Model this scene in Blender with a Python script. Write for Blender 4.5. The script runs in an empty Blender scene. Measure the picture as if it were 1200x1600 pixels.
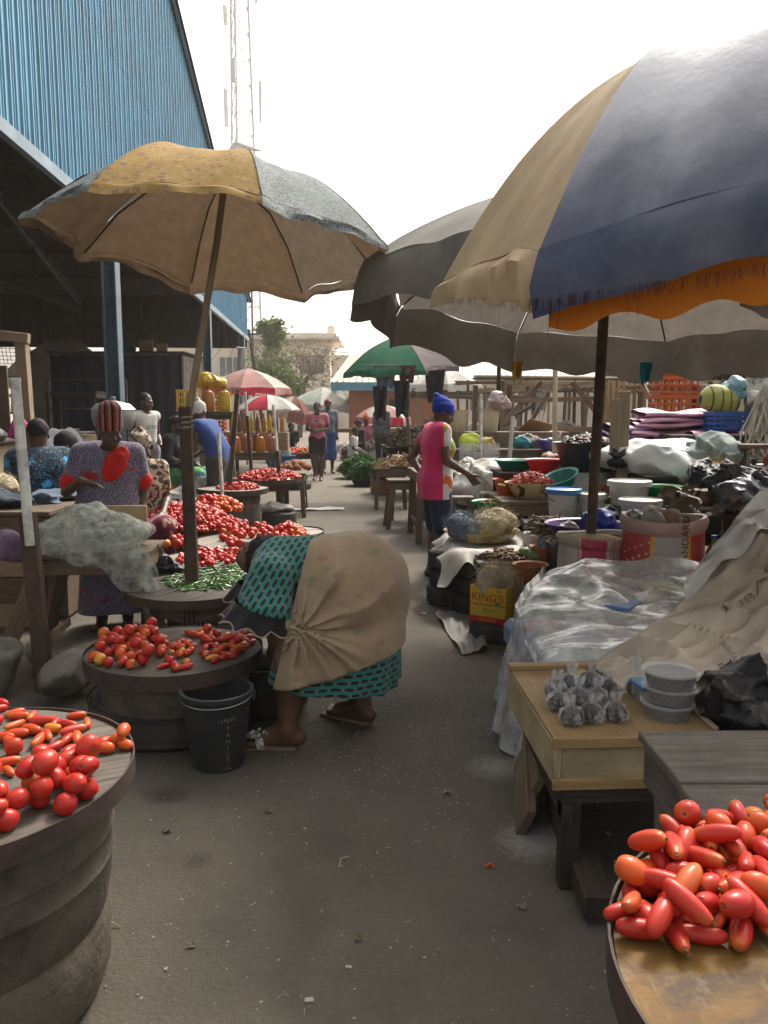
import bpy, math, random
import numpy as np
from mathutils import Vector, Matrix, Euler, Quaternion
R = math.radians
random.seed(7); rng = np.random.default_rng(7)
SC = bpy.context.scene
COL = SC.collection
# camera
CAM_F, CAM_T, CAM_H = 1256.0, R(7.21), 1.48
cam = bpy.data.objects.new('camera', bpy.data.cameras.new('camera'))
COL.objects.link(cam)
cam.location = (0, 0, CAM_H); cam.rotation_euler = (R(90) - CAM_T, 0, 0)
cam.data.sensor_fit = 'VERTICAL'; cam.data.sensor_height = 24.0
cam.data.lens = 24.0 * CAM_F / 1600.0
cam.data.clip_start = 0.05; cam.data.clip_end = 3000
SC.camera = cam
SC.render.resolution_x, SC.render.resolution_y = 768, 1024
# light
SUN_EL, SUN_AZ = 50.0, 28.0
SKY_STRENGTH, SUN_STRENGTH = 0.15, 1.5
EXPOSURE = 1.15
world = bpy.data.worlds.new('World'); SC.world = world; world.use_nodes = True
wn = world.node_tree; bg = wn.nodes['Background']
sky = wn.nodes.new('ShaderNodeTexSky'); sky.sky_type = 'NISHITA'; sky.sun_disc = False
sky.sun_elevation = R(SUN_EL); sky.sun_rotation = R(SUN_AZ)
sky.air_density = 1.0; sky.dust_density = 6.0; sky.ozone_density = 0.5
hs = wn.nodes.new('ShaderNodeHueSaturation'); hs.inputs['Saturation'].default_value = 0.22
tint = wn.nodes.new('ShaderNodeMix'); tint.data_type = 'RGBA'; tint.blend_type = 'MULTIPLY'
tint.inputs[0].default_value = 1.0; tint.inputs[7].default_value = (1.0, 0.965, 0.91, 1)
wn.links.new(sky.outputs[0], hs.inputs['Color']); wn.links.new(hs.outputs[0], tint.inputs[6])
wn.links.new(tint.outputs[2], bg.inputs['Color']); bg.inputs['Strength'].default_value = SKY_STRENGTH
sl = bpy.data.lights.new('sun', 'SUN'); sl.energy = SUN_STRENGTH; sl.angle = R(12); sl.color = (1.0, 0.93, 0.82)
sun = bpy.data.objects.new('sun', sl); COL.objects.link(sun)
_sd = Vector((math.sin(R(SUN_AZ)) * math.cos(R(SUN_EL)), math.cos(R(SUN_AZ)) * math.cos(R(SUN_EL)), math.sin(R(SUN_EL))))
sun.rotation_euler = _sd.to_track_quat('Z', 'Y').to_euler()
vs = SC.view_settings; vs.view_transform = 'Standard'; vs.look = 'None'; vs.gamma = 1; vs.exposure = EXPOSURE
SC.render.engine = 'CYCLES'; SC.cycles.use_denoising = True
SC.cycles.max_bounces = 8; SC.cycles.diffuse_bounces = 4; SC.cycles.glossy_bounces = 3
SC.cycles.transmission_bounces = 6; SC.cycles.transparent_max_bounces = 12; SC.cycles.volume_bounces = 1
SC.cycles.sample_clamp_indirect = 6.0
try: SC.cycles.caustics_reflective = SC.cycles.caustics_refractive = False
except Exception: pass
# where a point of the photograph lies
_c, _s = math.cos(CAM_T), math.sin(CAM_T)
def _ray(px, py):
 u = (px - 600) / CAM_F; v = (800 - py) / CAM_F
 return Vector((u, _c + v * _s, -_s + v * _c))
def P(px, py, Y):
 d = _ray(px, py); k = Y / d.y
 return Vector((d.x * k, Y, CAM_H + d.z * k))
def G(px, py, z=0.0):
 d = _ray(px, py); k = (z - CAM_H) / d.z
 return Vector((d.x * k, d.y * k, z))
def V(*a): return Vector(a)
# materials
def _nd(nt, t, **kw):
 n = nt.nodes.new(t)
 for k, v in kw.items(): setattr(n, k, v)
 return n
def _mix(nt, fac, a, b, mode='MIX'):
 m = _nd(nt, 'ShaderNodeMix', data_type='RGBA', blend_type=mode)
 for i, x in ((0, fac), (6, a), (7, b)):
  if isinstance(x, (int, float)): m.inputs[i].default_value = x
  elif isinstance(x, (tuple, list)): m.inputs[i].default_value = (*x[:3], 1)
  else: nt.links.new(x, m.inputs[i])
 return m.outputs[2]
def _noise(nt, co, scale, detail=5, rough=.55, dist=0.0):
 n = _nd(nt, 'ShaderNodeTexNoise'); n.inputs['Scale'].default_value = scale; n.inputs['Detail'].default_value = detail
 n.inputs['Roughness'].default_value = rough; n.inputs['Distortion'].default_value = dist
 nt.links.new(co, n.inputs['Vector']); return n.outputs['Fac']
def _ramp(nt, x, a, b, ca=(0, 0, 0), cb=(1, 1, 1), mode='LINEAR'):
 r = _nd(nt, 'ShaderNodeValToRGB'); e = r.color_ramp.elements; r.color_ramp.interpolation = mode
 e[0].position, e[1].position = a, b; e[0].color = (*ca, 1); e[1].color = (*cb, 1)
 nt.links.new(x, r.inputs[0]); return r.outputs[0]
def _math(nt, op, a, b=0.0, c=0.0):
 m = _nd(nt, 'ShaderNodeMath', operation=op)
 for i, x in enumerate((a, b, c)):
  if isinstance(x, (int, float)): m.inputs[i].default_value = x
  else: nt.links.new(x, m.inputs[i])
 return m.outputs[0]
def _map(nt, co, scale=(1, 1, 1), rot=(0, 0, 0), loc=(0, 0, 0)):
 m = _nd(nt, 'ShaderNodeMapping'); m.inputs['Scale'].default_value = scale; m.inputs['Rotation'].default_value = rot
 m.inputs['Location'].default_value = loc
 nt.links.new(co, m.inputs['Vector']); return m.outputs[0]
def _sep(nt, co):
 s = _nd(nt, 'ShaderNodeSeparateXYZ'); nt.links.new(co, s.inputs[0]); return s.outputs
MATS = {}
def mat(name, col, col2=None, sc=6.0, det=6, lo=.35, hi=.65, rough=.7, bump=.15, bsc=None, metal=0.0, spec=.4, coord='Object',
  stretch=(1, 1, 1), dirt=None, trans=0.0, alpha=1.0, back=None, rnd=0.0, coat=0.0, sheen=0.0, pat=None, rvar=.15, glass=0.0, bdist=.01, hue=0.0):
 """A worn real-world surface: two tones in noise, optional dirt, print (pat), bump; trans = light through cloth."""
 if name in MATS: return MATS[name]
 m = bpy.data.materials.new(name); m.use_nodes = True; nt = m.node_tree; MATS[name] = m
 b = nt.nodes['Principled BSDF']; out = nt.nodes['Material Output']
 tc = _nd(nt, 'ShaderNodeTexCoord'); co0 = tc.outputs[coord]; co = _map(nt, co0, stretch)
 n1 = _noise(nt, co, sc, det)
 col2 = col2 or tuple(c * .7 for c in col)
 c = _mix(nt, _ramp(nt, n1, lo, hi), col, col2)
 if pat: c = pat(nt, co0, c)
 if dirt:
  dc, amt, dsc = dirt
  nd = _noise(nt, co0, dsc, 7, .65)
  c = _mix(nt, _math(nt, 'MULTIPLY', _ramp(nt, nd, .42, .72), amt), c, dc)
 if rnd or hue:
  oi = _nd(nt, 'ShaderNodeObjectInfo')
  h = _nd(nt, 'ShaderNodeHueSaturation'); nt.links.new(c, h.inputs['Color'])
  nt.links.new(_math(nt, 'MULTIPLY_ADD', oi.outputs['Random'], rnd, 1 - rnd / 2), h.inputs['Value'])
  r2 = _math(nt, 'FRACT', _math(nt, 'MULTIPLY', oi.outputs['Random'], 17.3))
  nt.links.new(_math(nt, 'MULTIPLY_ADD', r2, hue, .5 - hue / 2), h.inputs['Hue'])
  c = h.outputs[0]
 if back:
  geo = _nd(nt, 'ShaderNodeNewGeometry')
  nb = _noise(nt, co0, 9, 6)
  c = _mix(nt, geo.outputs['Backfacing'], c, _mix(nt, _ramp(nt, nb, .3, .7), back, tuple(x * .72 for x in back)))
 nt.links.new(c, b.inputs['Base Color'])
 b.inputs['Metallic'].default_value = metal; b.inputs['Specular IOR Level'].default_value = spec
 if rvar: nt.links.new(_math(nt, 'MULTIPLY_ADD', n1, rvar, rough - rvar / 2), b.inputs['Roughness'])
 else: b.inputs['Roughness'].default_value = rough
 b.inputs['Coat Weight'].default_value = coat; b.inputs['Coat Roughness'].default_value = .15
 b.inputs['Sheen Weight'].default_value = sheen
 if glass: b.inputs['Transmission Weight'].default_value = glass
 if bump:
  bp = _nd(nt, 'ShaderNodeBump'); bp.inputs['Strength'].default_value = bump; bp.inputs['Distance'].default_value = bdist
  nt.links.new(_noise(nt, co, bsc or sc * 3, 7, .6), bp.inputs['Height']); nt.links.new(bp.outputs[0], b.inputs['Normal'])
 sh = b.outputs[0]
 if trans:
  tl = _nd(nt, 'ShaderNodeBsdfTranslucent'); nt.links.new(c, tl.inputs[0])
  mx = _nd(nt, 'ShaderNodeMixShader'); mx.inputs[0].default_value = trans
  nt.links.new(sh, mx.inputs[1]); nt.links.new(tl.outputs[0], mx.inputs[2]); sh = mx.outputs[0]
 if not isinstance(alpha, (int, float)) or alpha < 1:
  tp = _nd(nt, 'ShaderNodeBsdfTransparent')
  mx = _nd(nt, 'ShaderNodeMixShader')
  if isinstance(alpha, (int, float)): mx.inputs[0].default_value = alpha
  else: nt.links.new(alpha(nt, co0), mx.inputs[0])
  nt.links.new(tp.outputs[0], mx.inputs[1]); nt.links.new(sh, mx.inputs[2]); sh = mx.outputs[0]
 nt.links.new(sh, out.inputs['Surface'])
 return m
def wood(name, col, col2, dirt=None, rough=.75, rnd=.25, bump=.35):
 """Sawn timber: the grain runs along each piece's own length (its u)."""
 return mat(name, col, col2, sc=9, det=8, lo=.3, hi=.7, coord='UV', stretch=(.45, 6, 1), rough=rough, bump=bump, bsc=14, dirt=dirt, rnd=rnd, spec=.3, bdist=.006)
# mesh builder
class MB:
 def __init__(s): s.v = []; s.f = []; s.uv = []; s.mi = []; s.n = 0; s.uo = random.random() * 50
 def add(s, verts, faces, uvs=None, mi=0):
  verts = np.asarray(verts, float).reshape(-1, 3); o = s.n
  s.v.append(verts); s.n += len(verts)
  for i, f in enumerate(faces):
   s.f.append([o + k for k in f]); s.mi.append(mi)
   s.uv.append(uvs[i] if uvs is not None else [(verts[k][0] + s.uo, verts[k][1] + verts[k][2]) for k in f])
  return s
 def box(s, c, size, rot=None, bev=.004, mi=0, jit=0.0):
  c = Vector(c); hx, hy, hz = [d / 2 for d in size]; b = min(bev, hx * .6, hy * .6, hz * .6)
  if rot is None: M = Matrix.Identity(3)
  elif isinstance(rot, Matrix): M = rot
  elif isinstance(rot, (int, float)): M = Matrix.Rotation(rot, 3, 'Z')
  else: M = Euler(rot).to_matrix()
  L = max(range(3), key=lambda i: size[i]); A = [i for i in range(3) if i != L]
  vs_ = []; idx = {}
  for sx in (-1, 1):
   for sy in (-1, 1):
    for sz in (-1, 1):
     j = Vector((random.uniform(-jit, jit), random.uniform(-jit, jit), random.uniform(-jit, jit)))
     for ax in range(3):
      p = Vector((sx * (hx - (b if ax != 0 else 0)), sy * (hy - (b if ax != 1 else 0)), sz * (hz - (b if ax != 2 else 0)))) + j
      idx[(sx, sy, sz, ax)] = len(vs_); vs_.append(p)
  F = []
  S = (-1, 1)
  for sg in S:
   F.append([idx[(sg, a, c_, 0)] for a, c_ in ((-1, -1), (1, -1), (1, 1), (-1, 1))])
   F.append([idx[(a, sg, c_, 1)] for a, c_ in ((-1, -1), (1, -1), (1, 1), (-1, 1))])
   F.append([idx[(a, c_, sg, 2)] for a, c_ in ((-1, -1), (1, -1), (1, 1), (-1, 1))])
  for a in S:
   for c_ in S:
    F.append([idx[(a, c_, -1, 0)], idx[(a, c_, -1, 1)], idx[(a, c_, 1, 1)], idx[(a, c_, 1, 0)]])
    F.append([idx[(a, -1, c_, 0)], idx[(a, -1, c_, 2)], idx[(a, 1, c_, 2)], idx[(a, 1, c_, 0)]])
    F.append([idx[(-1, a, c_, 1)], idx[(-1, a, c_, 2)], idx[(1, a, c_, 2)], idx[(1, a, c_, 1)]])
    for d in S: F.append([idx[(a, c_, d, 0)], idx[(a, c_, d, 1)], idx[(a, c_, d, 2)]])
  uo, vo = random.random() * 40, random.random() * 40; uvs = []
  for i, f in enumerate(F):
   p0, p1, p2 = vs_[f[0]], vs_[f[1]], vs_[f[2]]
   nrm = (p1 - p0).cross(p2 - p0); cen = sum((vs_[k] for k in f), Vector()) / len(f)
   if nrm.dot(cen) < 0: F[i] = f = f[::-1]
   k = max(range(3), key=lambda q: abs(nrm[q]))
   if k == L: u_, v_ = A
   else: u_ = L; v_ = [q for q in A if q != k][0]
   uvs.append([(vs_[q][u_] + uo + k * 3.1, vs_[q][v_] + vo + k * 1.7) for q in f])
  s.add([tuple(M @ p + c) for p in vs_], F, uvs, mi); return s
 def beam(s, a, b, w=.05, h=None, mi=0, bev=.004, roll=0.0, up=None):
  a, b = Vector(a), Vector(b); d = b - a; L = d.length; h = h or w
  x = d.normalized(); upv = Vector(up) if up else (Vector((0, 0, 1)) if abs(x.z) < .95 else Vector((0, 1, 0)))
  y = upv.cross(x).normalized(); z = x.cross(y)
  M = Matrix((x, y, z)).transposed() @ Matrix.Rotation(roll, 3, 'X')
  return s.box((a + b) / 2, (L, w, h), M, bev, mi)
 def tube(s, pts, r, n=8, mi=0, caps=True, closed=False):
  pts = [Vector(p) for p in pts]; m = len(pts)
  rs = r if isinstance(r, (list, tuple)) else [r] * m
  vs_, F, U = [], [], []; t0 = None; nx = None; acc = 0.0
  for i, p in enumerate(pts):
   if closed: t = pts[(i + 1) % m] - pts[i - 1]
   else: t = pts[min(i + 1, m - 1)] - pts[max(i - 1, 0)]
   t = t.normalized() if t.length > 1e-9 else Vector((0, 0, 1))
   if nx is None:
    nx = t.cross(Vector((0, 0, 1)) if abs(t.z) < .9 else Vector((1, 0, 0))).normalized()
   else:
    nx = (nx - t * nx.dot(t)).normalized()
   ny = t.cross(nx)
   for k in range(n):
    a = 2 * math.pi * k / n; vs_.append(p + (nx * math.cos(a) + ny * math.sin(a)) * rs[i])
  ln = [0.0]
  for i in range(1, m): ln.append(ln[-1] + (pts[i] - pts[i - 1]).length)
  uo = random.random() * 30
  for i in range(m if closed else m - 1):
   i2 = (i + 1) % m
   for k in range(n):
    k2 = (k + 1) % n
    F.append([i * n + k, i * n + k2, i2 * n + k2, i2 * n + k])
    c_ = 2 * math.pi * rs[i] / n; u0, u1 = ln[i] + uo, (ln[i2] if i2 else ln[-1] + .05) + uo
    U.append([(u0, k * c_), (u0, (k + 1) * c_), (u1, (k + 1) * c_), (u1, k * c_)])
  if caps and not closed:
   F.append(list(range(n))[::-1]); U.append([(uo + vs_[k].x, vs_[k].y) for k in F[-1]])
   F.append([(m - 1) * n + k for k in range(n)]); U.append([(uo + vs_[k].x, vs_[k].y) for k in F[-1]])
  s.add([tuple(p) for p in vs_], F, U, mi); return s
 def lathe(s, prof, c=(0, 0, 0), n=24, rot=None, mi=0, fn=None, capb=True, capt=False, a0=0.0, a1=2 * math.pi):
  """prof: [(r, z)] from the bottom up (outer wall), may fold back inside."""
  c = Vector(c); M = Matrix.Identity(3) if rot is None else (rot if isinstance(rot, Matrix) else Euler(rot).to_matrix())
  full = abs(a1 - a0 - 2 * math.pi) < 1e-6; m = len(prof); nn = n if full else n + 1
  vs_, F, U = [], [], []; acc = [0.0]
  for i in range(1, m): acc.append(acc[-1] + math.hypot(prof[i][0] - prof[i - 1][0], prof[i][1] - prof[i - 1][1]))
  rm = max(p[0] for p in prof)
  for i, (r, z) in enumerate(prof):
   for k in range(nn):
    a = a0 + (a1 - a0) * k / n
    p = Vector((r * math.cos(a), r * math.sin(a), z))
    if fn: p = Vector(fn(p, a, i / (m - 1)))
    vs_.append(M @ p + c)
  for i in range(m - 1):
   for k in range(n):
    k2 = (k + 1) % nn if full else k + 1
    F.append([i * nn + k, i * nn + k2, (i + 1) * nn + k2, (i + 1) * nn + k])
    w = (a1 - a0) * rm / n
    U.append([(k * w, acc[i]), ((k + 1) * w, acc[i]), ((k + 1) * w, acc[i + 1]), (k * w, acc[i + 1])])
  if capb and prof[0][0] > 1e-4: F.append([k for k in range(nn)][::-1]); U.append([(vs_[k].x, vs_[k].y) for k in F[-1]])
  if capt and prof[-1][0] > 1e-4: F.append([(m - 1) * nn + k for k in range(nn)]); U.append([(vs_[k].x, vs_[k].y) for k in F[-1]])
  s.add([tuple(p) for p in vs_], F, U, mi); return s
 def grid(s, fn, nu, nv, mi=0, wrap=False, su=1.0, sv=1.0, flip=False):
  vs_ = [tuple(fn(i / nu, j / nv)) for j in range(nv + 1) for i in range(nu + (0 if wrap else 1))]
  w = nu + (0 if wrap else 1); F, U = [], []
  for j in range(nv):
   for i in range(nu):
    i2 = (i + 1) % w
    f = [j * w + i, j * w + i2, (j + 1) * w + i2, (j + 1) * w + i]
    u = [(i / nu * su, j / nv * sv), ((i + 1) / nu * su, j / nv * sv), ((i + 1) / nu * su, (j + 1) / nv * sv), (i / nu * su, (j + 1) / nv * sv)]
    if flip: f, u = f[::-1], u[::-1]
    F.append(f); U.append(u)
  s.add(vs_, F, U, mi); return s
 def ell(s, c, r, rot=None, n=12, mi=0, fn=None):
  r = (r, r, r) if isinstance(r, (int, float)) else r
  k = max(4, n // 2); prof = [(math.sin(math.pi * i / k), -math.cos(math.pi * i / k)) for i in range(k + 1)]
  prof[0] = (1e-4, -1); prof[-1] = (1e-4, 1)
  def g(p, a, t):
   q = Vector((p.x * r[0], p.y * r[1], p.z * r[2]))
   return fn(q, a, t) if fn else q
  return s.lathe(prof, c, n, rot, mi, g, capb=False)
 def obj(s, name, m, parent=None, smooth=True, origin=None, sharp=None):
  me = bpy.data.meshes.new(name)
  v = np.concatenate(s.v) if s.v else np.zeros((0, 3))
  if parent is not None:
   W = parent_world(parent).inverted(); A = np.array(W)
   v = v @ A[:3, :3].T + A[:3, 3]
  elif origin is not None: v = v - np.array(origin)
  me.from_pydata(v.tolist(), [], s.f)
  uvl = me.uv_layers.new(name='UVMap')
  flat = [x for f in s.uv for p in f for x in p]
  uvl.data.foreach_set('uv', flat)
  for q in (m if isinstance(m, (list, tuple)) else [m]): me.materials.append(q)
  me.polygons.foreach_set('material_index', s.mi)
  if smooth:
   me.polygons.foreach_set('use_smooth', [True] * len(me.polygons))
   try: me.set_sharp_from_angle(angle=R(sharp or 38))
   except Exception: pass
  me.update()
  o = bpy.data.objects.new(name, me); COL.objects.link(o)
  if parent is not None: o.parent = parent
  elif origin is not None: o.location = origin
  return o
def parent_world(o):
 M = o.matrix_basis.copy(); p = o.parent
 while p is not None: M = p.matrix_basis @ M; p = p.parent
 return M
def tag(o, label, cat, group=None, kind=None):
 if label: o['label'] = label
 if cat: o['category'] = cat
 if group: o['group'] = group
 if kind: o['kind'] = kind
 return o
def T(name, label, cat, loc=(0, 0, 0), group=None, rz=0.0):
 o = bpy.data.objects.new(name, None); COL.objects.link(o); o.location = loc; o.rotation_euler = (0, 0, rz)
 o.empty_display_size = .05
 return tag(o, label, cat, group)
def dup(root, loc=None, rz=None, label=None, group=None, name=None):
 r = root.copy(); COL.objects.link(r)
 if loc is not None: r.location = loc
 if rz is not None: r.rotation_euler = (0, 0, rz)
 if label: r['label'] = label
 if group: r['group'] = group
 def rec(a, b):
  for ch in a.children:
   c = ch.copy(); COL.objects.link(c); c.parent = b; rec(ch, c)
 rec(root, r)
 return r
def structure(o): o['kind'] = 'structure'; return o
# soft noise in numpy
_W = rng.normal(size=(26, 3)); _PH = rng.uniform(0, 6.28, 26)
def nz(p, sc=1.0, seed=0):
 """smooth pseudo-random field, about -1..1; p (...,3)"""
 p = np.asarray(p, float) * sc; o = np.zeros(p.shape[:-1])
 for k in range(8):
  w = _W[(k + seed * 5) % 26] * (1 + .35 * (k % 4)); o = o + np.sin(p @ w + _PH[(k * 3 + seed) % 26] + 1.3 * np.sin(p @ _W[(k * 7 + seed + 3) % 26] * .6))
 return o / 3.2
def nz1(x, y, z=0.0, sc=1.0, seed=0): return float(nz(np.array((x, y, z)), sc, seed))
# soft bodies: smooth union of tapered limbs, meshed with surface nets
class SDF:
 def __init__(s, lo, hi, res):
  s.lo = np.array(lo, float); s.res = res
  s.n = np.maximum(4, np.ceil((np.array(hi) - s.lo) / res).astype(int) + 1)
  s.f = np.full(tuple(s.n), .5, np.float32)
 def _blk(s, lo, hi, pad):
  a = np.clip(np.floor((np.minimum(lo, hi) - pad - s.lo) / s.res).astype(int), 0, s.n)
  b = np.clip(np.ceil((np.maximum(lo, hi) + pad - s.lo) / s.res).astype(int) + 1, 0, s.n)
  if np.any(b <= a): return None, None
  g = [s.lo[i] + s.res * np.arange(a[i], b[i]) for i in range(3)]
  X = np.stack(np.meshgrid(*g, indexing='ij'), -1)
  return tuple(slice(a[i], b[i]) for i in range(3)), X
 def _put(s, sl, d, k, op):
  f = s.f[sl]
  if op == 'add':
   if k > 0:
    h = np.maximum(k - np.abs(f - d), 0) / k; s.f[sl] = np.minimum(f, d) - h * h * k * .25
   else: s.f[sl] = np.minimum(f, d)
  elif op == 'sub':
   if k > 0:
    h = np.maximum(k - np.abs(f + d), 0) / k; s.f[sl] = np.maximum(f, -d) + h * h * k * .25
   else: s.f[sl] = np.maximum(f, -d)
 def cone(s, a, b, ra, rb=None, k=.02, op='add'):
  a, b = np.array(a, float), np.array(b, float); rb = ra if rb is None else rb
  m = max(ra, rb); sl, X = s._blk(a, b, m + .06 + k) if True else (None, None)
  if sl is None: return s
  ab = b - a; t = np.clip(((X - a) @ ab) / max(1e-9, ab @ ab), 0, 1)
  d = np.linalg.norm(X - a - t[..., None] * ab, axis=-1) - (ra + (rb - ra) * t)
  s._put(sl, d, k, op); return s
 def chain(s, pts, rs, k=.02):
  for i in range(len(pts) - 1): s.cone(pts[i], pts[i + 1], rs[i], rs[i + 1], k)
  return s
 def ell(s, c, r, rot=None, k=.02, op='add'):
  c, r = np.array(c, float), np.array(r, float); m = r.max()
  sl, X = s._blk(c, c, m + .06 + k)
  if sl is None: return s
  q = X - c
  if rot is not None:
   Mx = np.array(rot if isinstance(rot, Matrix) else Euler(rot).to_matrix()); q = q @ Mx
  k0 = np.linalg.norm(q / r, axis=-1); k1 = np.linalg.norm(q / (r * r), axis=-1)
  d = k0 * (k0 - 1) / np.maximum(k1, 1e-6)
  s._put(sl, d, k, op); return s
 def X(s):
  g = [s.lo[i] + s.res * np.arange(s.n[i]) for i in range(3)]
  return np.stack(np.meshgrid(*g, indexing='ij'), -1)
 def cut(s, p, n, k=0.0):
  n = np.array(n, float); n /= np.linalg.norm(n)
  d = (s.X() - np.array(p, float)) @ n; s.f = np.maximum(s.f, d).astype(np.float32); return s
 def wob(s, amp, sc, seed=0, st=(1, 1, 1)):
  s.f = (s.f + amp * nz(s.X() * np.array(st), sc, seed)).astype(np.float32); return s
 def mesh(s):
  f = s.f; f = np.pad(f, 1, constant_values=.5); lo = s.lo - s.res
  ins = f < 0
  c = np.zeros(tuple(np.array(f.shape) - 1), int)
  for dx in (0, 1):
   for dy in (0, 1):
    for dz in (0, 1): c += ins[dx:f.shape[0] - 1 + dx, dy:f.shape[1] - 1 + dy, dz:f.shape[2] - 1 + dz]
  act = (c > 0) & (c < 8); ids = np.full(act.shape, -1); cells = np.argwhere(act); ids[act] = np.arange(len(cells))
  acc = np.zeros((len(cells), 3)); cnt = np.zeros(len(cells))
  O = [(x, y, z) for x in (0, 1) for y in (0, 1) for z in (0, 1)]
  for p in O:
   for ax in range(3):
    if p[ax]: continue
    q = list(p); q[ax] = 1
    i0, i1 = cells + p, cells + q
    a = f[i0[:, 0], i0[:, 1], i0[:, 2]]; b = f[i1[:, 0], i1[:, 1], i1[:, 2]]
    m = (a < 0) != (b < 0); t = np.where(m, a / np.where(m, a - b, 1), 0)
    pos = np.array(p, float)[None] + np.zeros((len(cells), 3)); pos[:, ax] += t
    acc += np.where(m[:, None], pos, 0); cnt += m
  V_ = (cells + acc / cnt[:, None]) * s.res + lo
  F = []
  for ax in range(3):
   sl0 = [slice(None)] * 3; sl1 = [slice(None)] * 3; sl0[ax] = slice(0, -1); sl1[ax] = slice(1, None)
   ch = ins[tuple(sl0)] != ins[tuple(sl1)]; E_ = np.argwhere(ch)
   u, v = [(1, 2), (2, 0), (0, 1)][ax]
   ok = (E_[:, u] > 0) & (E_[:, v] > 0) & (E_[:, u] < act.shape[u]) & (E_[:, v] < act.shape[v]); E_ = E_[ok]
   neg = ins[E_[:, 0], E_[:, 1], E_[:, 2]]
   q = []
   for du, dv in ((1, 1), (0, 1), (0, 0), (1, 0)):
    g = E_.copy(); g[:, u] -= du; g[:, v] -= dv; q.append(ids[g[:, 0], g[:, 1], g[:, 2]])
   Q = np.stack(q, 1); Q[~neg] = Q[~neg][:, ::-1]; F.append(Q)
  F = np.concatenate(F); F = F[(F >= 0).all(1)]
  for _ in range(1):
   acc = np.zeros_like(V_); cn = np.zeros(len(V_))
   for a in range(4):
    np.add.at(acc, F[:, a], V_[F[:, (a + 1) % 4]]); np.add.at(cn, F[:, a], 1)
   V_ = np.where(cn[:, None] > 0, V_ * .5 + .5 * acc / np.maximum(cn, 1)[:, None], V_)
  return V_, F
 def obj(s, name, m, parent=None, origin=None, fn=None, mi=None):
  v, F = s.mesh()
  if fn is not None: v = fn(v)
  me = bpy.data.meshes.new(name)
  if parent is not None:
   A = np.array(parent_world(parent).inverted()); v = v @ A[:3, :3].T + A[:3, 3]
  elif origin is not None: v = v - np.array(origin)
  me.vertices.add(len(v)); me.vertices.foreach_set('co', v.astype(np.float32).ravel())
  me.loops.add(len(F) * 4); me.loops.foreach_set('vertex_index', F.astype(np.int32).ravel())
  me.polygons.add(len(F)); me.polygons.foreach_set('loop_start', np.arange(0, len(F) * 4, 4, dtype=np.int32))
  try: me.polygons.foreach_set('loop_total', np.full(len(F), 4, np.int32))
  except Exception: pass
  me.polygons.foreach_set('use_smooth', np.ones(len(F), bool))
  for q in (m if isinstance(m, (list, tuple)) else [m]): me.materials.append(q)
  me.update(calc_edges=True); me.validate()
  o = bpy.data.objects.new(name, me); COL.objects.link(o)
  if parent is not None: o.parent = parent
  elif origin is not None: o.location = origin
  return o
def text_mesh(body, size, M, extrude=.0006):
 """lettering as mesh verts/faces placed with matrix M (x along the line, y up, z out)"""
 cu = bpy.data.curves.new('lettering', 'FONT'); cu.body = body; cu.size = size; cu.align_x = 'CENTER'; cu.align_y = 'CENTER'
 cu.extrude = extrude; cu.resolution_u = 3
 ob = bpy.data.objects.new('lettering', cu); COL.objects.link(ob)
 dg = bpy.context.evaluated_depsgraph_get(); dg.update()
 me = bpy.data.meshes.new_from_object(ob.evaluated_get(dg)); bpy.data.objects.remove(ob); bpy.data.curves.remove(cu)
 v = [M @ q.co for q in me.vertices]; f = [list(p.vertices) for p in me.polygons]; bpy.data.meshes.remove(me)
 return v, f
def frame(o, x, y):
 """matrix with origin o, x axis x, y axis near y"""
 x = Vector(x).normalized(); z = x.cross(Vector(y)).normalized(); y = z.cross(x)
 return Matrix.Translation(Vector(o)) @ Matrix((x, y, z)).transposed().to_4x4()
def text(body, size, o, x, y, name, m, parent, bend=None):
 v, f = text_mesh(body, size, frame(o, x, y))
 if bend: v = [bend(p) for p in v]
 b = MB(); b.add([tuple(p) for p in v], f); return b.obj(name, m, parent, smooth=False)
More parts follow.
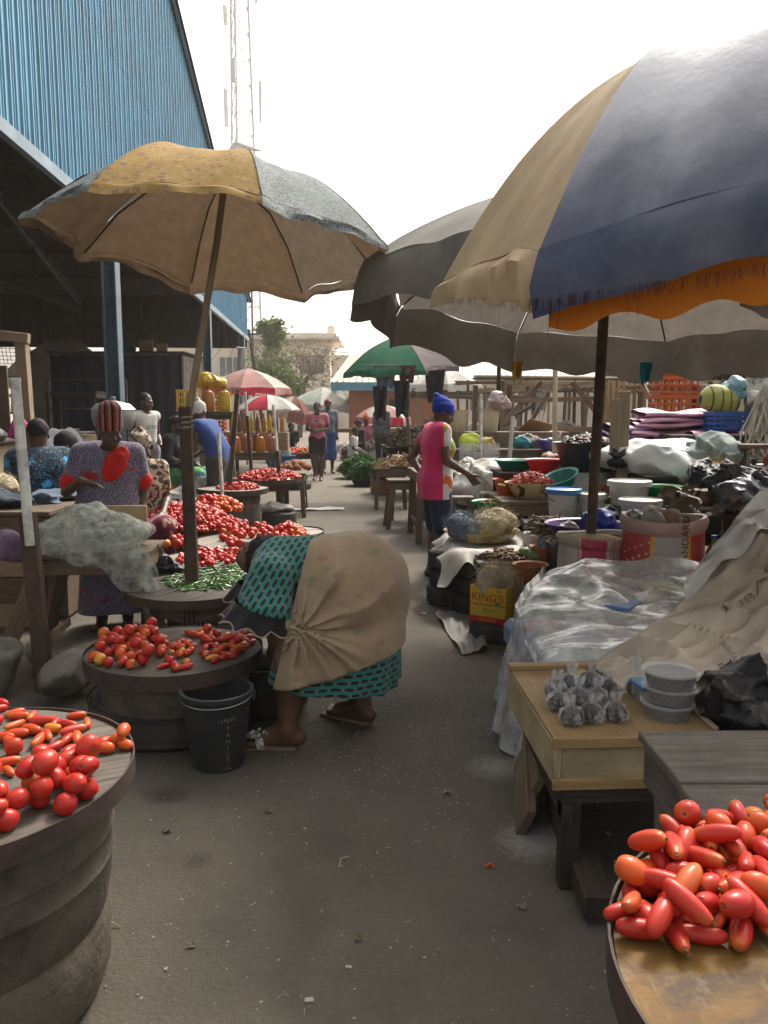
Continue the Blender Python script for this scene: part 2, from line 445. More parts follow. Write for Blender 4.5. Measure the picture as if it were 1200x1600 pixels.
# materials used all over
def _speck(nt, co, c):
 v = _nd(nt, 'ShaderNodeTexVoronoi'); v.inputs['Scale'].default_value = 26; nt.links.new(co, v.inputs['Vector'])
 sx = _sep(nt, v.outputs['Color'])
 dot = _math(nt, 'MULTIPLY', _math(nt, 'LESS_THAN', v.outputs['Distance'], .11), _math(nt, 'GREATER_THAN', sx[0], .86))
 c = _mix(nt, _math(nt, 'MULTIPLY', dot, .8), c, (.42, .38, .33))
 v2 = _nd(nt, 'ShaderNodeTexVoronoi'); v2.inputs['Scale'].default_value = 75; nt.links.new(co, v2.inputs['Vector'])
 s2 = _sep(nt, v2.outputs['Color'])
 c = _mix(nt, _math(nt, 'MULTIPLY', _math(nt, 'GREATER_THAN', s2[1], .72), .12), c, (.035, .031, .027))
 c = _mix(nt, _math(nt, 'MULTIPLY', _math(nt, 'LESS_THAN', s2[2], .1), .06), c, (.26, .235, .2))
 fine = _noise(nt, co, 130, 4, .8); c = _mix(nt, _math(nt, 'MULTIPLY', _ramp(nt, fine, .47, .66), .42), c, (.20, .18, .145)); c = _mix(nt, _math(nt, 'MULTIPLY', _ramp(nt, fine, .52, .34), .5), c, (.03, .026, .022))
 v3_ = _nd(nt, 'ShaderNodeTexVoronoi'); v3_.inputs['Scale'].default_value = 48; nt.links.new(co, v3_.inputs['Vector']); s3 = _sep(nt, v3_.outputs['Color'])
 c = _mix(nt, _math(nt, 'MULTIPLY', _math(nt, 'MULTIPLY', _math(nt, 'LESS_THAN', v3_.outputs['Distance'], _math(nt, 'MULTIPLY', s3[1], .13)), _math(nt, 'GREATER_THAN', s3[0], .45)), .75), c, (.40, .37, .32))
 big = _noise(nt, co, .55, 6, .62)
 c = _mix(nt, _math(nt, 'MULTIPLY', _ramp(nt, big, .42, .68), .75), c, (.145, .12, .095))
 wet = _noise(nt, _map(nt, co, loc=(3.1, 1.7, 0)), 1.15, 5, .6)
 c = _mix(nt, _math(nt, 'MULTIPLY', _ramp(nt, wet, .60, .72), .6), c, (.045, .04, .034))
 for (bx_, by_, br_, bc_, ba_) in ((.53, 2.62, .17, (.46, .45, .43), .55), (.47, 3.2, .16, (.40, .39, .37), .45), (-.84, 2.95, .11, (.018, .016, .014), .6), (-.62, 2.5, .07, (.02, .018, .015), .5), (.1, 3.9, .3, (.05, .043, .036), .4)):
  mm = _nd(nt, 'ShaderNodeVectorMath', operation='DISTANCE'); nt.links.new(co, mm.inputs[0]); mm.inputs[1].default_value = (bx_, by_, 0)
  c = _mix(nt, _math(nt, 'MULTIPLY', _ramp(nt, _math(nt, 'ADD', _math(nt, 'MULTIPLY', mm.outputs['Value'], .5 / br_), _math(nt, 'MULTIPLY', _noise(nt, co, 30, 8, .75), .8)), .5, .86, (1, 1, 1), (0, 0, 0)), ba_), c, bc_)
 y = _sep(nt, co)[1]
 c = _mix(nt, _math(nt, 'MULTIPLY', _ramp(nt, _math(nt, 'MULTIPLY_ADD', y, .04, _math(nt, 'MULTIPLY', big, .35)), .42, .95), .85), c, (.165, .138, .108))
 return c
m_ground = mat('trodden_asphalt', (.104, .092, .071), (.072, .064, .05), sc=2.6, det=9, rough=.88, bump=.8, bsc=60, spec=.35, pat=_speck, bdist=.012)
m_wood = wood('weathered_wood', (.19, .135, .09), (.105, .075, .052), dirt=((.045, .038, .032), .6, 3))
m_wood_grey = wood('grey_wood', (.15, .128, .105), (.07, .06, .05), dirt=((.03, .027, .024), .7, 4))
m_wood_dark = wood('dark_wood', (.06, .045, .034), (.03, .024, .02), dirt=((.015, .013, .012), .6, 3))
m_wood_pale = wood('pale_wood', (.42, .30, .17), (.30, .21, .12), dirt=((.12, .09, .06), .45, 3), rough=.6)
m_wood_sun = wood('sunned_wood', (.36, .27, .18), (.22, .165, .11), dirt=((.09, .07, .05), .4, 3))
def _sheets(nt, co, c):
 x, y, z = _sep(nt, co)
 ov = _math(nt, 'LESS_THAN', _math(nt, 'ABSOLUTE', _math(nt, 'SUBTRACT', z, _math(nt, 'MULTIPLY_ADD', _math(nt, 'FLOOR', _math(nt, 'MULTIPLY', y, .9)), .013, 6.25))), .011)
 c = _mix(nt, _math(nt, 'MULTIPLY', ov, .55), c, (.03, .06, .09))
 fz = _math(nt, 'FRACT', _math(nt, 'MULTIPLY', z, 1.07)); fy = _math(nt, 'FRACT', _math(nt, 'MULTIPLY', y, 1 / .54))
 c = _mix(nt, _math(nt, 'MULTIPLY', _math(nt, 'MULTIPLY', _math(nt, 'LESS_THAN', fz, .022), _math(nt, 'LESS_THAN', fy, .045)), .8), c, (.05, .035, .03))
 st = _noise(nt, _map(nt, co, (1, 5, .22)), 2.2, 7, .7)
 c = _mix(nt, _math(nt, 'MULTIPLY', _ramp(nt, st, .55, .75), .3), c, (.18, .30, .37))
 tone = _nd(nt, 'ShaderNodeTexWhiteNoise', noise_dimensions='1D'); nt.links.new(_math(nt, 'FLOOR', _math(nt, 'MULTIPLY', y, 1.23)), tone.inputs['W'])
 return _mix(nt, _math(nt, 'MULTIPLY', tone.outputs['Value'], .28), c, (.075, .24, .38))
m_blue_iron = mat('blue_painted_iron', (.115, .345, .50), (.085, .275, .41), pat=_sheets, sc=3, rough=.42, bump=.06, spec=.5, dirt=((.10, .12, .13), .45, 1.3), stretch=(1, 1, .25))
m_blue_dark = mat('dull_blue_steel', (.075, .135, .18), (.05, .095, .13), sc=4, rough=.5, bump=.08, dirt=((.06, .05, .045), .6, 2))
m_trim = mat('blue_grey_trim', (.17, .25, .31), (.12, .19, .24), sc=3, rough=.5, bump=.05, dirt=((.12, .11, .10), .5, 2))
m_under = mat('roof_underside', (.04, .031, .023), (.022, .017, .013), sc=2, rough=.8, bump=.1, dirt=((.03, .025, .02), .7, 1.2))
m_steel = mat('rusty_steel', (.075, .05, .037), (.045, .03, .024), sc=14, rough=.8, bump=.25, dirt=((.13, .06, .03), .5, 9), rnd=.2)
m_pvc = mat('white_pvc', (.8, .8, .76), (.68, .68, .63), sc=5, rough=.5, bump=.08, dirt=((.1, .06, .04), .8, 9), stretch=(1, 1, .5))
m_cream_wall = mat('cream_plaster', (.42, .34, .23), (.33, .265, .18), sc=2, rough=.9, bump=.2, bsc=14, dirt=((.12, .09, .065), .65, 1.6))
m_tyre = mat('old_rubber', (.022, .021, .02), (.038, .035, .031), sc=7, rough=.82, bump=.2, dirt=((.09, .078, .062), .6, 5), rnd=.3)
m_stone = mat('rough_stone', (.19, .175, .15), (.1, .092, .08), sc=8, rough=.92, bump=.7, bsc=18, bdist=.02)
m_black = mat('black_polythene', (.012, .012, .014), (.02, .02, .022), sc=9, rough=.4, bump=.7, bsc=26, spec=.4, bdist=.02)
m_twine = mat('twine', (.3, .26, .2), rough=.9, bump=.1)
# the ground and the sky's air
g = MB(); g.grid(lambda u, v: (-220 + 440 * u, -60 + 460 * v, 0), 40, 40, su=440, sv=460)
structure(g.obj('ground', m_ground, smooth=False))
# the blue market hall beside the lane
HX = lambda Y: -3.35 - .066 * (Y - 7)
HZ = math.atan(.066)
hall = T('market_hall', 'open market hall with blue corrugated gable wall above dark steel columns', 'market hall', (HX(15.3), 15.3, 0), rz=HZ)
_hM = parent_world(hall)
def hp(x, y, z): return _hM @ Vector((x, y, z))
EAVE, RIDGE, HL, HW, BOT = 5.35, 9.1, 13.4, 17.0, 3.98
def roofz(y): return RIDGE - (RIDGE - EAVE) * abs(y) / HL
b = MB(); pitch = .27; prof = [(0, 0), (.10, 0), (.108, .022), (.128, .022), (.136, 0), (.2, 0), (.206, .011), (.216, .011), (.222, 0), (.2505, 0), (.2545, .017), (.264, .017)]
ys = []; y = -HL
while y < HL:
 for dy, dx in prof:
  if y + dy < HL: ys.append((y + dy, dx))
 y += pitch
vs_, F, U = [], [], []
for i, (yy, dx) in enumerate(ys):
 top = roofz(yy) + random.uniform(-.004, .004)
 vs_ += [tuple(hp(dx, yy, BOT - .02)), tuple(hp(dx, yy, (BOT + top) / 2)), tuple(hp(dx, yy, top))]
 if i:
  for r_ in (0, 1):
   F.append([3 * i - 3 + r_, 3 * i + r_, 3 * i + r_ + 1, 3 * i - 2 + r_]); U.append([(0, 0), (1, 0), (1, 1), (0, 1)])
b.add(vs_, F, U); b.obj('gable_cladding', m_blue_iron, hall, sharp=15)
b = MB(); b.beam(hp(.05, -HL, BOT - .06), hp(.05, HL, BOT - .06), .03, .17); b.beam(hp(.085, -HL, BOT - .135), hp(.085, HL, BOT - .135), .05, .02); b.obj('bottom_trim', m_trim, hall)
b = MB()
for sg in (-1, 1): b.beam(hp(.07, 0 if sg > 0 else -.0, RIDGE + .03), hp(.07, sg * (HL + .25), roofz(HL + .25) + .03), .05, .2)
b.obj('barge_board', m_trim, hall)
for sg in (-1, 1):
 def rf(u, v, sg=sg):
  x = .15 - u * (HW + .15); yy = sg * v * (HL + .35)
  return hp(x, yy, roofz(yy) - .02 + (.025 if int(u * 160) % 2 else 0))
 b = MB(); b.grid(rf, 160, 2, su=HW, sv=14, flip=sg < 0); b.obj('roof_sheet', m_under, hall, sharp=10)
for sg in (-1, 1):
 for k in range(9):
  yy = sg * (.5 + k * 1.58)
  if abs(yy) > HL: continue
  b = MB(); b.beam(hp(-.02, yy, roofz(yy) - .12), hp(-HW, yy, roofz(yy) - .12), .07, .16); b.obj('purlin', m_wood_dark, hall)
for x in (-.3, -5.6, -11.2, -HW + .2):
 for sg in (-1, 1):
  b = MB(); b.beam(hp(x, 0, RIDGE - .3), hp(x, sg * HL, EAVE - .3), .1, .24); b.obj('rafter', m_blue_dark, hall)
 b = MB(); b.beam(hp(x, -HL, EAVE - .45), hp(x, HL, EAVE - .45), .1, .22)
 for yy in (-9, -4.5, 0, 4.5, 9):
  b.beam(hp(x, yy, EAVE - .4), hp(x, yy, roofz(yy) - .35), .06); b.beam(hp(x, yy, EAVE - .4), hp(x, yy * .55, roofz(yy * .55) - .35), .06)
 b.obj('truss', m_wood_dark, hall)
b = MB()
b.beam(hp(-1.6, -9.5, 6.3), hp(-1.0, -2.0, 4.4), .1, .16); b.obj('roof_stay', m_wood_dark, hall)
def column(x, y, h, par, w=.25):
 b = MB(); t = .02
 for sx in (-1, 1): b.box(hp(x + sx * w * .32, y, h / 2), (t * 1.4, w, h), Matrix.Rotation(HZ, 3, 'Z'))
 b.box(hp(x, y, h / 2), (w * .62, .02, h), Matrix.Rotation(HZ, 3, 'Z')); b.obj('column', m_blue_dark, par)
for yy in (-12.9, -4.4, 4.0, 11.5): column(.0, yy, BOT - .06, hall)
for x, y in ((-8.6, 11.6), (-12.9, 13.0), (-HW, 13), (-HW, 4.4), (-HW, -4.4), (-HW, -13), (-10.5, -13)): column(x, y, EAVE - .4, hall, .28)
b = MB()
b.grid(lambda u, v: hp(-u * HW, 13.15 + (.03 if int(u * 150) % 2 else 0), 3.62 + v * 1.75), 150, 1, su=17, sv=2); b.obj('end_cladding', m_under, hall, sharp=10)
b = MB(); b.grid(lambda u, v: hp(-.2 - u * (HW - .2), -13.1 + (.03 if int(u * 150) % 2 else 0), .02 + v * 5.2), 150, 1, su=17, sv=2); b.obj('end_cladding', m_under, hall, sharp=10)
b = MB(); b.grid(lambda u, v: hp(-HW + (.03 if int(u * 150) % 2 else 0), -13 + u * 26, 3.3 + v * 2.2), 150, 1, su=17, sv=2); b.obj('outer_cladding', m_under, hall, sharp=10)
pw = T('parapet_wall', 'low cream plastered wall with loose boards along its top inside the hall', 'wall', hp(-.25, -8.5, 0))
b = MB(); b.box(hp(-.32, -8.55, .58), (.16, 8.1, 1.16), Matrix.Rotation(HZ, 3, 'Z'), .01); b.obj('wall', m_cream_wall, pw)
for k in range(3):
 b = MB(); b.beam(hp(-.2 - k * .16, -12.4 + k * .3, 1.2 + .035 * (k % 2)), hp(-.24 - k * .14, -4.8 - k * .2, 1.2 + .035 * (k % 2)), .14, .03); b.obj('board', m_wood_grey, pw)
# air that pales the far things
def haze_box():
 b = MB(); b.box((0, 68, 27), (170, 170, 60), bev=0.0)
 m = bpy.data.materials.new('haze'); m.use_nodes = True; nt = m.node_tree
 nt.nodes.remove(nt.nodes['Principled BSDF'])
 v = nt.nodes.new('ShaderNodeVolumePrincipled'); v.inputs['Color'].default_value = (1, .97, .92, 1)
 v.inputs['Density'].default_value = HAZE; v.inputs['Anisotropy'].default_value = .3
 nt.links.new(v.outputs[0], nt.nodes['Material Output'].inputs['Volume'])
 o = b.obj('haze', m, smooth=False); o['kind'] = 'stuff'
HAZE = .0010
# umbrellas
def _cloth_back(c): return tuple(x * .8 for x in c)
def umbrella(name, label, rc, Rr, rise, mats, n=8, rot=0.0, nrm=(0, 0, 1), valance=0.0, vmats=None, pole=None, pr=.02, polem=None, bulge=.08, sag=.05,
    scal=.06, group=None, ribs=True, nu=10, nv=10, wr=.008, Ry=None, strut=True, seed=0, vflare=.03):
 nrm = Vector(nrm).normalized(); ex = Vector((1, 0, 0)); ex = (ex - nrm * ex.dot(nrm)).normalized(); ey = nrm.cross(ex)
 rc = Vector(rc); apex = rc + nrm * rise; Ry = Ry or Rr
 base = Vector(pole[-1]) if pole else Vector((rc.x, rc.y, 0))
 t = T(name, label, 'umbrella', base, group)
 cor = [rc + ex * (Rr * math.cos(rot + 2 * math.pi * i / n)) + ey * (Ry * math.sin(rot + 2 * math.pi * i / n)) for i in range(n)]
 def rib(i, q): return apex + (cor[i % n] - apex) * q + nrm * (bulge * math.sin(math.pi * min(1, q) ** 1.15))
 for i in range(n):
  def fn(s, q, i=i):
   q = .015 + .985 * q; e = 4 * s * (1 - s)
   qq = q * (1 - scal * e * q)
   p = rib(i, qq) * (1 - s) + rib(i + 1, qq) * s
   p = p - nrm * (sag * e * q * (1 - .35 * q))
   return p + nrm * (wr * nz1(p.x, p.y, p.z, 3.5, seed) * q + .4 * wr * math.sin(14 * s + 3 * q) * q * q)
  b = MB(); b.grid(fn, nu, nv, su=.9, sv=1.25, flip=True)
  if valance:
   vl = valance[i] if isinstance(valance, (list, tuple)) else valance
   if vl:
    v0, v1 = vl if isinstance(vl, tuple) else (vl, vl); vl = max(v0, v1)
    def vf(s, q, i=i, v0=v0, v1=v1):
     vl = v0 + (v1 - v0) * s
     p = fn(s, 1.0, i); o = (p - rc); o = (o - nrm * o.dot(nrm)).normalized()
     w = math.sin(s * 21 + i * 2) * .012 * q + .01 * nz1(p.x, p.y, q, 6, 2)
     return p - nrm * (vl * (.4 * q + .6 * q * q) * (1 + .12 * nz1(s * 3, i, 0, 2, 1))) + o * (vflare * (1 - (1 - q) ** 2) + w)
    b.grid(vf, nu * 2, 3, mi=1, su=.9, sv=vl, flip=True)
  ms = [mats[i % len(mats)], (vmats or mats)[i % len(vmats or mats)]]
  b.obj('canopy_panel', ms if valance else ms[:1], t)
 if ribs:
  hub = rc + nrm * (rise * .25)
  for i in range(n):
   b = MB(); b.tube([rib(i, q) - nrm * .012 for q in (.02, .25, .5, .75, .985)], .006, 6)
   if strut: b.tube([hub, rib(i, .52) - nrm * .015], .005, 6)
   b.obj('rib', m_steel, t)
 if pole:
  b = MB(); b.tube([apex - nrm * .02] + [Vector(p) for p in pole], pr, 10); b.obj('pole', polem or m_steel, t)
 b = MB(); b.lathe([(.03, 0), (.034, .012), (.012, .03), (.004, .06)], apex - nrm * .01, 10, rot=nrm.to_track_quat('Z', 'Y').to_matrix()); b.obj('finial', m_steel, t)
 return t, rib, fn if n else None
# far things
m_fcream = mat('faded_cream_paint', (.78, .72, .62), (.7, .63, .53), sc=.5, rough=.9, bump=.05, dirt=((.3, .25, .19), .5, .35))
m_glassy = mat('dusty_window', (.13, .16, .17), (.2, .22, .22), sc=2, rough=.25, bump=0)
m_orange = mat('orange_plaster', (.43, .165, .085), (.36, .135, .07), sc=1.2, rough=.9, bump=.1, dirt=((.25, .14, .09), .6, .8))
m_creamroof = mat('cream_sheet_roof', (.58, .5, .38), (.48, .41, .31), sc=1.5, rough=.6, bump=.05, dirt=((.22, .17, .12), .4, 1))
m_greyroof = mat('grey_sheet_roof', (.42, .4, .36), (.34, .32, .29), sc=1.5, rough=.6, dirt=((.2, .15, .1), .4, .6))
def cb(b, x0, x1, y0, y1, z0, z1, bev=.02): b.box(((x0 + x1) / 2, (y0 + y1) / 2, (z0 + z1) / 2), (x1 - x0, y1 - y0, z1 - z0), bev=bev)
t = T('cream_building', 'pale two-storey building with louvred windows rising behind the stalls', 'building', (-8, 62, 0))
b = MB(); cb(b, -17.5, -3.9, 58.9, 66, 0, 6.5); b.obj('wall', m_fcream, t)
b = MB(); cb(b, -18, -3.2, 58.2, 66.6, 6.5, 6.72); cb(b, -17.8, -3.4, 58.4, 66.4, 6.72, 6.95); b.obj('roof_slab', m_fcream, t)
b = MB(); cb(b, -3.898, -2.6, 61.5, 66, 0, 5.6); b.obj('side_wing', m_fcream, t)
b = MB(); b.lathe([(.28, 0), (.3, .5), (.2, .7), (.05, .75)], (-3.9, 60.5, 6.95), 12); b.obj('roof_tank', m_fcream, t)
b = MB(); cb(b, -17.4, -3.95, 58.82, 58.89, 3.25, 3.4); b.obj('floor_band', m_fcream, t)
for x, z, w in ((-5.2, 4.75, 1.9), (-5.3, 1.7, 1.7), (-15.3, 4.3, 3.0), (-10.9, 4.6, 2.0)):
 wdw = MB(); h = 1.45
 for q in (-.5, .5): cb(wdw, x + q * w - .06, x + q * w + .06, 58.78, 58.9, z - h / 2, z + h / 2, .01)
 for q in (-.5, .5): cb(wdw, x - w / 2 + .063, x + w / 2 - .063, 58.78, 58.9, z + q * h - .06, z + q * h + .06, .01)
 for q in (-.25, 0, .25): cb(wdw, x + q * w - .03, x + q * w + .03, 58.8, 58.88, z - h / 2 + .063, z + h / 2 - .063, .01)
 fo = wdw.obj('window', m_fcream, t); pb = MB(); cb(pb, x - w / 2 + .06, x + w / 2 - .06, 58.84, 58.87, z - h / 2 + .06, z + h / 2 - .06, .002); pb.obj('pane', m_glassy, fo)
t = T('orange_shop', 'orange plastered shop with blue fascia and cream ribbed roof', 'building', (0.3, 32, 0))
b = MB(); cb(b, -1.32, 2.3, 30.4, 36, 0, 2.32); b.obj('wall', m_orange, t)
b = MB(); cb(b, -1.95, 2.75, 29.75, 29.83, 2.2, 2.5, .006); cb(b, -1.95, -1.87, 29.83, 36.5, 2.2, 2.5, .006); cb(b, 2.67, 2.75, 29.83, 36.5, 2.2, 2.5, .006); b.obj('fascia', m_blue_iron, t)
def sf(u, v): x = -1.95 + 4.7 * u; return (x * (1 - .30 * v) + .12 * v, 29.8 + 2.6 * v, 2.5 + 1.25 * v + (.05 if int(u * 60) % 3 == 0 else 0))
b = MB(); b.grid(sf, 60, 1, su=4.7, sv=3); b.grid(lambda u, v: (-1.95 * (1 - .3 * v) + .12 * v, 36.5 - 6.7 * u - (2.6 - 5.2 * u) * v * -1 * -1, 2.5 + 1.25 * v), 1, 1)
b.obj('roof', m_creamroof, t, sharp=10)
b = MB(); cb(b, .2, .95, 30.33, 30.4, .3, 1.9, .01); b.obj('shutter', m_wood_dark, t)
def house(x0, x1, y0, y1, h, rise, label, wm, rm, wins=()):
 t = T('shop_building', label, 'building', ((x0 + x1) / 2, (y0 + y1) / 2, 0))
 b = MB(); cb(b, x0, x1, y0, y1, 0, h); b.obj('wall', wm, t)
 def f(u, v):
  return (x0 - .4 + (x1 - x0 + .8) * u, y0 - .5 + (y1 - y0 + 1) * v, h + .05 + rise * (1 - abs(2 * v - 1)) + (.04 if int(u * 60) % 2 else 0))
 b = MB(); b.grid(f, 60, 2, su=x1 - x0, sv=y1 - y0); b.obj('roof', rm, t, sharp=10)
 for x, z, w, hh in wins:
  wb = MB(); cb(wb, x - w / 2, x + w / 2, y0 - .05, y0 + .001, z - hh / 2, z + hh / 2, .01); o = wb.obj('window', m_fcream, t)
  pb = MB(); cb(pb, x - w / 2 + .08, x + w / 2 - .08, y0 - .06, y0 - .049, z - hh / 2 + .08, z + hh / 2 - .08, .002); pb.obj('pane', m_glassy, o)
house(3.2, 12, 38, 46, 2.9, 1.1, 'beige house with grey sheet roof beyond the orange shop', m_fcream, m_greyroof, ((4.6, 1.9, 1.3, 1), (7, 1.9, 1.3, 1)))
house(13, 26, 30, 38, 3.0, 1.4, 'long brown shop row behind the wooden stalls', m_cream_wall, m_under, ((15, 1.8, 1.4, 1), (19, 1.8, 1.4, 1)))
house(-34, -19.5, 40, 48, 2.6, 2.2, 'grey ribbed roof house seen through the open end of the market hall', m_fcream, m_greyroof)
house(-30, -22, 25, 30, 1.4, 1.2, 'low shed with pale ribbed roof seen under the hall eaves', m_fcream, m_greyroof)
m_mast = mat('galvanised_mast', (.66, .67, .67), (.58, .59, .59), rough=.5, bump=0)
t = T('telecom_mast', 'tall pale lattice telecom mast with panel antennas beyond the hall', 'mast', (-15.6, 92, 0))
C0 = Vector((-15.6, 92, 0))
def leg(k, z): a = 2 * math.pi * k / 3 + .4; r = 2.1 - .022 * z; return C0 + Vector((r * math.cos(a), r * math.sin(a), z))
for k in range(3):
 b = MB(); b.tube([leg(k, z) for z in (0, 15, 30, 45, 58)], .13, 6); b.obj('leg', m_mast, t)
b = MB()
for j, z in enumerate(np.arange(0, 57, 2.6)):
 for k in range(3):
  b.tube([leg(k, z), leg(k + 1, z)], .055, 4); b.tube([leg(k, z), leg(k + 1, z + 2.6)], .06, 4)
b.obj('lattice', m_mast, t)
for k, z, h in ((0, 35, 4.2), (1, 34.5, 4), (2, 37, 2.4), (1, 44, 2), (0, 46, 2), (2, 47, 2)):
 p = leg(k, z); d = (p - C0); d.z = 0; d.normalize(); b = MB(); b.box(p + d * .9, (.42, .2, h), math.atan2(d.y, d.x) + 1.57); b.beam(p, p + d * .9, .06); b.obj('antenna', m_mast, t)
b = MB(); b.lathe([(2.3, 0), (2.3, .12), (1.9, .14)], C0 + Vector((0, 0, 29.8)), 3, a0=.4, a1=.4 + 2 * math.pi); b.obj('platform', m_mast, t)
t = T('radio_mast', 'thin guyed radio mast behind the green trees', 'mast', (-9.3, 58, 0)); b = MB()
b.tube([(-9.3, 58, 0), (-9.3, 58, 12)], .07, 6); b.tube([(-9.3, 58, 12), (-9.3, 58, 15)], .03, 5)
for dx in (-2.6, -1.4): b.tube([(-9.3, 58, 11.5 + dx), (-9.3 + dx * 1.3, 57, 4)], .02, 4)
b.obj('pole', m_steel, t)
def wire(label, a, c, sagv, r=.012):
 pts = []
 a, c = Vector(a), Vector(c)
 for i in range(13):
  q = i / 12; p = a.lerp(c, q); p.z -= sagv * 4 * q * (1 - q); pts.append(p)
 b = MB(); b.tube(pts, r, 4); o = b.obj('power_cable', m_black, None, origin=a); tag(o, label, 'cable')
t = T('power_pole', 'leaning power pole beside the far trees', 'pole', (-5.9, 40, 0)); b = MB(); b.tube([(-5.9, 40, 0), (-6.6, 40, 5.4)], [.1, .07], 7); b.obj('pole', m_wood_dark, t)
b = MB(); b.beam((-7.1, 40, 5.1), (-6.0, 40, 5.2), .08); b.obj('cross_arm', m_wood_dark, t)
wire('thin black cable sagging from the power pole towards the orange shop', (-6.5, 40, 5.2), (2.6, 33, 3.9), .5)
wire('thin black cable from the power pole to the hall corner', (-6.9, 40, 5.2), (-4.9, 28.4, 4.6), .5)
# trees
m_bark = mat('bark', (.16, .12, .09), (.1, .08, .06), sc=12, rough=.9, bump=.5)
def leafmat(name, c1, c2): return mat(name, c1, c2, sc=1.3, rough=.6, bump=0, trans=.35, rvar=0)
def tree(label, x, y, h, cw, ch, cz, nleaf, ls, mleaf, nlimb=9, sparse=False, seed=1):
 r = random.Random(seed); t = T('tree', label, 'tree', (x, y, 0)); b = MB()
 b.tube([(x, y, 0), (x + .1, y, h * .3), (x - .05, y, h * .6)], [.16, .13, .09], 8); tips = []
 for k in range(nlimb):
  a = r.uniform(0, 6.28); z0 = h * r.uniform(.25, .6); e = Vector((x + math.cos(a) * cw * r.uniform(.4, .95), y + math.sin(a) * cw * r.uniform(.4, .9), cz + ch * r.uniform(-.7, 1)))
  s0 = Vector((x, y, z0)); m = s0.lerp(e, .5) + Vector((0, 0, .25 * h * r.uniform(0, .5)))
  b.tube([s0, m, e], [.06, .04, .012], 5); tips.append(e); tips.append(m)
  for q in range(5 if sparse else 2):
   e2 = e + Vector((r.uniform(-1, 1), r.uniform(-1, 1), r.uniform(-.3, 1))) * cw * .42; b.tube([m.lerp(e, .6), e2], [.025, .008], 4); tips.append(e2)
   if sparse:
    for w in range(3): e3 = e2 + Vector((r.uniform(-1, 1), r.uniform(-1, 1), r.uniform(-.6, .8))) * cw * .25; b.tube([e.lerp(e2, .5), e3], [.012, .004], 3); tips.append(e3)
 b.obj('trunk', m_bark, t)
 vs_, F = [], []
 for k in range(nleaf):
  c = r.choice(tips); p = c + Vector((r.gauss(0, 1), r.gauss(0, 1), r.gauss(0, .8))) * (cw * .17)
  q = Quaternion((r.gauss(0, 1), r.gauss(0, 1), r.gauss(0, 1), r.gauss(0, 1))).normalized(); s = ls * r.uniform(.5, 1.3); n = len(vs_)
  for dx, dy in ((-1, -.45), (0, -.6), (1, 0), (0, .6), (-1, .45)): vs_.append(tuple(p + q @ Vector((dx * s, dy * s * .7, .12 * s * abs(dx)))))
  F.append([n, n + 1, n + 2, n + 3, n + 4])
 b = MB(); b.add(vs_, F, [[(0, 0)] * 5] * len(F)); b.obj('crown', mleaf, t, smooth=False)
 return t
m_leaf1 = leafmat('bright_leaf', (.17, .22, .07), (.11, .15, .05)); m_leaf2 = leafmat('dry_leaf', (.20, .16, .09), (.13, .11, .06)); m_leaf3 = leafmat('dusty_leaf', (.06, .085, .025), (.035, .05, .018))
tree('bright green tree with a tall narrow crown before the cream building', -6.3, 46, 6.3, .9, 1.3, 4.9, 1900, .16, m_leaf1, 10, seed=3)
tree('low green bushy tree under the tall narrow one', -6.0, 43, 3.9, 1.3, .9, 2.9, 2400, .15, m_leaf1, 12, seed=4)
tree('bare twiggy tree with few dry leaves before the cream building', -4.6, 44, 4.6, 2.2, 1.6, 3.1, 1500, .09, m_leaf2, 16, True, seed=5)
tree('dusty dark tree seen through the wire frame at the hall edge', -19.5, 30, 7, 2.6, 2, 4.6, 3000, .2, m_leaf3, 12, seed=6)
for k, (x, y) in enumerate(((19, 48), (24, 44), (31, 52))):
 tree(('rounded dusty tree behind the long shop row', 'taller dusty tree behind the long shop row', 'wide dusty tree at the far end of the shop row')[k], x, y, 6 + k, 2.8, 2, 4.6 + k * .5, 2200, .26, m_leaf3, 10, seed=20 + k)
# umbrellas down the lane
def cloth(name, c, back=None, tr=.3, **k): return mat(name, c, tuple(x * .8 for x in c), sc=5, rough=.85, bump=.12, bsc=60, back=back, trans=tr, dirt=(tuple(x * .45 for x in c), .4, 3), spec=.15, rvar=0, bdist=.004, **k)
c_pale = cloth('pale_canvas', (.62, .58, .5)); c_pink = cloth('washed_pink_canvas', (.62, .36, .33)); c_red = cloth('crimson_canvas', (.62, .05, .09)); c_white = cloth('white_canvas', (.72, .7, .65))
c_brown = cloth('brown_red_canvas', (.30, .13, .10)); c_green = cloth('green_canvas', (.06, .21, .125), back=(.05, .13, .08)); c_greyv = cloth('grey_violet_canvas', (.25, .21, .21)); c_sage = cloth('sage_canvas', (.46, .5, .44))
umbrella('market_umbrella', 'big washed pink umbrella over the oil sellers, largest of the far pink ones', P(388, 610, 22) + V(0, 0, .05), 1.15, .55, [c_pink, c_pale, c_pink], pole=[G(388, 690) * 1 + V(0, 0, 0)] if False else [(-3.75, 22.0, 0)], valance=.16, vmats=[c_red, c_pink], group=None, seed=1)
umbrella('market_umbrella', 'umbrella of crimson and white wedges below the big pink one', P(418, 638, 20), .78, .34, [c_red, c_white, c_white, c_white], rot=-2.2, pole=[(-2.85, 20, 0)], valance=.05, seed=2)
umbrella('market_umbrella', 'brown and beige umbrella tilted beside the crimson and white one', P(455, 640, 24), .62, .42, [c_brown, c_pale, c_brown, c_brown], nrm=(.25, -.1, 1), pole=[(-2.8, 24.1, 0)], valance=.3, seed=3)
umbrella('market_umbrella', 'pale sage umbrella in front of the cream building', P(505, 634, 32), 1.55, .75, [c_white, c_sage, c_sage], pole=[(-2.6, 32, 0)], valance=.28, seed=4)
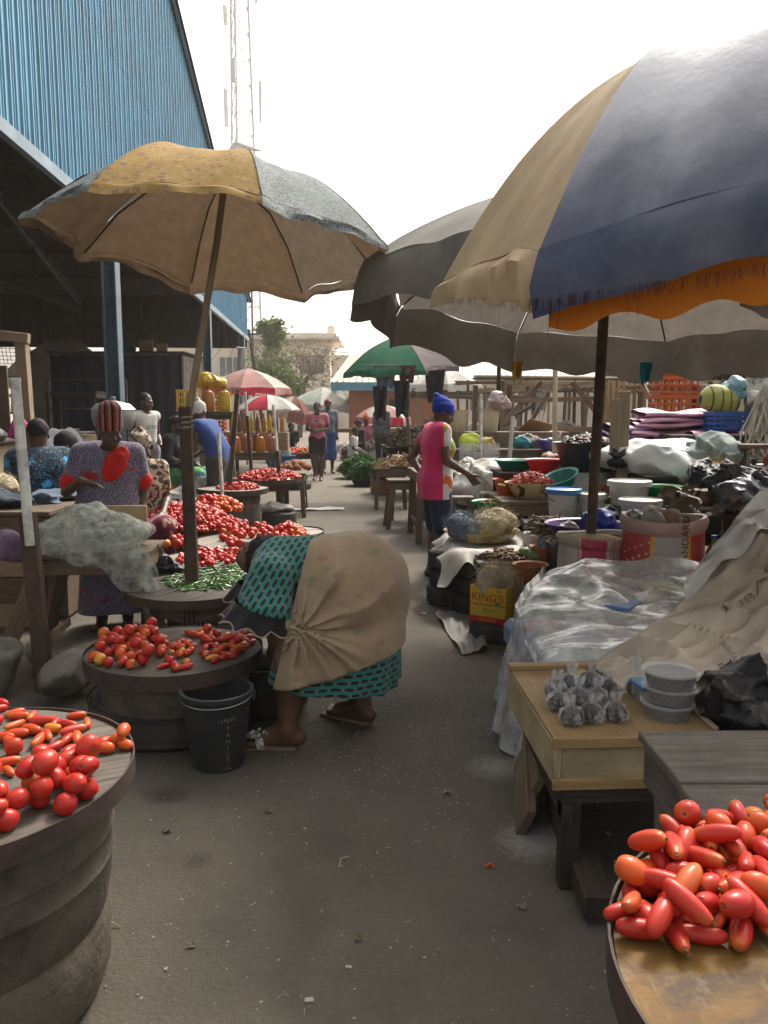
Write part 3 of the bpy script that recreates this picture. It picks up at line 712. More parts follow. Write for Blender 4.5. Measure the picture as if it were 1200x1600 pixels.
umbrella('market_umbrella', 'green and grey umbrella over the hanging clothes', P(628, 577, 13.5) + V(0, .2, .05), 1.0, .54, [c_green, c_greyv, c_green, c_green, c_greyv, c_green, c_greyv, c_green], rot=-2.0, nrm=(-.06, -.12, 1), pole=[(.52, 13.6, 0)], pr=.028, polem=m_wood_sun, valance=.1, sag=.03, seed=5)
umbrella('market_umbrella', 'plain white umbrella far behind the hanging clothes', P(695, 602, 24), 1.1, .5, [c_white, c_pale], pole=[(1.9, 24, 0)], valance=.2, seed=6)
umbrella('market_umbrella', 'small pink umbrella under the hanging clothes', P(598, 652, 22), .75, .35, [c_pink, c_white], pole=[(0.0, 22.0, 0)], valance=.22, vmats=[c_red, c_pink], seed=7)
# shared builders for market goods
def tyre(label, c, Rr=.28, w=.15, rot=None, group=None, name='tyre', seed=0, nt=46, cat='tyre'):
 c = Vector(c); hw = w / 2; ri = Rr * .62
 prof = [(ri, -hw * .7), (ri + .02, -hw * .95), (Rr * .86, -hw), (Rr * .965, -hw * .8), (Rr, -hw * .35), (Rr, hw * .35), (Rr * .965, hw * .8), (Rr * .86, hw), (ri + .02, hw * .95), (ri, hw * .7), (ri - .005, 0), (ri, -hw * .7)]
 def tread(p, a, q):
  r = math.hypot(p.x, p.y)
  if r > Rr * .93: k = 1 - .022 * (math.sin(a * nt + 9 * p.z) > .2); return Vector((p.x * k, p.y * k, p.z + .004 * math.sin(3 * a + seed)))
  return Vector((p.x, p.y, p.z + .004 * math.sin(3 * a + seed)))
 b = MB(); b.lathe(prof, c, 92, rot, fn=tread, capb=False)
 for z in (-.3, .3): b.lathe([(Rr * 1.003, (z - .06) * w), (Rr * 1.012, z * w), (Rr * 1.003, (z + .06) * w)], c, 60, rot, capb=False)
 o = b.obj(name, m_tyre, None, origin=c - Vector((0, 0, hw))); return tag(o, label, cat, group)
def stone(label, c, r, seed=0, sq=(1, 1, .6)):
 S = SDF((-.5, -.5, -.4), (.5, .5, .5), .018); S.ell((0, 0, r * sq[2] * .85), (r * sq[0], r * sq[1], r * sq[2]))
 rr = np.random.default_rng(seed)
 for k in range(9): n = rr.normal(size=3); n /= np.linalg.norm(n); S.cut(np.array((0, 0, r * sq[2] * .85)) + n * r * np.array(sq) * .60, n)
 S.wob(.006, 14, seed % 5); o = S.obj('rock', m_stone); o.location = c; o.rotation_euler = (0, 0, seed); return tag(o, label, 'rock')
m_iron_rim = mat('rusted_band', (.06, .04, .032), (.035, .026, .022), sc=18, rough=.75, bump=.25, dirt=((.11, .05, .028), .4, 7))
m_drum = mat('old_drum', (.08, .066, .05), (.042, .035, .028), sc=9, det=11, lo=.4, hi=.6, rough=.88, bump=.8, bsc=34, dirt=((.15, .125, .09), .8, 5))
def planks_disc(b, c, Rr, z, n=4, rot=0.0, th=.022, gap=.004):
 """a round board sawn from planks: real gaps between them"""
 c = Vector(c); w = 2 * Rr / n
 for i in range(n):
  y0, y1 = -Rr + i * w + gap / 2, -Rr + (i + 1) * w - gap / 2; K = 14; top = []
  ed = []
  for k in range(K + 1):
   yy = y0 + (y1 - y0) * k / K; h = math.sqrt(max(1e-5, Rr * Rr - yy * yy)); ed.append((yy, h))
  ring = [(h, yy) for yy, h in ed] + [(-h, yy) for yy, h in reversed(ed)]
  dz = random.uniform(-.002, .002); cs, sn = math.cos(rot), math.sin(rot)
  vs_ = [(c.x + x * cs - y * sn, c.y + x * sn + y * cs, z + dz) for x, y in ring]; m = len(ring); vs_ += [(p[0], p[1], z - th) for p in vs_]
  uo, vo = random.random() * 30, random.random() * 30; U0 = [(x + uo, y + vo) for x, y in ring]
  F = [list(range(m))[::-1], [m + k for k in range(m)]]; U = [U0[::-1], U0]
  F[0], U[0] = F[0][::-1], U[0][::-1]; F[1], U[1] = F[1][::-1], U[1][::-1]
  for k in range(m): F.append([k, m + k, m + (k + 1) % m, (k + 1) % m]); U.append([U0[k], U0[k], U0[(k + 1) % m], U0[(k + 1) % m]])
  b.add(vs_, F, U)
def round_table(label, c, Rr, z, drum=((.0, .9),), m_top=None, n=4, rot=0.0, group=None, rim=True, band=.05, legs=False):
 """round plank board in an iron band on a drum or trestle; drum: (z, r) outline from the ground up"""
 c = Vector((c[0], c[1], 0)); t = T('round_table', label, 'table', c, group)
 b = MB(); planks_disc(b, c, Rr - .004, z, n, rot); b.obj('tabletop', m_top or m_wood_grey, t, sharp=30)
 if rim:
  b = MB(); b.lathe([(Rr, z - band), (Rr + .004, z - band), (Rr + .004, z + .008), (Rr, z + .008), (Rr, z - band)], c, 64, fn=lambda p, a, q: Vector((p.x, p.y, p.z + .004 * math.sin(2 * a + rot) )), capb=False); b.obj('rim', m_iron_rim, t)
 if legs:
  for k in range(4):
   a = rot + .6 + k * math.pi / 2; p = c + Vector((math.cos(a), math.sin(a), 0)) * Rr * .72
   b = MB(); b.beam((p.x, p.y, 0), (p.x * .96 + c.x * .04, p.y * .96 + c.y * .04, z - .03), .06, .04); b.obj('leg', m_wood_dark, t)
  for k in range(4):
   a, a2 = rot + .6 + k * math.pi / 2, rot + .6 + (k + 1) * math.pi / 2
   b = MB(); p, q = c + Vector((math.cos(a), math.sin(a), 0)) * Rr * .74, c + Vector((math.cos(a2), math.sin(a2), 0)) * Rr * .74
   b.beam((p.x, p.y, z - .1), (q.x, q.y, z - .1), .03, .11); b.obj('apron', m_wood, t)
 elif drum:
  b = MB(); pr = [(r, zz) for r, zz in drum]; b.lathe(pr, c, 64, fn=lambda p, a, q: Vector((p.x * (1 + .008 * math.sin(3 * a)), p.y * (1 + .008 * math.cos(2 * a)), p.z)), capt=True); b.obj('drum', m_drum, t)
 return t
def trestle(label, c, size, z, rz=0.0, m=None, name='wooden_table', cat='table', n=3, splay=.05, group=None, apron=True, mleg=None, legw=.06, stretcher=.25, th=.03):
 """plank table; c = middle on the ground"""
 m = m or m_wood; mleg = mleg or m; w, d = size; c = Vector(c); t = T(name, label, cat, c, group, rz); W = parent_world(t)
 b = MB()
 for i in range(n):
  y = -d / 2 + (i + .5) * d / n; b.box(W @ Vector((random.uniform(-.006, .006), y, z - th / 2)), (w * random.uniform(.985, 1.01), d / n - .006, th), rz, .004, jit=.002)
 b.obj('tabletop', m, t)
 for sx in (-1, 1):
  for sy in (-1, 1):
   b = MB(); b.beam(W @ Vector((sx * (w / 2 - .05 + splay * .4), sy * (d / 2 - .05 + splay * .4), 0)), W @ Vector((sx * (w / 2 - .06), sy * (d / 2 - .06), z - th)), legw, legw * .75); b.obj('leg', mleg, t)
 if apron:
  for sy in (-1, 1):
   b = MB(); b.beam(W @ Vector((-w / 2 + .03, sy * (d / 2 - .03), z - th - .05)), W @ Vector((w / 2 - .03, sy * (d / 2 - .03), z - th - .05)), .022, .09); b.obj('apron', m, t)
  for sx in (-1, 1):
   b = MB(); b.beam(W @ Vector((sx * (w / 2 - .03), -d / 2 + .045, z - th - .05)), W @ Vector((sx * (w / 2 - .03), d / 2 - .045, z - th - .05)), .022, .09); b.obj('apron', m, t)
 if stretcher:
  for sx in (-1, 1):
   b = MB(); b.beam(W @ Vector((sx * (w / 2 - .04), -d / 2, z * stretcher)), W @ Vector((sx * (w / 2 - .04), d / 2, z * stretcher)), .025, .05); b.obj('stretcher', mleg, t)
 return t
def basin(label, c, r, h, m, name='basin', cat='basin', taper=.72, tilt=None, n=40, lip=.018, group=None, wall=.006, oval=1.0, handles=False):
 c = Vector(c); rb = r * taper
 pr = [(.001, 0), (rb * .96, 0), (rb, h * .04), (r * .97, h * .94), (r, h * .97), (r + lip, h), (r + lip, h + .008), (r - wall, h), (rb - wall, h * .1), (.001, wall + h * .03)]
 b = MB(); b.lathe(pr, (0, 0, 0), n, tilt, fn=lambda p, a, q: Vector((p.x * oval, p.y, p.z)), capb=False); o = b.obj(name, m); o.location = c
 tag(o, label, cat, group)
 if handles:
  for s in (-1, 1):
   b = MB(); b.tube([(s * (r + lip - .005) * oval, -.05, h - .02), (s * (r + lip + .04) * oval, -.03, h - .015), (s * (r + lip + .04) * oval, .03, h - .015), (s * (r + lip - .005) * oval, .05, h - .02)], .008, 6); q = b.obj('handle', m); q.parent = o
 return o
def bucket(label, c, r, h, m, lid=None, handle=True, taper=.8, name='bucket', group=None, mh=None, lip=.012):
 c = Vector(c); t = T(name, label, 'bucket', c, group); rb = r * taper
 b = MB(); b.lathe([(rb - .003, 0), (rb, .006), (r * .985, h * .9), (r * .985, h * .905), (r + lip * .4, h * .91), (r + lip * .4, h * .93), (r, h * .935), (r, h * .98), (r + lip, h), (r + lip, h + .008), (r - .006, h + .004), (rb - .006, .012), (.001, .01)], c, 44); b.obj('body', m, t)
 if lid:
  b = MB(); b.lathe([(r + lip + .002, h - .02), (r + lip + .006, h - .018), (r + lip + .006, h + .02), (r * .95, h + .03), (r * .92, h + .018), (.001, h + .02)], c, 40); b.obj('lid', lid, t)
 if handle:
  b = MB(); R2 = r + lip; b.tube([c + Vector((R2 * math.cos(a), -.02 - .55 * R2 * math.sin(a) * 1.0, h * .9 - .55 * R2 * math.sin(a) * .8)) for a in np.linspace(0, math.pi, 13)], .0035, 6); b.obj('handle', mh or m_steel, t)
 return t
m_sackw = mat('woven_white_sack', (.5, .48, .44), (.42, .4, .36), sc=4, rough=.6, bump=.35, bsc=9, dirt=((.25, .2, .15), .6, 2.5), bdist=.02)
m_sackg = mat('grey_sack', (.3, .285, .26), (.22, .2, .18), sc=4, rough=.75, bump=.4, bsc=9, dirt=((.12, .1, .08), .6, 2.5), bdist=.02)
m_jute = mat('jute_sack', (.25, .18, .11), (.18, .13, .08), sc=14, rough=.9, bump=.5, bsc=50, dirt=((.1, .07, .05), .5, 3))
m_grain = mat('dull_grain', (.36, .25, .14), (.24, .16, .09), sc=60, rough=.9, bump=.9, bsc=120, bdist=.01)
def lump(name, label, cat, c, r, m, seed=0, wob=.025, ws=6, res=.014, parts=1, flat=True, group=None, kind=None, st=(1, 1, 1), spread=.6):
 """a soft bundle: cloth, nets, stuffed bags"""
 r = v3_(r); S = SDF(-r * 1.5 - .06, r * 1.5 + .06, res); rr = np.random.default_rng(seed)
 S.ell((0, 0, 0), r * .85)
 for k in range(parts):
  d = rr.normal(size=3) * np.array((1, 1, .6)); d /= np.linalg.norm(d); S.ell(d * r * spread, r * rr.uniform(.4, .6), None, .08)
 S.wob(wob, ws, seed % 5, st); X_ = S.X(); S.f = (S.f - wob * .9 * (1 - np.minimum(1, np.abs(nz(X_, ws * 1.1, (seed + 1) % 5)))) ** 3 - wob * .55 * (1 - np.minimum(1, np.abs(nz(X_, ws * 2.6, (seed + 3) % 5)))) ** 3 + wob * .35).astype(np.float32)
 if flat: S.cut((0, 0, -r[2] * .72), (0, 0, -1)); dz = r[2] * .72
 else: dz = 0
 o = S.obj(name, m); o.location = Vector(c) + Vector((0, 0, dz)); return tag(o, label, cat, group, kind)
def v3_(a): return np.array(a, float)
# tomatoes and peppers
def tom_mat(name, c1, c2, c3):
 def p(nt, co, c):
  oi = _nd(nt, 'ShaderNodeObjectInfo'); r = oi.outputs['Random']
  c = _mix(nt, _ramp(nt, r, .0, .75), c1, c2); c = _mix(nt, _ramp(nt, r, .86, .97), c, c3)
  n = _noise(nt, _map(nt, co, loc=(1, 2, 3)), 22, 3); z = _sep(nt, co)[0]
  sh = _ramp(nt, _math(nt, 'ADD', _math(nt, 'MULTIPLY', z, 9), n), .62, 1.15)
  return _mix(nt, _math(nt, 'MULTIPLY', sh, .55), c, c3)
 return mat(name, c1, c1, rough=.34, bump=.08, bsc=35, spec=.35, pat=p, rvar=.1, bdist=.004)
m_tomato = tom_mat('ripe_tomato', (.40, .017, .014), (.46, .032, .017), (.54, .17, .03)); m_tomato_o = tom_mat('orange_tomato', (.50, .045, .014), (.58, .10, .018), (.62, .27, .04))
m_pepper = tom_mat('red_pepper', (.43, .014, .018), (.46, .03, .02), (.40, .05, .02)); m_chili = mat('green_chili', (.045, .13, .018), (.09, .19, .04), rough=.3, bump=.05, rnd=.7, spec=.5)
m_calyx = mat('dry_calyx', (.09, .085, .03), (.06, .05, .02), rough=.8)
def veg_mesh(kind, seed):
 r = random.Random(seed); b = MB()
 if kind == 'plum': rx, ry, bend = r.uniform(.040, .056), r.uniform(.0185, .0225), r.uniform(-.16, .16)
 elif kind == 'round': rx, ry, bend = r.uniform(.024, .03), r.uniform(.028, .033), 0
 elif kind == 'oval': rx, ry, bend = r.uniform(.032, .04), r.uniform(.025, .029), r.uniform(-.05, .05)
 elif kind == 'pepper': rx, ry, bend = r.uniform(.022, .03), r.uniform(.016, .021), r.uniform(-.1, .1)
 else: rx, ry, bend = r.uniform(.045, .07), r.uniform(.0055, .0075), r.uniform(-.5, .5)
 lob = {'round': .05, 'pepper': .1, 'plum': .025, 'oval': .03}.get(kind, .0); nl = r.choice((3, 4, 5)); tap = r.uniform(-.15, .22); k = 10; n = 14
 if kind == 'chili': tap = .55; n = 8
 prof = []
 for i in range(k + 1):
  a = math.pi * i / k; z = -math.cos(a); q = math.sin(a) ** (.75 if kind in ('plum', 'chili') else .92); prof.append((max(1e-4, q * (1 - tap * z * .5)), z))
 ph = r.uniform(0, 6)
 def fn(p, a, q):
  z = p.z; f = 1 + lob * math.cos(nl * a + ph) + .02 * math.sin(2 * a + 3 * z + ph); dimp = -.12 * rx * math.exp(-(p.x ** 2 + p.y ** 2) * 14) * (1 if z > 0 else -.0) if kind in ('round', 'pepper', 'oval') else 0
  x, y = p.x * ry * f, p.y * ry * f; zz = z * rx + dimp
  return Vector((zz, y, x + bend * rx * (1 - z * z) - bend * rx * .6))
 b.lathe(prof, (0, 0, 0), n, None, fn=fn, capb=False)
 if kind != 'pepper':
  L = rx; col = 1
  b.lathe([(.0025 if kind != 'chili' else .003, 0), (.0035, .002), (.0012, .006 if kind != 'chili' else .018)], (0, 0, 0), 6, None, mi=1, fn=lambda p, a, q: Vector((L - (.14 * rx if kind in ('round', 'oval') else .001) + p.z, p.y, p.x - bend * rx * .6)))
 me = b.obj('veg', [m_tomato, m_calyx]); d = me.data; bpy.data.objects.remove(me); d.name = {'chili': 'chili', 'pepper': 'pepper'}.get(kind, 'tomato'); return d, rx, ry
VEG = {}
for kd, nv in (('plum', 9), ('round', 6), ('oval', 6), ('pepper', 6), ('chili', 6)):
 VEG[kd] = [veg_mesh(kd, 11 * i + len(kd)) for i in range(nv)]
def _with(me, m):
 c = me.copy(); c.materials[0] = m; return c
VEGM = {(kd, mm): [(_with(me, mmat), rx, ry) for me, rx, ry in VEG[kd]] for kd in VEG for mm, mmat in (('red', m_tomato), ('orange', m_tomato_o), ('pepper', m_pepper), ('chili', m_chili))}
def inpoly(poly, x, y):
 c = False; j = len(poly) - 1
 for i in range(len(poly)):
  if (poly[i][1] > y) != (poly[j][1] > y) and x < (poly[j][0] - poly[i][0]) * (y - poly[i][1]) / (poly[j][1] - poly[i][1]) + poly[i][0]: c = not c
  j = i
 return c
def pack(n, poly, z0, rf, seed=0, K=14, shrink=1.0, maxh=9.0):
 """drop n balls into the outline (world x, y): each comes to rest in the lowest of K spots, so a heap builds up as when tipped out"""
 r = random.Random(seed); xs = [p[0] for p in poly]; ys = [p[1] for p in poly]; out = []
 for i in range(n):
  rad = rf(r); best = None
  for _k in range(K):
   for _t in range(60):
    x, y = r.uniform(min(xs), max(xs)), r.uniform(min(ys), max(ys))
    if inpoly(poly, x, y): break
   z = z0 + rad
   for (a, b_, c_, q, _i) in out:
    d2 = (x - a) ** 2 + (y - b_) ** 2; s = (rad + q) * shrink
    if d2 < s * s: z = max(z, c_ + math.sqrt(s * s - d2))
   if best is None or z < best[2]: best = (x, y, z, rad, i)
  if best[2] - z0 < maxh: out.append(best)
 return out
def veg_heap(kinds, n, poly, z0, label, cat, group, mm=('red',), seed=0, scale=1.0, name='tomato', K=14, tilt=.35, shrink=.94, yaw=None, maxh=9.0):
 r = random.Random(seed + 99)
 items = []
 def rf(q):
  me, rx, ry = q.choice(VEGM[(q.choice(kinds), q.choice(mm))]); s = scale * q.uniform(.88, 1.12); items.append((me, rx * s, ry * s, s)); return (rx * .3 + ry * .62) * s if rx > ry * 1.3 else max(rx, ry) * s
 for (x, y, z, rad, i) in pack(n, poly, z0, rf, seed, K, shrink, maxh):
  me, rx, ry, s = items[i]
  o = bpy.data.objects.new(name, me); COL.objects.link(o); low = z - rad - z0 < .012
  o.location = (x, y, z if not low else z0 + ry * .96); o.scale = (s, s, s)
  o.rotation_euler = (r.uniform(0, 6.28), r.uniform(-tilt, tilt) * (0.25 if low else 1), (yaw + r.gauss(0, .5)) if yaw is not None else r.uniform(0, 6.28))
  tag(o, label, cat, group)
def ppoly(pts, z): return [tuple(G(px, py, z))[:2] for px, py in pts]
def heap_stuff(name, label, cat, poly, z0, kd, n, m, scale=1.0, dome=.06, seed=0):
 """a heap of small things nobody could count"""
 r = random.Random(seed); cx = sum(p[0] for p in poly) / len(poly); cy = sum(p[1] for p in poly) / len(poly); b = MB(); rad = max(math.hypot(p[0] - cx, p[1] - cy) for p in poly)
 b.grid(lambda u, v: (cx + (_edge(poly, cx, cy, 2 * math.pi * u)[0] - cx) * v * .97, cy + (_edge(poly, cx, cy, 2 * math.pi * u)[1] - cy) * v * .97, z0 + .004 + dome * .8 * (1 - v * v) + .01 * nz1(u * 9, v * 4, 0, 2)), 28, 6, wrap=True)
 bv = [(np.array([q.co for q in me.vertices]), [list(p.vertices) for p in me.polygons if p.material_index == 0]) for me, _, _ in VEG[kd]]
 for k in range(n):
  for _ in range(50):
   a = r.uniform(0, 6.28); q = math.sqrt(r.random()); e = _edge(poly, cx, cy, a); x, y = cx + (e[0] - cx) * q, cy + (e[1] - cy) * q
   break
  v, f = bv[r.randrange(len(bv))]; M = np.array(Euler((r.uniform(0, 6.28), r.uniform(-.4, .4), r.uniform(0, 6.28))).to_matrix()) * scale * r.uniform(.85, 1.15)
  b.add(v @ M.T + np.array((x, y, z0 + .012 + dome * (1 - q * q) + r.uniform(-.004, .01))), f, [[(0, 0)] * len(g_) for g_ in f])
 o = b.obj(name, m, None, origin=(cx, cy, z0)); return tag(o, label, cat, None, 'stuff')
def _edge(poly, cx, cy, a):
 d = (math.cos(a), math.sin(a)); best = .01
 for i in range(len(poly)):
  (x1, y1), (x2, y2) = poly[i - 1], poly[i]; ex, ey = x2 - x1, y2 - y1; den = d[0] * ey - d[1] * ex
  if abs(den) < 1e-9: continue
  t_ = ((x1 - cx) * ey - (y1 - cy) * ex) / den; s = ((x1 - cx) * d[1] - (y1 - cy) * d[0]) / den
  if t_ > 0 and 0 <= s <= 1: best = max(best, t_)
 return (cx + d[0] * best, cy + d[1] * best)
def circ(c, r, n=18, ry=None): return [(c[0] + r * math.cos(2 * math.pi * k / n), c[1] + (ry or r) * math.sin(2 * math.pi * k / n)) for k in range(n)]
# left: the tomato board in front
def tyre_prof(z0, h, r0, r1, bul): return [(r0, z0), (r0 + bul * .7, z0 + h * .12), (r0 + bul, z0 + h * .45), (r1 + bul * .7, z0 + h * .85), (r1, z0 + h)]
round_table('grey round plank board with tomatoes and plum tomatoes, on a big drum nearest the camera', (-1.06, 1.86), .43, .60,
   [(.29, 0), (.335, .02), (.352, .07), (.356, .15), (.35, .2), (.343, .215), (.35, .23), (.362, .30), (.368, .36), (.371, .365), (.368, .37), (.372, .43), (.375, .436), (.372, .442), (.374, .56)], n=4, rot=.5, band=.045)
z = .60
veg_heap(['plum'], 30, ppoly([(-60, 1100), (10, 1098), (60, 1128), (110, 1122), (150, 1125), (125, 1160), (60, 1172), (-10, 1170), (-70, 1165)], z), z, 'ripe plum tomato in the long heap at the back of the nearest grey board', 'tomato', 'plum tomatoes at the back of the nearest board', ('red', 'orange'), 1, .66, K=9, maxh=.06)
veg_heap(['round', 'round', 'oval'], 19, ppoly([(45, 1262), (52, 1232), (95, 1200), (140, 1215), (163, 1232), (152, 1255), (108, 1276), (70, 1280)], z), z, 'big round tomato in the small pile near the rim of the nearest grey board', 'tomato', 'round tomatoes piled near the rim', ('red',), 2, .86, K=4, maxh=.14)
veg_heap(['round', 'oval'], 13, ppoly([(-70, 1255), (-5, 1245), (28, 1268), (46, 1282), (38, 1300), (8, 1312), (-50, 1320)], z), z, 'round tomato in the pile at the near edge of the nearest grey board', 'tomato', 'round tomatoes at the near edge', ('red',), 3, .86, K=5, maxh=.11)
veg_heap(['plum'], 5, ppoly([(-20, 1190), (14, 1192), (22, 1212), (-20, 1215)], z), z, 'plum tomato lying loose among the heaps of the nearest grey board', 'tomato', 'loose plum tomatoes on the nearest board', ('orange',), 4, .62)
veg_heap(['plum'], 3, ppoly([(75, 1168), (110, 1160), (112, 1185), (78, 1190)], z), z, 'plum tomato lying just behind the round pile on the nearest grey board', 'tomato', 'plum tomatoes behind the round pile', ('red',), 5, .68)
veg_heap(['round'], 1, ppoly([(20, 1168), (34, 1168), (34, 1182), (20, 1182)], z), z, 'single round tomato lying alone in the middle of the nearest grey board', 'tomato', None, ('red',), 6, .85)
veg_heap(['oval'], 5, ppoly([(160, 1165), (198, 1160), (200, 1172), (165, 1178)], z), z, 'squashed tomato lying at the far rim of the nearest grey board', 'tomato', 'squashed tomatoes at the rim', ('orange',), 7, .6)
# second board with bucket
round_table('dark wet round board with red and yellowish tomatoes beside the bending woman', (-.97, 3.62), .40, .38, [(.33, .17), (.335, .2), (.335, .35)], n=3, rot=.9, band=.06)
tyre('black truck tyre carrying the board of tomatoes by the bucket', (-1.0, 3.7, .095), .39, .19, seed=1, nt=40)
z = .38
veg_heap(['round', 'oval', 'round'], 50, ppoly([(142, 1030), (165, 998), (215, 985), (255, 992), (257, 1010), (250, 1040), (200, 1052), (160, 1045)], z), z, 'round tomato in the big pile on the dark board beside the bucket', 'tomato', 'round tomatoes on the dark board', ('red', 'orange', 'red'), 8, .82, K=5, maxh=.12)
veg_heap(['plum', 'oval'], 40, ppoly([(313, 1030), (318, 1000), (350, 990), (385, 990), (400, 1008), (385, 1025), (340, 1036)], z), z, 'bright plum tomato in the pile next to the bending woman', 'tomato', 'plum tomatoes next to the bending woman', ('red', 'orange', 'red'), 9, .68, K=5, maxh=.09)
veg_heap(['oval'], 12, ppoly([(264, 1025), (280, 1002), (302, 1008), (300, 1022), (280, 1030)], z), z, 'small orange tomato in the little heap between two piles on the dark board', 'tomato', 'small orange tomatoes on the dark board', ('orange',), 10, .6)
veg_heap(['plum', 'oval'], 6, ppoly([(250, 1040), (292, 1036), (300, 1046), (255, 1052)], z), z, 'plum tomato lying loose at the near edge of the dark board', 'tomato', 'plum tomatoes at the near edge of the dark board', ('red',), 11, .7)
veg_heap(['plum'], 5, ppoly([(292, 990), (330, 985), (332, 996), (296, 1000)], z), z, 'plum tomato lying loose at the back of the dark board', 'tomato', 'plum tomatoes at the back of the dark board', ('orange',), 12, .7)
def pail():
 c = Vector((-.70, 3.24, 0)); r, rb, h = .142, .108, .33; m_pail = mat('black_pail', (.016, .018, .022), (.024, .026, .03), sc=7, rough=.5, bump=.06, dirt=((.07, .065, .055), .45, 5), spec=.5)
 t = T('bucket', 'black plastic pail with white lettering standing in front of the dark tomato board', 'bucket', c)
 b = MB(); b.lathe([(rb - .004, 0), (rb, .008), (r, h - .03), (r + .003, h - .028), (r + .012, h - .022), (r + .013, h - .004), (r + .008, h), (r - .003, h - .003), (rb - .004, .014), (.001, .012)], c, 64); b.obj('body', m_pail, t)
 b = MB()
 b.tube([c + Vector(((r + .012) * math.cos(a), .0 - (r + .012) * math.sin(a), h - .02 - .018 * math.sin(a))) for a in np.linspace(0, math.pi, 20)], .003, 6); b.obj('handle', mat('wire', (.3, .3, .3), metal=.8, rough=.4), t)
 for s in (-1, 1):
  b = MB(); b.box(c + Vector((s * (r + .012), 0, h - .03)), (.012, .035, .04), None, .003); b.obj('ear', m_pail, t)
 m_wl = mat('worn_white_lettering', (.5, .49, .45), (.12, .12, .12), sc=90, lo=.45, hi=.6, rough=.7, bump=0)
 def bend(p):
  a = math.radians(-90 + 31) + p.x / .128; rr = rb + (r - rb) * p.z / (h - .03) + .0012; return Vector((c.x + rr * math.cos(a), c.y + rr * math.sin(a), p.z))
 for body, sz, zz in (('HAPPY', .027, .232), ('F', .027, .198), ('A', .027, .168), ('M', .027, .139), ('I', .027, .112), ('L', .027, .085), ('Y', .027, .058), ('17', .015, .034), ('LITRES', .014, .018)):
  v, f = text_mesh(body, sz, Matrix(((1, 0, 0, 0), (0, 0, -1, 0), (0, 1, 0, zz), (0, 0, 0, 1))), .0004)
  b = MB(); b.add([tuple(bend(p)) for p in v], f); b.obj('lettering', m_wl, t, smooth=False)
pail()
tyre('rusty wheel rim with a stone in it behind the bending woman\'s knee', (-.58, 3.86, .13), .2, .24, name='wheel_rim', cat='wheel rim', seed=4, nt=3)
stone('grey stone lying in the rusty wheel rim', (-.58, 3.84, .2), .1, 7)
t = T('pipe_post', 'white plastic pipe on a brown iron post wedged between stones', 'post', (-1.8, 4.12, 0))
b = MB(); b.beam((-1.8, 4.12, 0), (-1.865, 4.17, .95), .085, .05); b.obj('iron_post', m_steel, t)
b = MB(); b.tube([(-1.845, 4.14, .78), (-1.895, 4.18, 1.64)], .027, 14); b.tube([(-1.895, 4.18, 1.62), (-1.896, 4.18, 1.645)], .03, 14); b.obj('pipe', m_pvc, t)
stone('tilted grey paving stone leaning by the iron post', (-2.0, 4.02, 0), .19, 3, (.75, .9, 1.0)); stone('broken grey stone by the foot of the iron post', (-1.62, 4.0, 0), .19, 5, (1.1, .8, .75)); stone('flat stone lying behind the post', (-1.9, 4.4, 0), .15, 9)
# pepper board with the umbrella's post through it
round_table('plank board with green chillies and a black bag under the yellow patterned umbrella', (-1.12, 4.66), .40, .45, None, m_wood_grey, 4, 1.1, legs=True, band=.045)
def chili_heap():
 poly = ppoly([(255, 915), (262, 902), (300, 895), (330, 882), (375, 884), (392, 898), (388, 912), (345, 922), (290, 925)], .45)
 veg_heap(['chili'], 270, poly, .45, 'green chilli in the loose heap on the plank board round the iron post', 'chilli', 'green chillies on the plank board', ('chili',), 13, .85, 'chilli', K=3, tilt=.35, shrink=.5, maxh=.12)
chili_heap()
lump('carrier_bag', 'crumpled black plastic bag beside the green chillies', 'bag', G(262, 895, .45), (.085, .06, .05), m_black, 3, .03, 14, .008)
def _umbprint(nt, co, c, cols, k=1.0):
 v = _nd(nt, 'ShaderNodeTexVoronoi'); v.inputs['Scale'].default_value = 20 * k; v.inputs['Randomness'].default_value = .55; v.distance = 'CHEBYCHEV'; nt.links.new(_map(nt, co, (1, 1.8, 1), (0, 0, .12)), v.inputs['Vector'])
 s = _sep(nt, v.outputs['Color']); n = _noise(nt, co, 70 * k, 2, .5)
 m = _math(nt, 'LESS_THAN', _math(nt, 'ADD', v.outputs['Distance'], _math(nt, 'MULTIPLY', n, .5)), .55)
 c = _mix(nt, _math(nt, 'MULTIPLY', m, _math(nt, 'GREATER_THAN', s[0], .38)), c, cols[0])
 return _mix(nt, _math(nt, 'MULTIPLY', _math(nt, 'MULTIPLY', m, _math(nt, 'LESS_THAN', s[0], .3)), .6), c, cols[1])
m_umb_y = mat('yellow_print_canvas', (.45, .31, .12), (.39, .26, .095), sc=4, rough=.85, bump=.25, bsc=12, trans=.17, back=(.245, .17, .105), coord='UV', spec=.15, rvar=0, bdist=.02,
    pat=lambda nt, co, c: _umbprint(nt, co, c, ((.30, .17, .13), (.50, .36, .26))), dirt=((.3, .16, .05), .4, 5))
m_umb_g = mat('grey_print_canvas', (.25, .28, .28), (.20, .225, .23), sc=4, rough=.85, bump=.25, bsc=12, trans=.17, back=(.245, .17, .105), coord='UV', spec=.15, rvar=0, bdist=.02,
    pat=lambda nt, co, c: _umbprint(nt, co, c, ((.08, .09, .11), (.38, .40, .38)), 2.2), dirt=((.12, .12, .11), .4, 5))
m_umb_gb = mat('grey_print_canvas_pale_lining', (.25, .28, .28), (.20, .225, .23), sc=4, rough=.85, bump=.25, bsc=12, trans=.2, back=(.21, .165, .118), coord='UV', spec=.15, rvar=0, bdist=.02, pat=lambda nt, co, c: _umbprint(nt, co, c, ((.08, .09, .11), (.38, .40, .38)), 2.2))
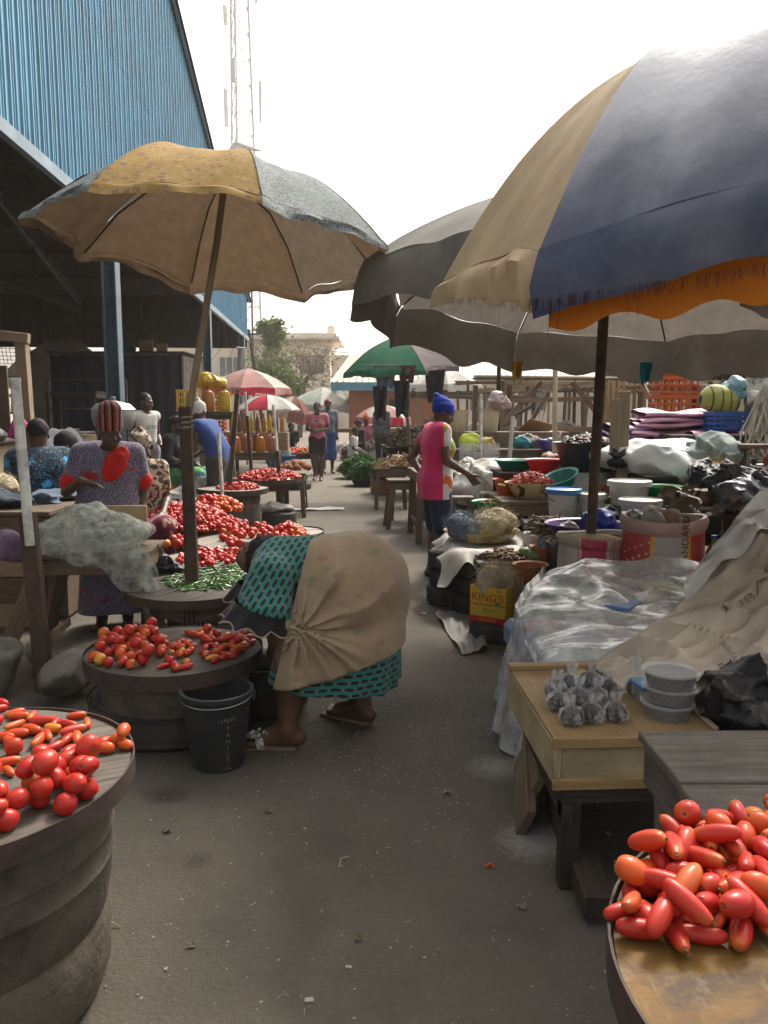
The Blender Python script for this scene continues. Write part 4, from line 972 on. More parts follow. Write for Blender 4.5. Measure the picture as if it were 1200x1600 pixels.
yu, yrib, _f = umbrella('market_umbrella', 'tilted umbrella of grey and yellow printed cloth on an iron post by the chillies', (-1.0, 5.05, 2.46), 1.07, .42, [m_umb_gb, m_umb_g, m_umb_g, m_umb_g, m_umb_gb, m_umb_y, m_umb_g, m_umb_g],
   rot=R(22.5), nrm=(.085, .10, 1), pole=[(-1.0, 4.99, 2.5), (-1.165, 4.8, 1.42), (-1.165, 4.79, 1.3)], pr=.021, polem=m_wood_sun, valance=.06, bulge=.20, sag=.04, scal=.05, wr=.02, seed=3, nu=16, nv=14, strut=False)
b = MB(); b.beam((-1.14, 4.74, .0), (-1.175, 4.78, 1.5), .07, .045); b.box((-1.19, 4.74, .75), (.012, .02, .6)); b.obj('iron_post', m_steel, yu)
b = MB()
for k in range(3): b.tube([(-1.168 + .034 * math.cos(a), 4.785 + .034 * math.sin(a), 1.36 + .03 * k + .004 * a) for a in np.linspace(0, 6.2, 14)], .008, 6)
b.obj('binding', m_twine, yu)
# net-covered table in front of the striped hat woman
m_net = mat('pale_green_net', (.50, .53, .47), (.33, .36, .32), sc=9, rough=.8, bump=.7, bsc=18, trans=.25, alpha=lambda nt, co: _math(nt, 'MULTIPLY_ADD', _ramp(nt, _noise(nt, _map(nt, co, (1, 1, .5)), 24, 8, .7), .40, .62), .5, .32), bdist=.02)
m_netthin = mat('thin_green_net', (.52, .55, .5), (.36, .39, .36), sc=9, rough=.8, bump=.5, bsc=18, trans=.3, alpha=lambda nt, co: _math(nt, 'MULTIPLY_ADD', _ramp(nt, _noise(nt, co, 13, 6), .4, .65), .6, .22), bdist=.02)
trestle('rough wooden table under the pale green net heap', (-1.72, 4.80, 0), (.66, .52), .66, .06, m_wood, splay=.5, n=3, legw=.085, stretcher=.2)
S = SDF((-2.3, 4.2, .55), (-1.1, 5.3, 1.15), .009)
S.ell((-1.78, 4.86, .72), (.30, .24, .10)); S.ell((-1.84, 4.86, .82), (.20, .19, .085), None, .08); S.ell((-1.56, 4.84, .75), (.17, .19, .09), None, .08); S.ell((-1.90, 4.70, .74), (.16, .12, .10), None, .06); S.ell((-1.70, 4.64, .73), (.17, .1, .08), None, .08)
S.wob(.026, 7, 1, (1, .7, .6)); X = S.X(); S.f = (S.f - .026 * (np.abs(nz(X, 8, 2)) - .4) - .016 * (np.abs(nz(X, 19, 4)) - .4)).astype(np.float32); S.cut((0, 0, .663), (0, 0, -1)); S.cut((0, 5.16, 0), (0, 1, 0)); S.cut((-2.09, 0, 0), (-1, 0, 0))
o = S.obj('net_heap', m_net, None, origin=(-1.72, 4.8, .66)); tag(o, 'crumpled heap of pale green netting hanging over a rough wooden table', 'net')
def nd(u, v):
 x = -1.98 + .60 * u + .05 * math.sin(7 * v + 4 * u); k = max(0, v - .25) / .75
 return (x + .10 * k * u, 4.74 - .22 * min(1, v / .25) - .03 * k - .025 * math.sin(u * 17 + v * 3) * k, .80 - .07 * min(1, v / .25) - (.08 + .34 * u * u) * k + .02 * math.sin(u * 11 + 2))
b = MB(); b.grid(nd, 50, 24, su=.6, sv=.6); dr = b.obj('hanging_net', m_netthin, o)
S = SDF((-.2, -.2, -.12), (.2, .2, .2), .011); S.ell((0, 0, 0), (.1, .085, .09)); S.wob(.02, 16, 2); o = S.obj('net_bag', mat('lilac_net', (.2, .13, .2), (.12, .08, .13), sc=12, rough=.8, bump=.6, bsc=20)); o.location = (-2.04, 4.32, .74); tag(o, 'small lilac net bag tied to the iron post', 'bag')
b = MB(); b.box((-1.66, 5.12, .80), (.27, .025, .15), .1); b.box((-1.66, 5.14, .6), (.05, .04, .4), .1); o = b.obj('upright_board', m_wood_pale, None, origin=(-1.66, 5.12, .4)); tag(o, 'pale wooden board upright behind the net heap', 'board')
# left counter with folded clothes, sponge heap
t = trestle('wooden counter with plank front carrying dark folded clothes beside the iron post', (-2.86, 6.0, 0), (1.15, 1.3), .80, .05, m_wood, name='wooden_counter', cat='counter', n=4, stretcher=.3)
W = parent_world(t)
for k in range(4):
 b = MB(); b.box(W @ Vector((-.03, -.66, .09 + .175 * k)), (1.1, .022, .168), .05, .004, jit=.003); b.obj('front_board', m_wood if k % 2 else m_wood_sun, t)
for k in range(3):
 b = MB(); b.box(W @ Vector((.585, -.3 + .35 * k, .35)), (.022, .3, .66), .05, .004, jit=.003); b.obj('side_board', m_wood, t)
m_dkblue = mat("folded_dark_clothes", (.022, .03, .05), (.04, .055, .075), sc=5, rough=.9, bump=.6, bsc=14, bdist=.02)
lump('folded_clothes', 'dark blue folded clothes on the wooden counter', 'clothes', (-2.72, 5.62, .80), (.32, .2, .07), m_dkblue, 4, .03, 7, .014, 3); lump('folded_clothes', 'grey blue jeans spread at the back of the wooden counter', 'clothes', (-2.5, 6.15, .80), (.2, .28, .04), mat('washed_jeans', (.1, .14, .19), (.06, .085, .12), sc=6, rough=.9, bump=.4), 5, .02, 7, .014, 2)
m_spcream = mat('cream_sponge_fibre', (.50, .43, .30), (.38, .32, .21), sc=22, rough=.95, bump=1.0, bsc=45, bdist=.02); m_spblue = mat('grey_blue_sponge_fibre', (.17, .21, .26), (.11, .14, .18), sc=22, rough=.95, bump=1.0, bsc=45, bdist=.02)
def fluff(label, c, r, m, seed, n=500, name='net_sponge', hair=.05, group=None):
 """tangled fibre sponge: soft body with loose threads standing off it"""
 rr = random.Random(seed); S = SDF([-q * 1.4 - .04 for q in r], [q * 1.4 + .04 for q in r], .009 if max(r) < .16 else .013)
 for k in range(5): S.ell((rr.uniform(-.5, .5) * r[0], rr.uniform(-.5, .5) * r[1], rr.uniform(-.3, .35) * r[2]), np.array(r) * rr.uniform(.5, .7), None, .04)
 S.wob(.010, 16, seed % 5); S.wob(.006, 40, 2); S.cut((0, 0, -r[2] * .7), (0, 0, -1)); t = T(name, label, 'sponge', Vector(c), group)
 o = S.obj('fibre_body', m); o.location = (0, 0, r[2] * .7); o.parent = t; b = MB()
 for k in range(n):
  d = Vector((rr.gauss(0, 1), rr.gauss(0, 1), abs(rr.gauss(0, .9)))).normalized(); p = Vector((d.x * r[0], d.y * r[1], d.z * r[2])) * rr.uniform(.78, .98) + Vector((0, 0, r[2] * .7))
  e = Vector((rr.gauss(0, 1), rr.gauss(0, 1), rr.gauss(0, 1))).normalized(); q = p + e * hair * .5 + d * hair * .35; s = q + Vector((rr.gauss(0, 1), rr.gauss(0, 1), rr.gauss(0, 1))) * hair * .4; b.tube([p, q, s], .0011, 3, caps=False)
 h = b.obj('loose_thread', m); h.parent = t; h['kind'] = 'stuff'; return t
fluff('cream fibre sponge heap in a wire basket at the wooden counter', (-2.92, 5.85, .83), (.22, .18, .14), m_spcream, 2)
b = MB()
for k in range(16):
 a = k * math.pi / 8; b.tube([(-2.92 + .23 * math.cos(a), 5.85 + .2 * math.sin(a), .81), (-2.92 + .27 * math.cos(a), 5.85 + .23 * math.sin(a), .92)], .003, 4)
for z_ in (.81, .86, .92): b.tube([(-2.92 + (.23 + .04 * (z_ - .81) / .11) * math.cos(a), 5.85 + (.2 + .03 * (z_ - .81) / .11) * math.sin(a), z_) for a in np.linspace(0, 6.1, 28)], .003, 4, closed=True)
o = b.obj('wire_basket', m_steel, None, origin=(-2.92, 5.85, .8)); tag(o, 'wire basket holding the cream sponge heap', 'basket')
# boards of tomatoes and peppers up the left side
m_board = wood('pale_grey_board', (.33, .29, .24), (.2, .175, .145), dirt=((.08, .07, .06), .5, 4))
dr_ = lambda R_, z_: [(R_ * .8, 0), (R_ * .84, .02), (R_ * .84, z_ * .3), (R_ * .8, z_ * .34), (R_ * .85, z_ * .38), (R_ * .86, z_ * .68), (R_ * .82, z_ * .72), (R_ * .86, z_ * .76), (R_ * .86, z_ - .03)]
round_table('pale board of small red peppers right behind the green chillies', (-1.22, 5.47), .34, .46, dr_(.34, .46), m_board, 3, .3)
round_table('grey board with heaps of round tomatoes behind the bending woman\'s head', (-1.02, 6.28), .47, .46, dr_(.47, .46), m_board, 4, 1.2)
round_table('small pale round board empty beside the round tomatoes', (-.83, 7.0), .30, .42, dr_(.3, .42), m_board, 3, .1)
round_table('wide dark round board heaped with small red peppers', (-1.72, 7.0), .50, .50, dr_(.5, .5), m_wood_grey, 4, .7, band=.06)
round_table('pale round board with a few scarlet peppers on stacked wheel rims', (-1.72, 9.1), .40, .60, dr_(.36, .6), m_board, 3, .2)
round_table('dark board heaped with bright pink red peppers farther up the lane', (-1.55, 10.5), .46, .60, None, m_wood_grey, 3, .5, legs=True)
round_table('small tray of red peppers by the plum skirted seller', (-2.2, 7.5), .22, .46, dr_(.22, .46), m_wood_dark, 2, .5)
z = .46
veg_heap(['round'], 46, ppoly([(342, 852), (350, 826), (385, 822), (425, 824), (430, 848), (400, 856), (360, 858)], z), z, 'round tomato in the tall pile on the grey board up the left side', 'tomato', 'round tomatoes in the tall pile', ('red',), 21, 1.0, K=3)
heap_stuff('tomato_heap', 'lower heap of round tomatoes at the lane end of the grey board', 'tomatoes', ppoly([(425, 852), (428, 832), (455, 826), (476, 834), (472, 848), (445, 856)], z), z, 'round', 90, m_tomato, .85, .09, 22)
veg_heap(['round'], 9, ppoly([(256, 858), (262, 846), (300, 840), (322, 848), (318, 860), (285, 864)], z), z, 'large tomato in the short row left of the iron post', 'tomato', 'large tomatoes by the iron post', ('red',), 23, 1.15, K=6)
veg_heap(['pepper'], 80, ppoly([(274, 882), (285, 866), (330, 860), (380, 864), (382, 876), (350, 884), (300, 888)], z), z, 'small red pepper on the pale board behind the chillies', 'pepper', 'red peppers on the pale board', ('pepper',), 24, 1.0, 'pepper', K=8)
heap_stuff('pepper_heap', 'wide heap of small crimson peppers on the dark round board', 'peppers', circ((-1.74, 6.86), .48), .50, 'pepper', 800, m_pepper, .95, .17, 3)
heap_stuff('tomato_heap', 'tomatoes piled on top of the crimson pepper heap', 'tomatoes', circ((-1.53, 7.12), .27, ry=.2), .60, 'round', 80, m_tomato, .95, .1, 25)
heap_stuff('tomato_heap', 'orange tomatoes at the back of the crimson pepper heap', 'tomatoes', circ((-2.0, 7.15), .19, ry=.13), .58, 'round', 45, m_tomato_o, .85, .06, 26)
heap_stuff('pepper_heap', 'thin scatter of scarlet peppers on the pale board', 'peppers', circ((-1.66, 9.1), .24), .60, 'pepper', 110, m_pepper, .9, .05, 4)
heap_stuff('pepper_heap', 'bright pink red pepper heap on the dark board farther up', 'peppers', circ((-1.5, 10.5), .42), .60, 'pepper', 330, m_pepper, .95, .1, 5)
heap_stuff('pepper_heap', 'little heap of red peppers on the small tray', 'peppers', circ((-2.2, 7.5), .19), .46, 'pepper', 90, m_pepper, .8, .05, 6)
lump('tied_sack', 'grey cloth bundle on top of a rusty wheel rim at the lane edge', 'sack', G(436, 800, .2) + V(0, 0, 0), (.22, .18, .07), m_sackg, 8, .02, 8, .014)
tyre('rusty wheel rim under the grey cloth bundle at the lane edge', (G(436, 800, .2).x, G(436, 800, .2).y, .11), .22, .2, name='wheel_rim', cat='wheel rim', nt=3)
trestle('plain wooden bench at the end of the pink red pepper board', (-1.32, 11.6, 0), (.4, 1.1), .62, .07, m_wood, name='wooden_bench', cat='bench')
trestle('low plank platform with a teal bucket and cloths on it', (-2.45, 8.5, 0), (1.2, .8), .42, .05, m_wood_grey, name='low_platform', cat='platform', n=5)
tq = mat('turquoise_plastic', (.04, .42, .42), (.03, .34, .35), rough=.35, bump=.03, spec=.5); gr = mat('green_plastic', (.015, .26, .09), (.012, .2, .07), rough=.35, bump=.03, spec=.5)
bucket('small turquoise bucket with handle on the low plank platform', (-2.35, 8.45, .42), .065, .15, tq)
lump('folded_cloth', 'greyish brown folded cloth next to the turquoise bucket', 'cloth', (-2.2, 8.25, .42), (.22, .12, .04), m_sackg, 12, .02, 9, .014);
b = MB(); b.box((-2.5, 8.4, .49), (.05, .09, .14), .3, .01); b.box((-2.5, 8.4, .575), (.03, .05, .03), .3); o = b.obj('carton', mat('green_white_carton', (.55, .58, .52), (.05, .4, .08), sc=9, lo=.48, hi=.52), None, origin=(-2.5, 8.4, .42)); tag(o, 'small green and white carton beside the turquoise bucket', 'carton')
basin('bright green basin on the planks behind the pepper boards', (-1.95, 8.7, .42), .13, .11, gr)
lump('woven_sack', 'pile of crumpled white woven sacks behind the turquoise bucket', 'sack', (-2.3, 9.5, 0), (.45, .3, .38), m_sackw, 5, .06, 5, .018, 5); lump('woven_sack', 'white woven sack slumped under the oil seller', 'sack', (-1.85, 9.05, .02), (.2, .2, .28), m_sackw, 6, .04, 6, .018, 3)
def post(label, a, bt, top, r=.022, white=None, square=True):
 t = T('stall_post', label, 'post', Vector(a)); a, top = Vector(a), Vector(top); m = a.lerp(top, bt); b = MB()
 (b.beam(a, m, .05, .05) if square else b.tube([a, m], r * 1.1, 8)); b.obj('shaft', m_steel, t); b = MB(); b.tube([m, top], r * .85, 10); b.obj('pipe', white or m_pvc, t)
post('short post with white pipe top between the pepper boards', (-1.66, 8.3, 0), .42, (-1.72, 8.4, 1.25)); post('tall dark post with a white cap at the oil table', (-1.95, 12.0, 0), .8, (-2.05, 12.0, 1.75)); post('leaning post with white upper pipe at the lane edge', (-1.30, 10.3, 0), .62, (-1.42, 10.4, 1.55))
post('thin dark rod standing behind the white-topped short post', (-1.8, 9.0, 0), .98, (-1.62, 9.0, 1.7), .012, m_steel)
trestle('wooden table of palm oil jugs up the lane', (-2.1, 12.7, 0), (.95, .7), .84, .05, m_wood)
m_oil = {k: mat('oil_' + k, c, tuple(x * .7 for x in c), sc=3, rough=.3, bump=.03, spec=.5, rnd=.25, trans=.15) for k, c in dict(amber=(.50, .2, .03), rose=(.42, .17, .10), yellow=(.62, .4, .04), brown=(.2, .07, .03)).items()}
def jug(label, c, w, h, m, rz=0.0, group=None):
 t = T('jerrycan', label, 'jerrycan', Vector(c), group, rz); W = parent_world(t)
 b = MB(); b.lathe([(.72 * w, 0), (.78 * w, .02), (.8 * w, .1 * h), (.8 * w, .6 * h), (.62 * w, .82 * h), (.22 * w, .9 * h), (.2 * w, h)], W.translation, 18, fn=lambda p, a, q: Vector((p.x * (1 + .16 * math.cos(4 * a) * -1), p.y * .75, p.z)), capt=True); b.obj('body', m, t)
 b = MB(); b.tube([W @ Vector((.3 * w, 0, .86 * h)), W @ Vector((.55 * w, 0, .98 * h)), W @ Vector((.78 * w, 0, .82 * h)), W @ Vector((.8 * w, 0, .6 * h))], .012, 6); b.obj('handle', m, t)
 b = MB(); b.lathe([(.23 * w, h - .01), (.23 * w, h + .02), (.01, h + .022)], W.translation, 12); b.obj('cap', m_oil['brown'], t)
for k, mm in enumerate(('amber', 'amber', 'rose', 'amber', 'rose')): jug('plastic jug of palm oil in the front row on the oil table', (-2.48 + .19 * k, 12.45, .84), .1, .27, m_oil[mm], .3, 'oil jugs in the front row')
for k, mm in enumerate(('brown', 'rose', 'brown', 'rose')): jug('darker oil jug in the back row on the oil table', (-2.42 + .2 * k, 12.85, .84), .1, .3, m_oil[mm], .5, 'oil jugs in the back row')
def bottle(label, c, r, h, m, cap, group=None, name='bottle', neck=.3, parent=None):
 t = T(name, label, 'bottle', Vector(c), group)
 b = MB(); b.lathe([(r * .9, 0), (r, .008), (r, h * .35), (r * .93, h * .4), (r, h * .45), (r, h * .62), (r * .55, h * .8), (r * neck, h * .86), (r * neck, h * .97)], c, 16, capt=True); b.obj('body', m, t)
 b = MB(); b.lathe([(r * (neck + .06), h * .91), (r * (neck + .08), h), (.001, h * 1.004)], c, 12); b.obj('cap', cap, t); return t
m_capr = mat('red_cap', (.5, .02, .03), rough=.4, bump=0); m_capb = mat('blue_cap', (.02, .08, .4), rough=.4, bump=0); m_capw = mat('white_cap', (.65, .65, .62), rough=.4, bump=0); m_capy = mat('yellow_cap', (.65, .42, .04), rough=.4, bump=0)
for k in range(9): bottle('oil bottle standing in the upper row of the oil table', (-2.45 + .1 * k, 13.1 + .03 * (k % 2), 1.13), .036, .3, m_oil[('yellow', 'amber', 'brown')[k * 2 % 3]], m_capr if k % 3 else m_capy, 'yellow oil bottles')
b = MB(); b.box((-2.05, 13.12, .985), (1.0, .28, .29)); o = b.obj('crate', m_wood_sun, None, origin=(-2.05, 13.12, .84)); tag(o, 'wooden box raising the yellow oil bottles', 'crate')
for k, mm in enumerate(('yellow', 'amber', 'yellow')): jug('big yellow jerrycan on the shelf in the hall by the second column', (-3.35 + .28 * k, 14.2, 1.45), .15, .42, m_oil[mm], .2 * k, 'yellow jerrycans in the hall')
trestle('tall shelf table carrying yellow jerrycans in the hall', (-3.1, 14.25, 0), (1.0, .5), 1.45, 0, m_wood_dark, name='shelf_table', cat='table')
m_crate_r = mat('red_plastic_crate', (.45, .06, .02), (.35, .045, .018), rough=.45, bump=.05); m_crate_y = mat('yellow_plastic_crate', (.60, .40, .04), (.5, .32, .03), rough=.45)
def crate(label, c, size, m, rz=0.0, group=None, name='plastic_crate', cols=6, rows=3):
 w, d, h = size; t = T(name, label, 'crate', Vector(c), group, rz); W = parent_world(t); b = MB()
 b.box(W @ Vector((0, 0, .01)), (w, d, .02), rz)
 for s in (-1, 1):
  for k in range(rows + 1):
   z_ = .02 + (h - .04) * k / rows; hh = .045 if k == rows else .028
   b.box(W @ Vector((0, s * (d / 2 - .008), z_)), (w, .016, hh), rz, .002); b.box(W @ Vector((s * (w / 2 - .008), 0, z_)), (.0155, d - .034, hh), rz, .002)
  for k in range(cols + 1):
   b.box(W @ Vector((-w / 2 + .014 + (w - .028) * k / cols, s * (d / 2 - .008), h / 2)), (.018, .0148, h - .03), rz, .002)
  for k in range(1, max(2, cols // 2)): b.box(W @ Vector((s * (w / 2 - .008), -d / 2 + d * k / max(2, cols // 2), h / 2)), (.0142, .018, h - .03), rz, .002)
 b.obj('lattice', m, t, sharp=20); return t
for k in range(3): crate('red plastic crate in the stack behind the jerrycans in the hall', (-3.15, 15.0, 1.1 + .26 * k), (.42, .3, .25), m_crate_r, .1 * k, 'stacked red crates in the hall')
b = MB(); b.box((-3.15, 15.0, .55), (.5, .36, 1.1), None, .01); o = b.obj('plywood_box', m_wood_sun, None, origin=(-3.15, 15, 0)); tag(o, 'tall plywood box under the stacked red crates', 'box')
lump('plastic_sheet', 'yellow plastic sheet bundle on top of the red crates', 'sheet', (-3.2, 15.0, 1.88), (.35, .2, .16), m_crate_y, 3, .03, 7, .016)
crate('yellow crate beside the red ones in the hall', (-3.62, 14.8, 1.45), (.3, .3, .4), m_crate_y, .1)
m_bluep = mat('blue_plastic', (.02, .11, .38), (.016, .09, .3), rough=.4, bump=.03, spec=.5)
trestle('small bench carrying the blue tub with white sack', (-1.95, 15.3, 0), (.5, .5), .42, 0, m_wood, name='wooden_bench', cat='bench')
basin('rectangular looking blue tub on a bench at the lane edge', (-1.95, 15.3, .42), .26, .2, m_bluep, taper=.85); lump('flour_sack', 'pointed white sack of flour standing in the blue tub', 'sack', (-1.95, 15.3, .46), (.22, .2, .3), m_sackw, 9, .02, 6, .018)
basin('dark green basin on the ground before the blue tub', (-1.62, 15.2, .12), .2, .14, gr); tyre('tyre under the dark green basin', (-1.62, 15.2, .06), .24, .12)
trestle('low board carrying a tray of far tomatoes', (-1.95, 18.6, 0), (.9, .6), .5, 0, m_wood_dark, name='low_table', cat='table'); heap_stuff('tomato_heap', 'square heap of tomatoes on the far low board', 'tomatoes', [(-2.35, 18.35), (-1.55, 18.35), (-1.55, 18.85), (-2.35, 18.85)], .5, 'round', 120, m_tomato_o, 1.0, .1, 8)
heap_stuff('pot_shards', 'heap of terracotta coloured pots and shells on the bench end', 'pots', circ((-1.32, 11.9), .2, ry=.35), .62, 'round', 60, mat('terracotta', (.28, .11, .05), (.2, .07, .035), rough=.8), 1.5, .08, 9)
b = MB(); b.grid(lambda u, v: (-1.55 + .95 * u, 11.75 + .28 * v + .12 * u, .012 + .012 * abs(nz1(u * 6, v * 3, 0, 1.2))), 24, 8); o = b.obj('paper_strip', m_sackw, None, origin=(-1.1, 11.9, 0)); tag(o, 'long crumpled white paper strip lying across the lane', 'paper')
def tarp(u, v): return (-4.55 + .06 * math.sin(u * 9) + .1 * nz1(u * 3, v * 2, 0, 1), 25.3 + 1.6 * u, 3.35 - 2.75 * v + .15 * u)
b = MB(); b.grid(tarp, 24, 24); b.tube([(-4.57, 25.2, 3.4), (-4.57, 27.0, 3.52)], .03, 6); o = b.obj('hanging_tarp', m_black, None, origin=(-4.55, 26, 3.4)); tag(o, 'torn black tarpaulin hanging from the far corner of the hall', 'tarpaulin')
m_navy = mat('navy_curtain', (.012, .018, .04), (.018, .025, .05), sc=2, rough=.9, bump=.4, bsc=3, stretch=(6, 6, .4), bdist=.05)
t = T('curtained_kiosk', 'kiosk closed by dark navy curtains inside the hall', 'kiosk', (-6.9, 22, 0))
def cur(u, v): return (-8.4 + 3.3 * u, 20.6 + .06 * math.sin(u * 60), .1 + 2.75 * v)
b = MB(); b.grid(cur, 120, 2); b.obj('curtain', m_navy, t)
b = MB(); b.grid(lambda u, v: (-5.1 + .06 * math.sin(u * 40), 20.6 + 2.2 * u, .1 + 2.75 * v), 60, 2); b.obj('curtain', m_sackg, t)
b = MB()
for x, y in ((-8.4, 20.65), (-5.1, 20.65), (-5.1, 22.8), (-8.4, 22.8)): b.beam((x, y, 0), (x, y, 2.9), .06)
b.box((-6.75, 21.7, 2.93), (3.5, 2.4, .04)); b.obj('booth_frame', m_wood_dark, t)
m_card = mat('cardboard', (.33, .21, .11), (.26, .165, .085), sc=4, rough=.85, bump=.1, dirt=((.15, .1, .06), .4, 3))
for x, w, h, l in ((-6.1, .34, .3, 'larger brown carton on the roof of the curtained kiosk'), (-5.7, .26, .22, 'smaller brown carton on the roof of the curtained kiosk')):
 b = MB(); b.box((x, 21, 2.955 + h / 2), (w, .3, h), .2); o = b.obj('carton', m_card, None, origin=(x, 21, 2.955)); tag(o, l, 'carton')
lump('plastic_bag', 'dark green bag on the roof of the curtained kiosk', 'bag', (-6.6, 21, 2.95), (.3, .2, .16), mat('green_bag', (.02, .09, .06), rough=.5), 4, .03, 7, .02)
t = T('metal_rack', 'thin dark metal rack before the navy curtains', 'rack', (-4.6, 12.6, 0))
for x in (-5.2, -4.0):
 b = MB(); b.tube([(x, 12.6, 0), (x, 12.6, 1.95)], .02, 6); b.obj('upright', m_steel, t)
for z_ in (1.95, 1.5, 1.0):
 b = MB(); b.tube([(-5.2, 12.6, z_), (-4.0, 12.6, z_)], .015, 6); b.obj('rail', m_steel, t)
trestle('wooden stool under the woman in black jacket', (-2.8, 11.05, 0), (.36, .32), .52, .4, m_wood_sun, name='wooden_stool', cat='stool', n=2, legw=.04)
t = T('metal_chair', 'old black tubular metal chair without its seat', 'chair', (-2.62, 9.5, 0)); b = MB()
for y in (9.3, 9.7): b.tube([(-2.82, y, .95), (-2.78, y, .48), (-2.4, y, .45), (-2.36, y, 0)], .014, 7); b.tube([(-2.8, y, .5), (-2.86, y, 0)], .014, 7)
b.tube([(-2.82, 9.3, .95), (-2.82, 9.7, .95)], .014, 7); b.tube([(-2.4, 9.3, .45), (-2.4, 9.7, .45)], .014, 7); b.obj('tube_frame', m_black, t)
m_alu = mat('dull_aluminium', (.34, .34, .33), (.26, .26, .25), sc=6, rough=.45, metal=.6, bump=.08)
b = MB(); c_ = Vector((-3.34, 10.0, 1.24)); b.lathe([(.18, 0), (.24, .06), (.26, .16), (.255, .24), (.27, .25), (.2, .32), (.03, .36), (.035, .4), (.001, .41)], c_, 28); o = b.obj('cooking_pot', m_alu, None, origin=c_); tag(o, 'big dull aluminium pot with lid on the parapet boards', 'pot')
def drape(u, v): return (-3.2 + .16 * v - .02 * math.sin(u * 20) * v + (.35 - .1) * 0, 7.3 + .9 * u + .35 * v * u, 1.29 + .02 * math.sin(u * 14) - .62 * v * v * (1 - .35 * abs(u - .5)))
b = MB(); b.grid(drape, 40, 14); o = b.obj('draped_cloth', mat('grey_blue_drape', (.085, .09, .11), (.06, .062, .08), sc=4, rough=.9, bump=.4), None, origin=(-3.2, 7.7, 1.28)); tag(o, 'grey blue cloth draped over the parapet boards', 'cloth')
lump('plastic_bag', 'bright pink plastic bag on the parapet by the white pipe', 'bag', (-2.98, 6.62, 1.235), (.09, .1, .11), mat('pink_bag', (.55, .05, .25), (.4, .03, .18), rough=.5), 2, .025, 14, .01); lump('plastic_bag', 'dark grey bag on the parapet next to the pink one', 'bag', (-3.12, 6.4, 1.235), (.12, .12, .08), mat('grey_bag', (.06, .06, .07), rough=.6), 3, .02, 12, .012)
b = MB(); b.box((-3.02, 6.2, 1.29), (.1, .12, .1), .2, .01); o = b.obj('carton', mat('blue_green_carton', (.5, .55, .6), (.1, .4, .05), sc=8, lo=.49, hi=.51), None, origin=(-3.02, 6.2, 1.235)); tag(o, 'small white and green packet on the parapet', 'packet')
t = T('wooden_doorway', 'weathered wooden door post and lintel with wire mesh at the hall edge', 'doorway', (-3.15, 7.7, 0))
b = MB(); b.beam((-3.28, 7.5, 0), (-3.32, 7.5, 2.12), .1, .09); b.obj('post', m_wood_sun, t); b = MB(); b.beam((-3.25, 7.5, 2.13), (-4.6, 7.3, 2.26), .1, .09); b.obj('lintel', m_wood_sun, t)
b = MB(); b.box((-3.95, 7.5, 1.58), (.95, .03, .62), .05); b.obj('board', m_wood, t)
b = MB()
for k in range(34): b.tube([(-3.4 - .035 * k, 7.46, 1.9), (-3.4 - .035 * k - .03, 7.46, 2.16)], .003, 3);
for k in range(8): b.tube([(-3.36, 7.46, 1.9 + .035 * k), (-4.5, 7.4, 1.92 + .035 * k)], .003, 3)
b.obj('wire_mesh', m_steel, t)
lump('hanging_rag', 'brown rag hanging on the wooden doorway board', 'rag', (-3.58, 7.38, 1.42), (.05, .03, .2), m_jute, 3, .015, 12, .01)
trestle('spindly metal frame table standing beyond the parapet', (-5.3, 14.0, 0), (.9, .6), 1.8, 0, m_wood_dark, name='frame_table', cat='table', legw=.045, th=.02, n=2)
crate('wooden shelf box with odds and ends beyond the parapet', (-4.3, 9.3, 1.24), (.35, .3, .62), m_wood, .1, name='shelf_box', cols=2, rows=3)
b = MB(); b.box((-4.5, 9.2, .62), (.9, .5, 1.24)); o = b.obj('wooden_cabinet', m_wood_dark, None, origin=(-4.5, 9.2, 0)); tag(o, 'dark wooden cabinet beyond the parapet under the shelf box', 'cabinet')
lump('tarpaulin_heap', 'beige tarpaulin heap outside the far side of the hall', 'tarpaulin', (-10.2, 26, 0), (1.9, 1.2, 2.4), mat('beige_tarp', (.4, .33, .24), (.32, .26, .19), sc=1, rough=.8, bump=.4, bsc=2), 3, .12, 1.6, .07); lump('tarpaulin_heap', 'second smaller beige tarpaulin heap outside the hall', 'tarpaulin', (-7.9, 27.0, 0), (1.2, 1.0, 2.1), mat('beige_tarp', (.4, .33, .24)), 4, .1, 1.6, .06)
for k in range(5):
 lump('goods_bundle', ('brown goods bundle lying under the open hall end', 'dark goods bundle under the open hall end', 'white goods bundle under the open hall end', 'grey goods bundle far inside the hall', 'blue goods bundle far inside the hall')[k], 'bundle', (-11.5 + 1.3 * k, 20.5 + (k % 2) * 2, 0), (.7, .5, .6 + .1 * (k % 3)), [m_jute, m_navy, m_sackw, m_sackg, m_dkblue][k], 20 + k, .06, 3, .03)
 trestle(('long stall table at the open hall end', 'stall table behind the brown bundle', 'stall table behind the white bundle', 'stall table deep in the hall', 'stall table next to the navy kiosk')[k], (-12 + 1.7 * k, 17.5 + (k % 3), 0), (1.3, .7), .8, .1 * k, m_wood_dark)
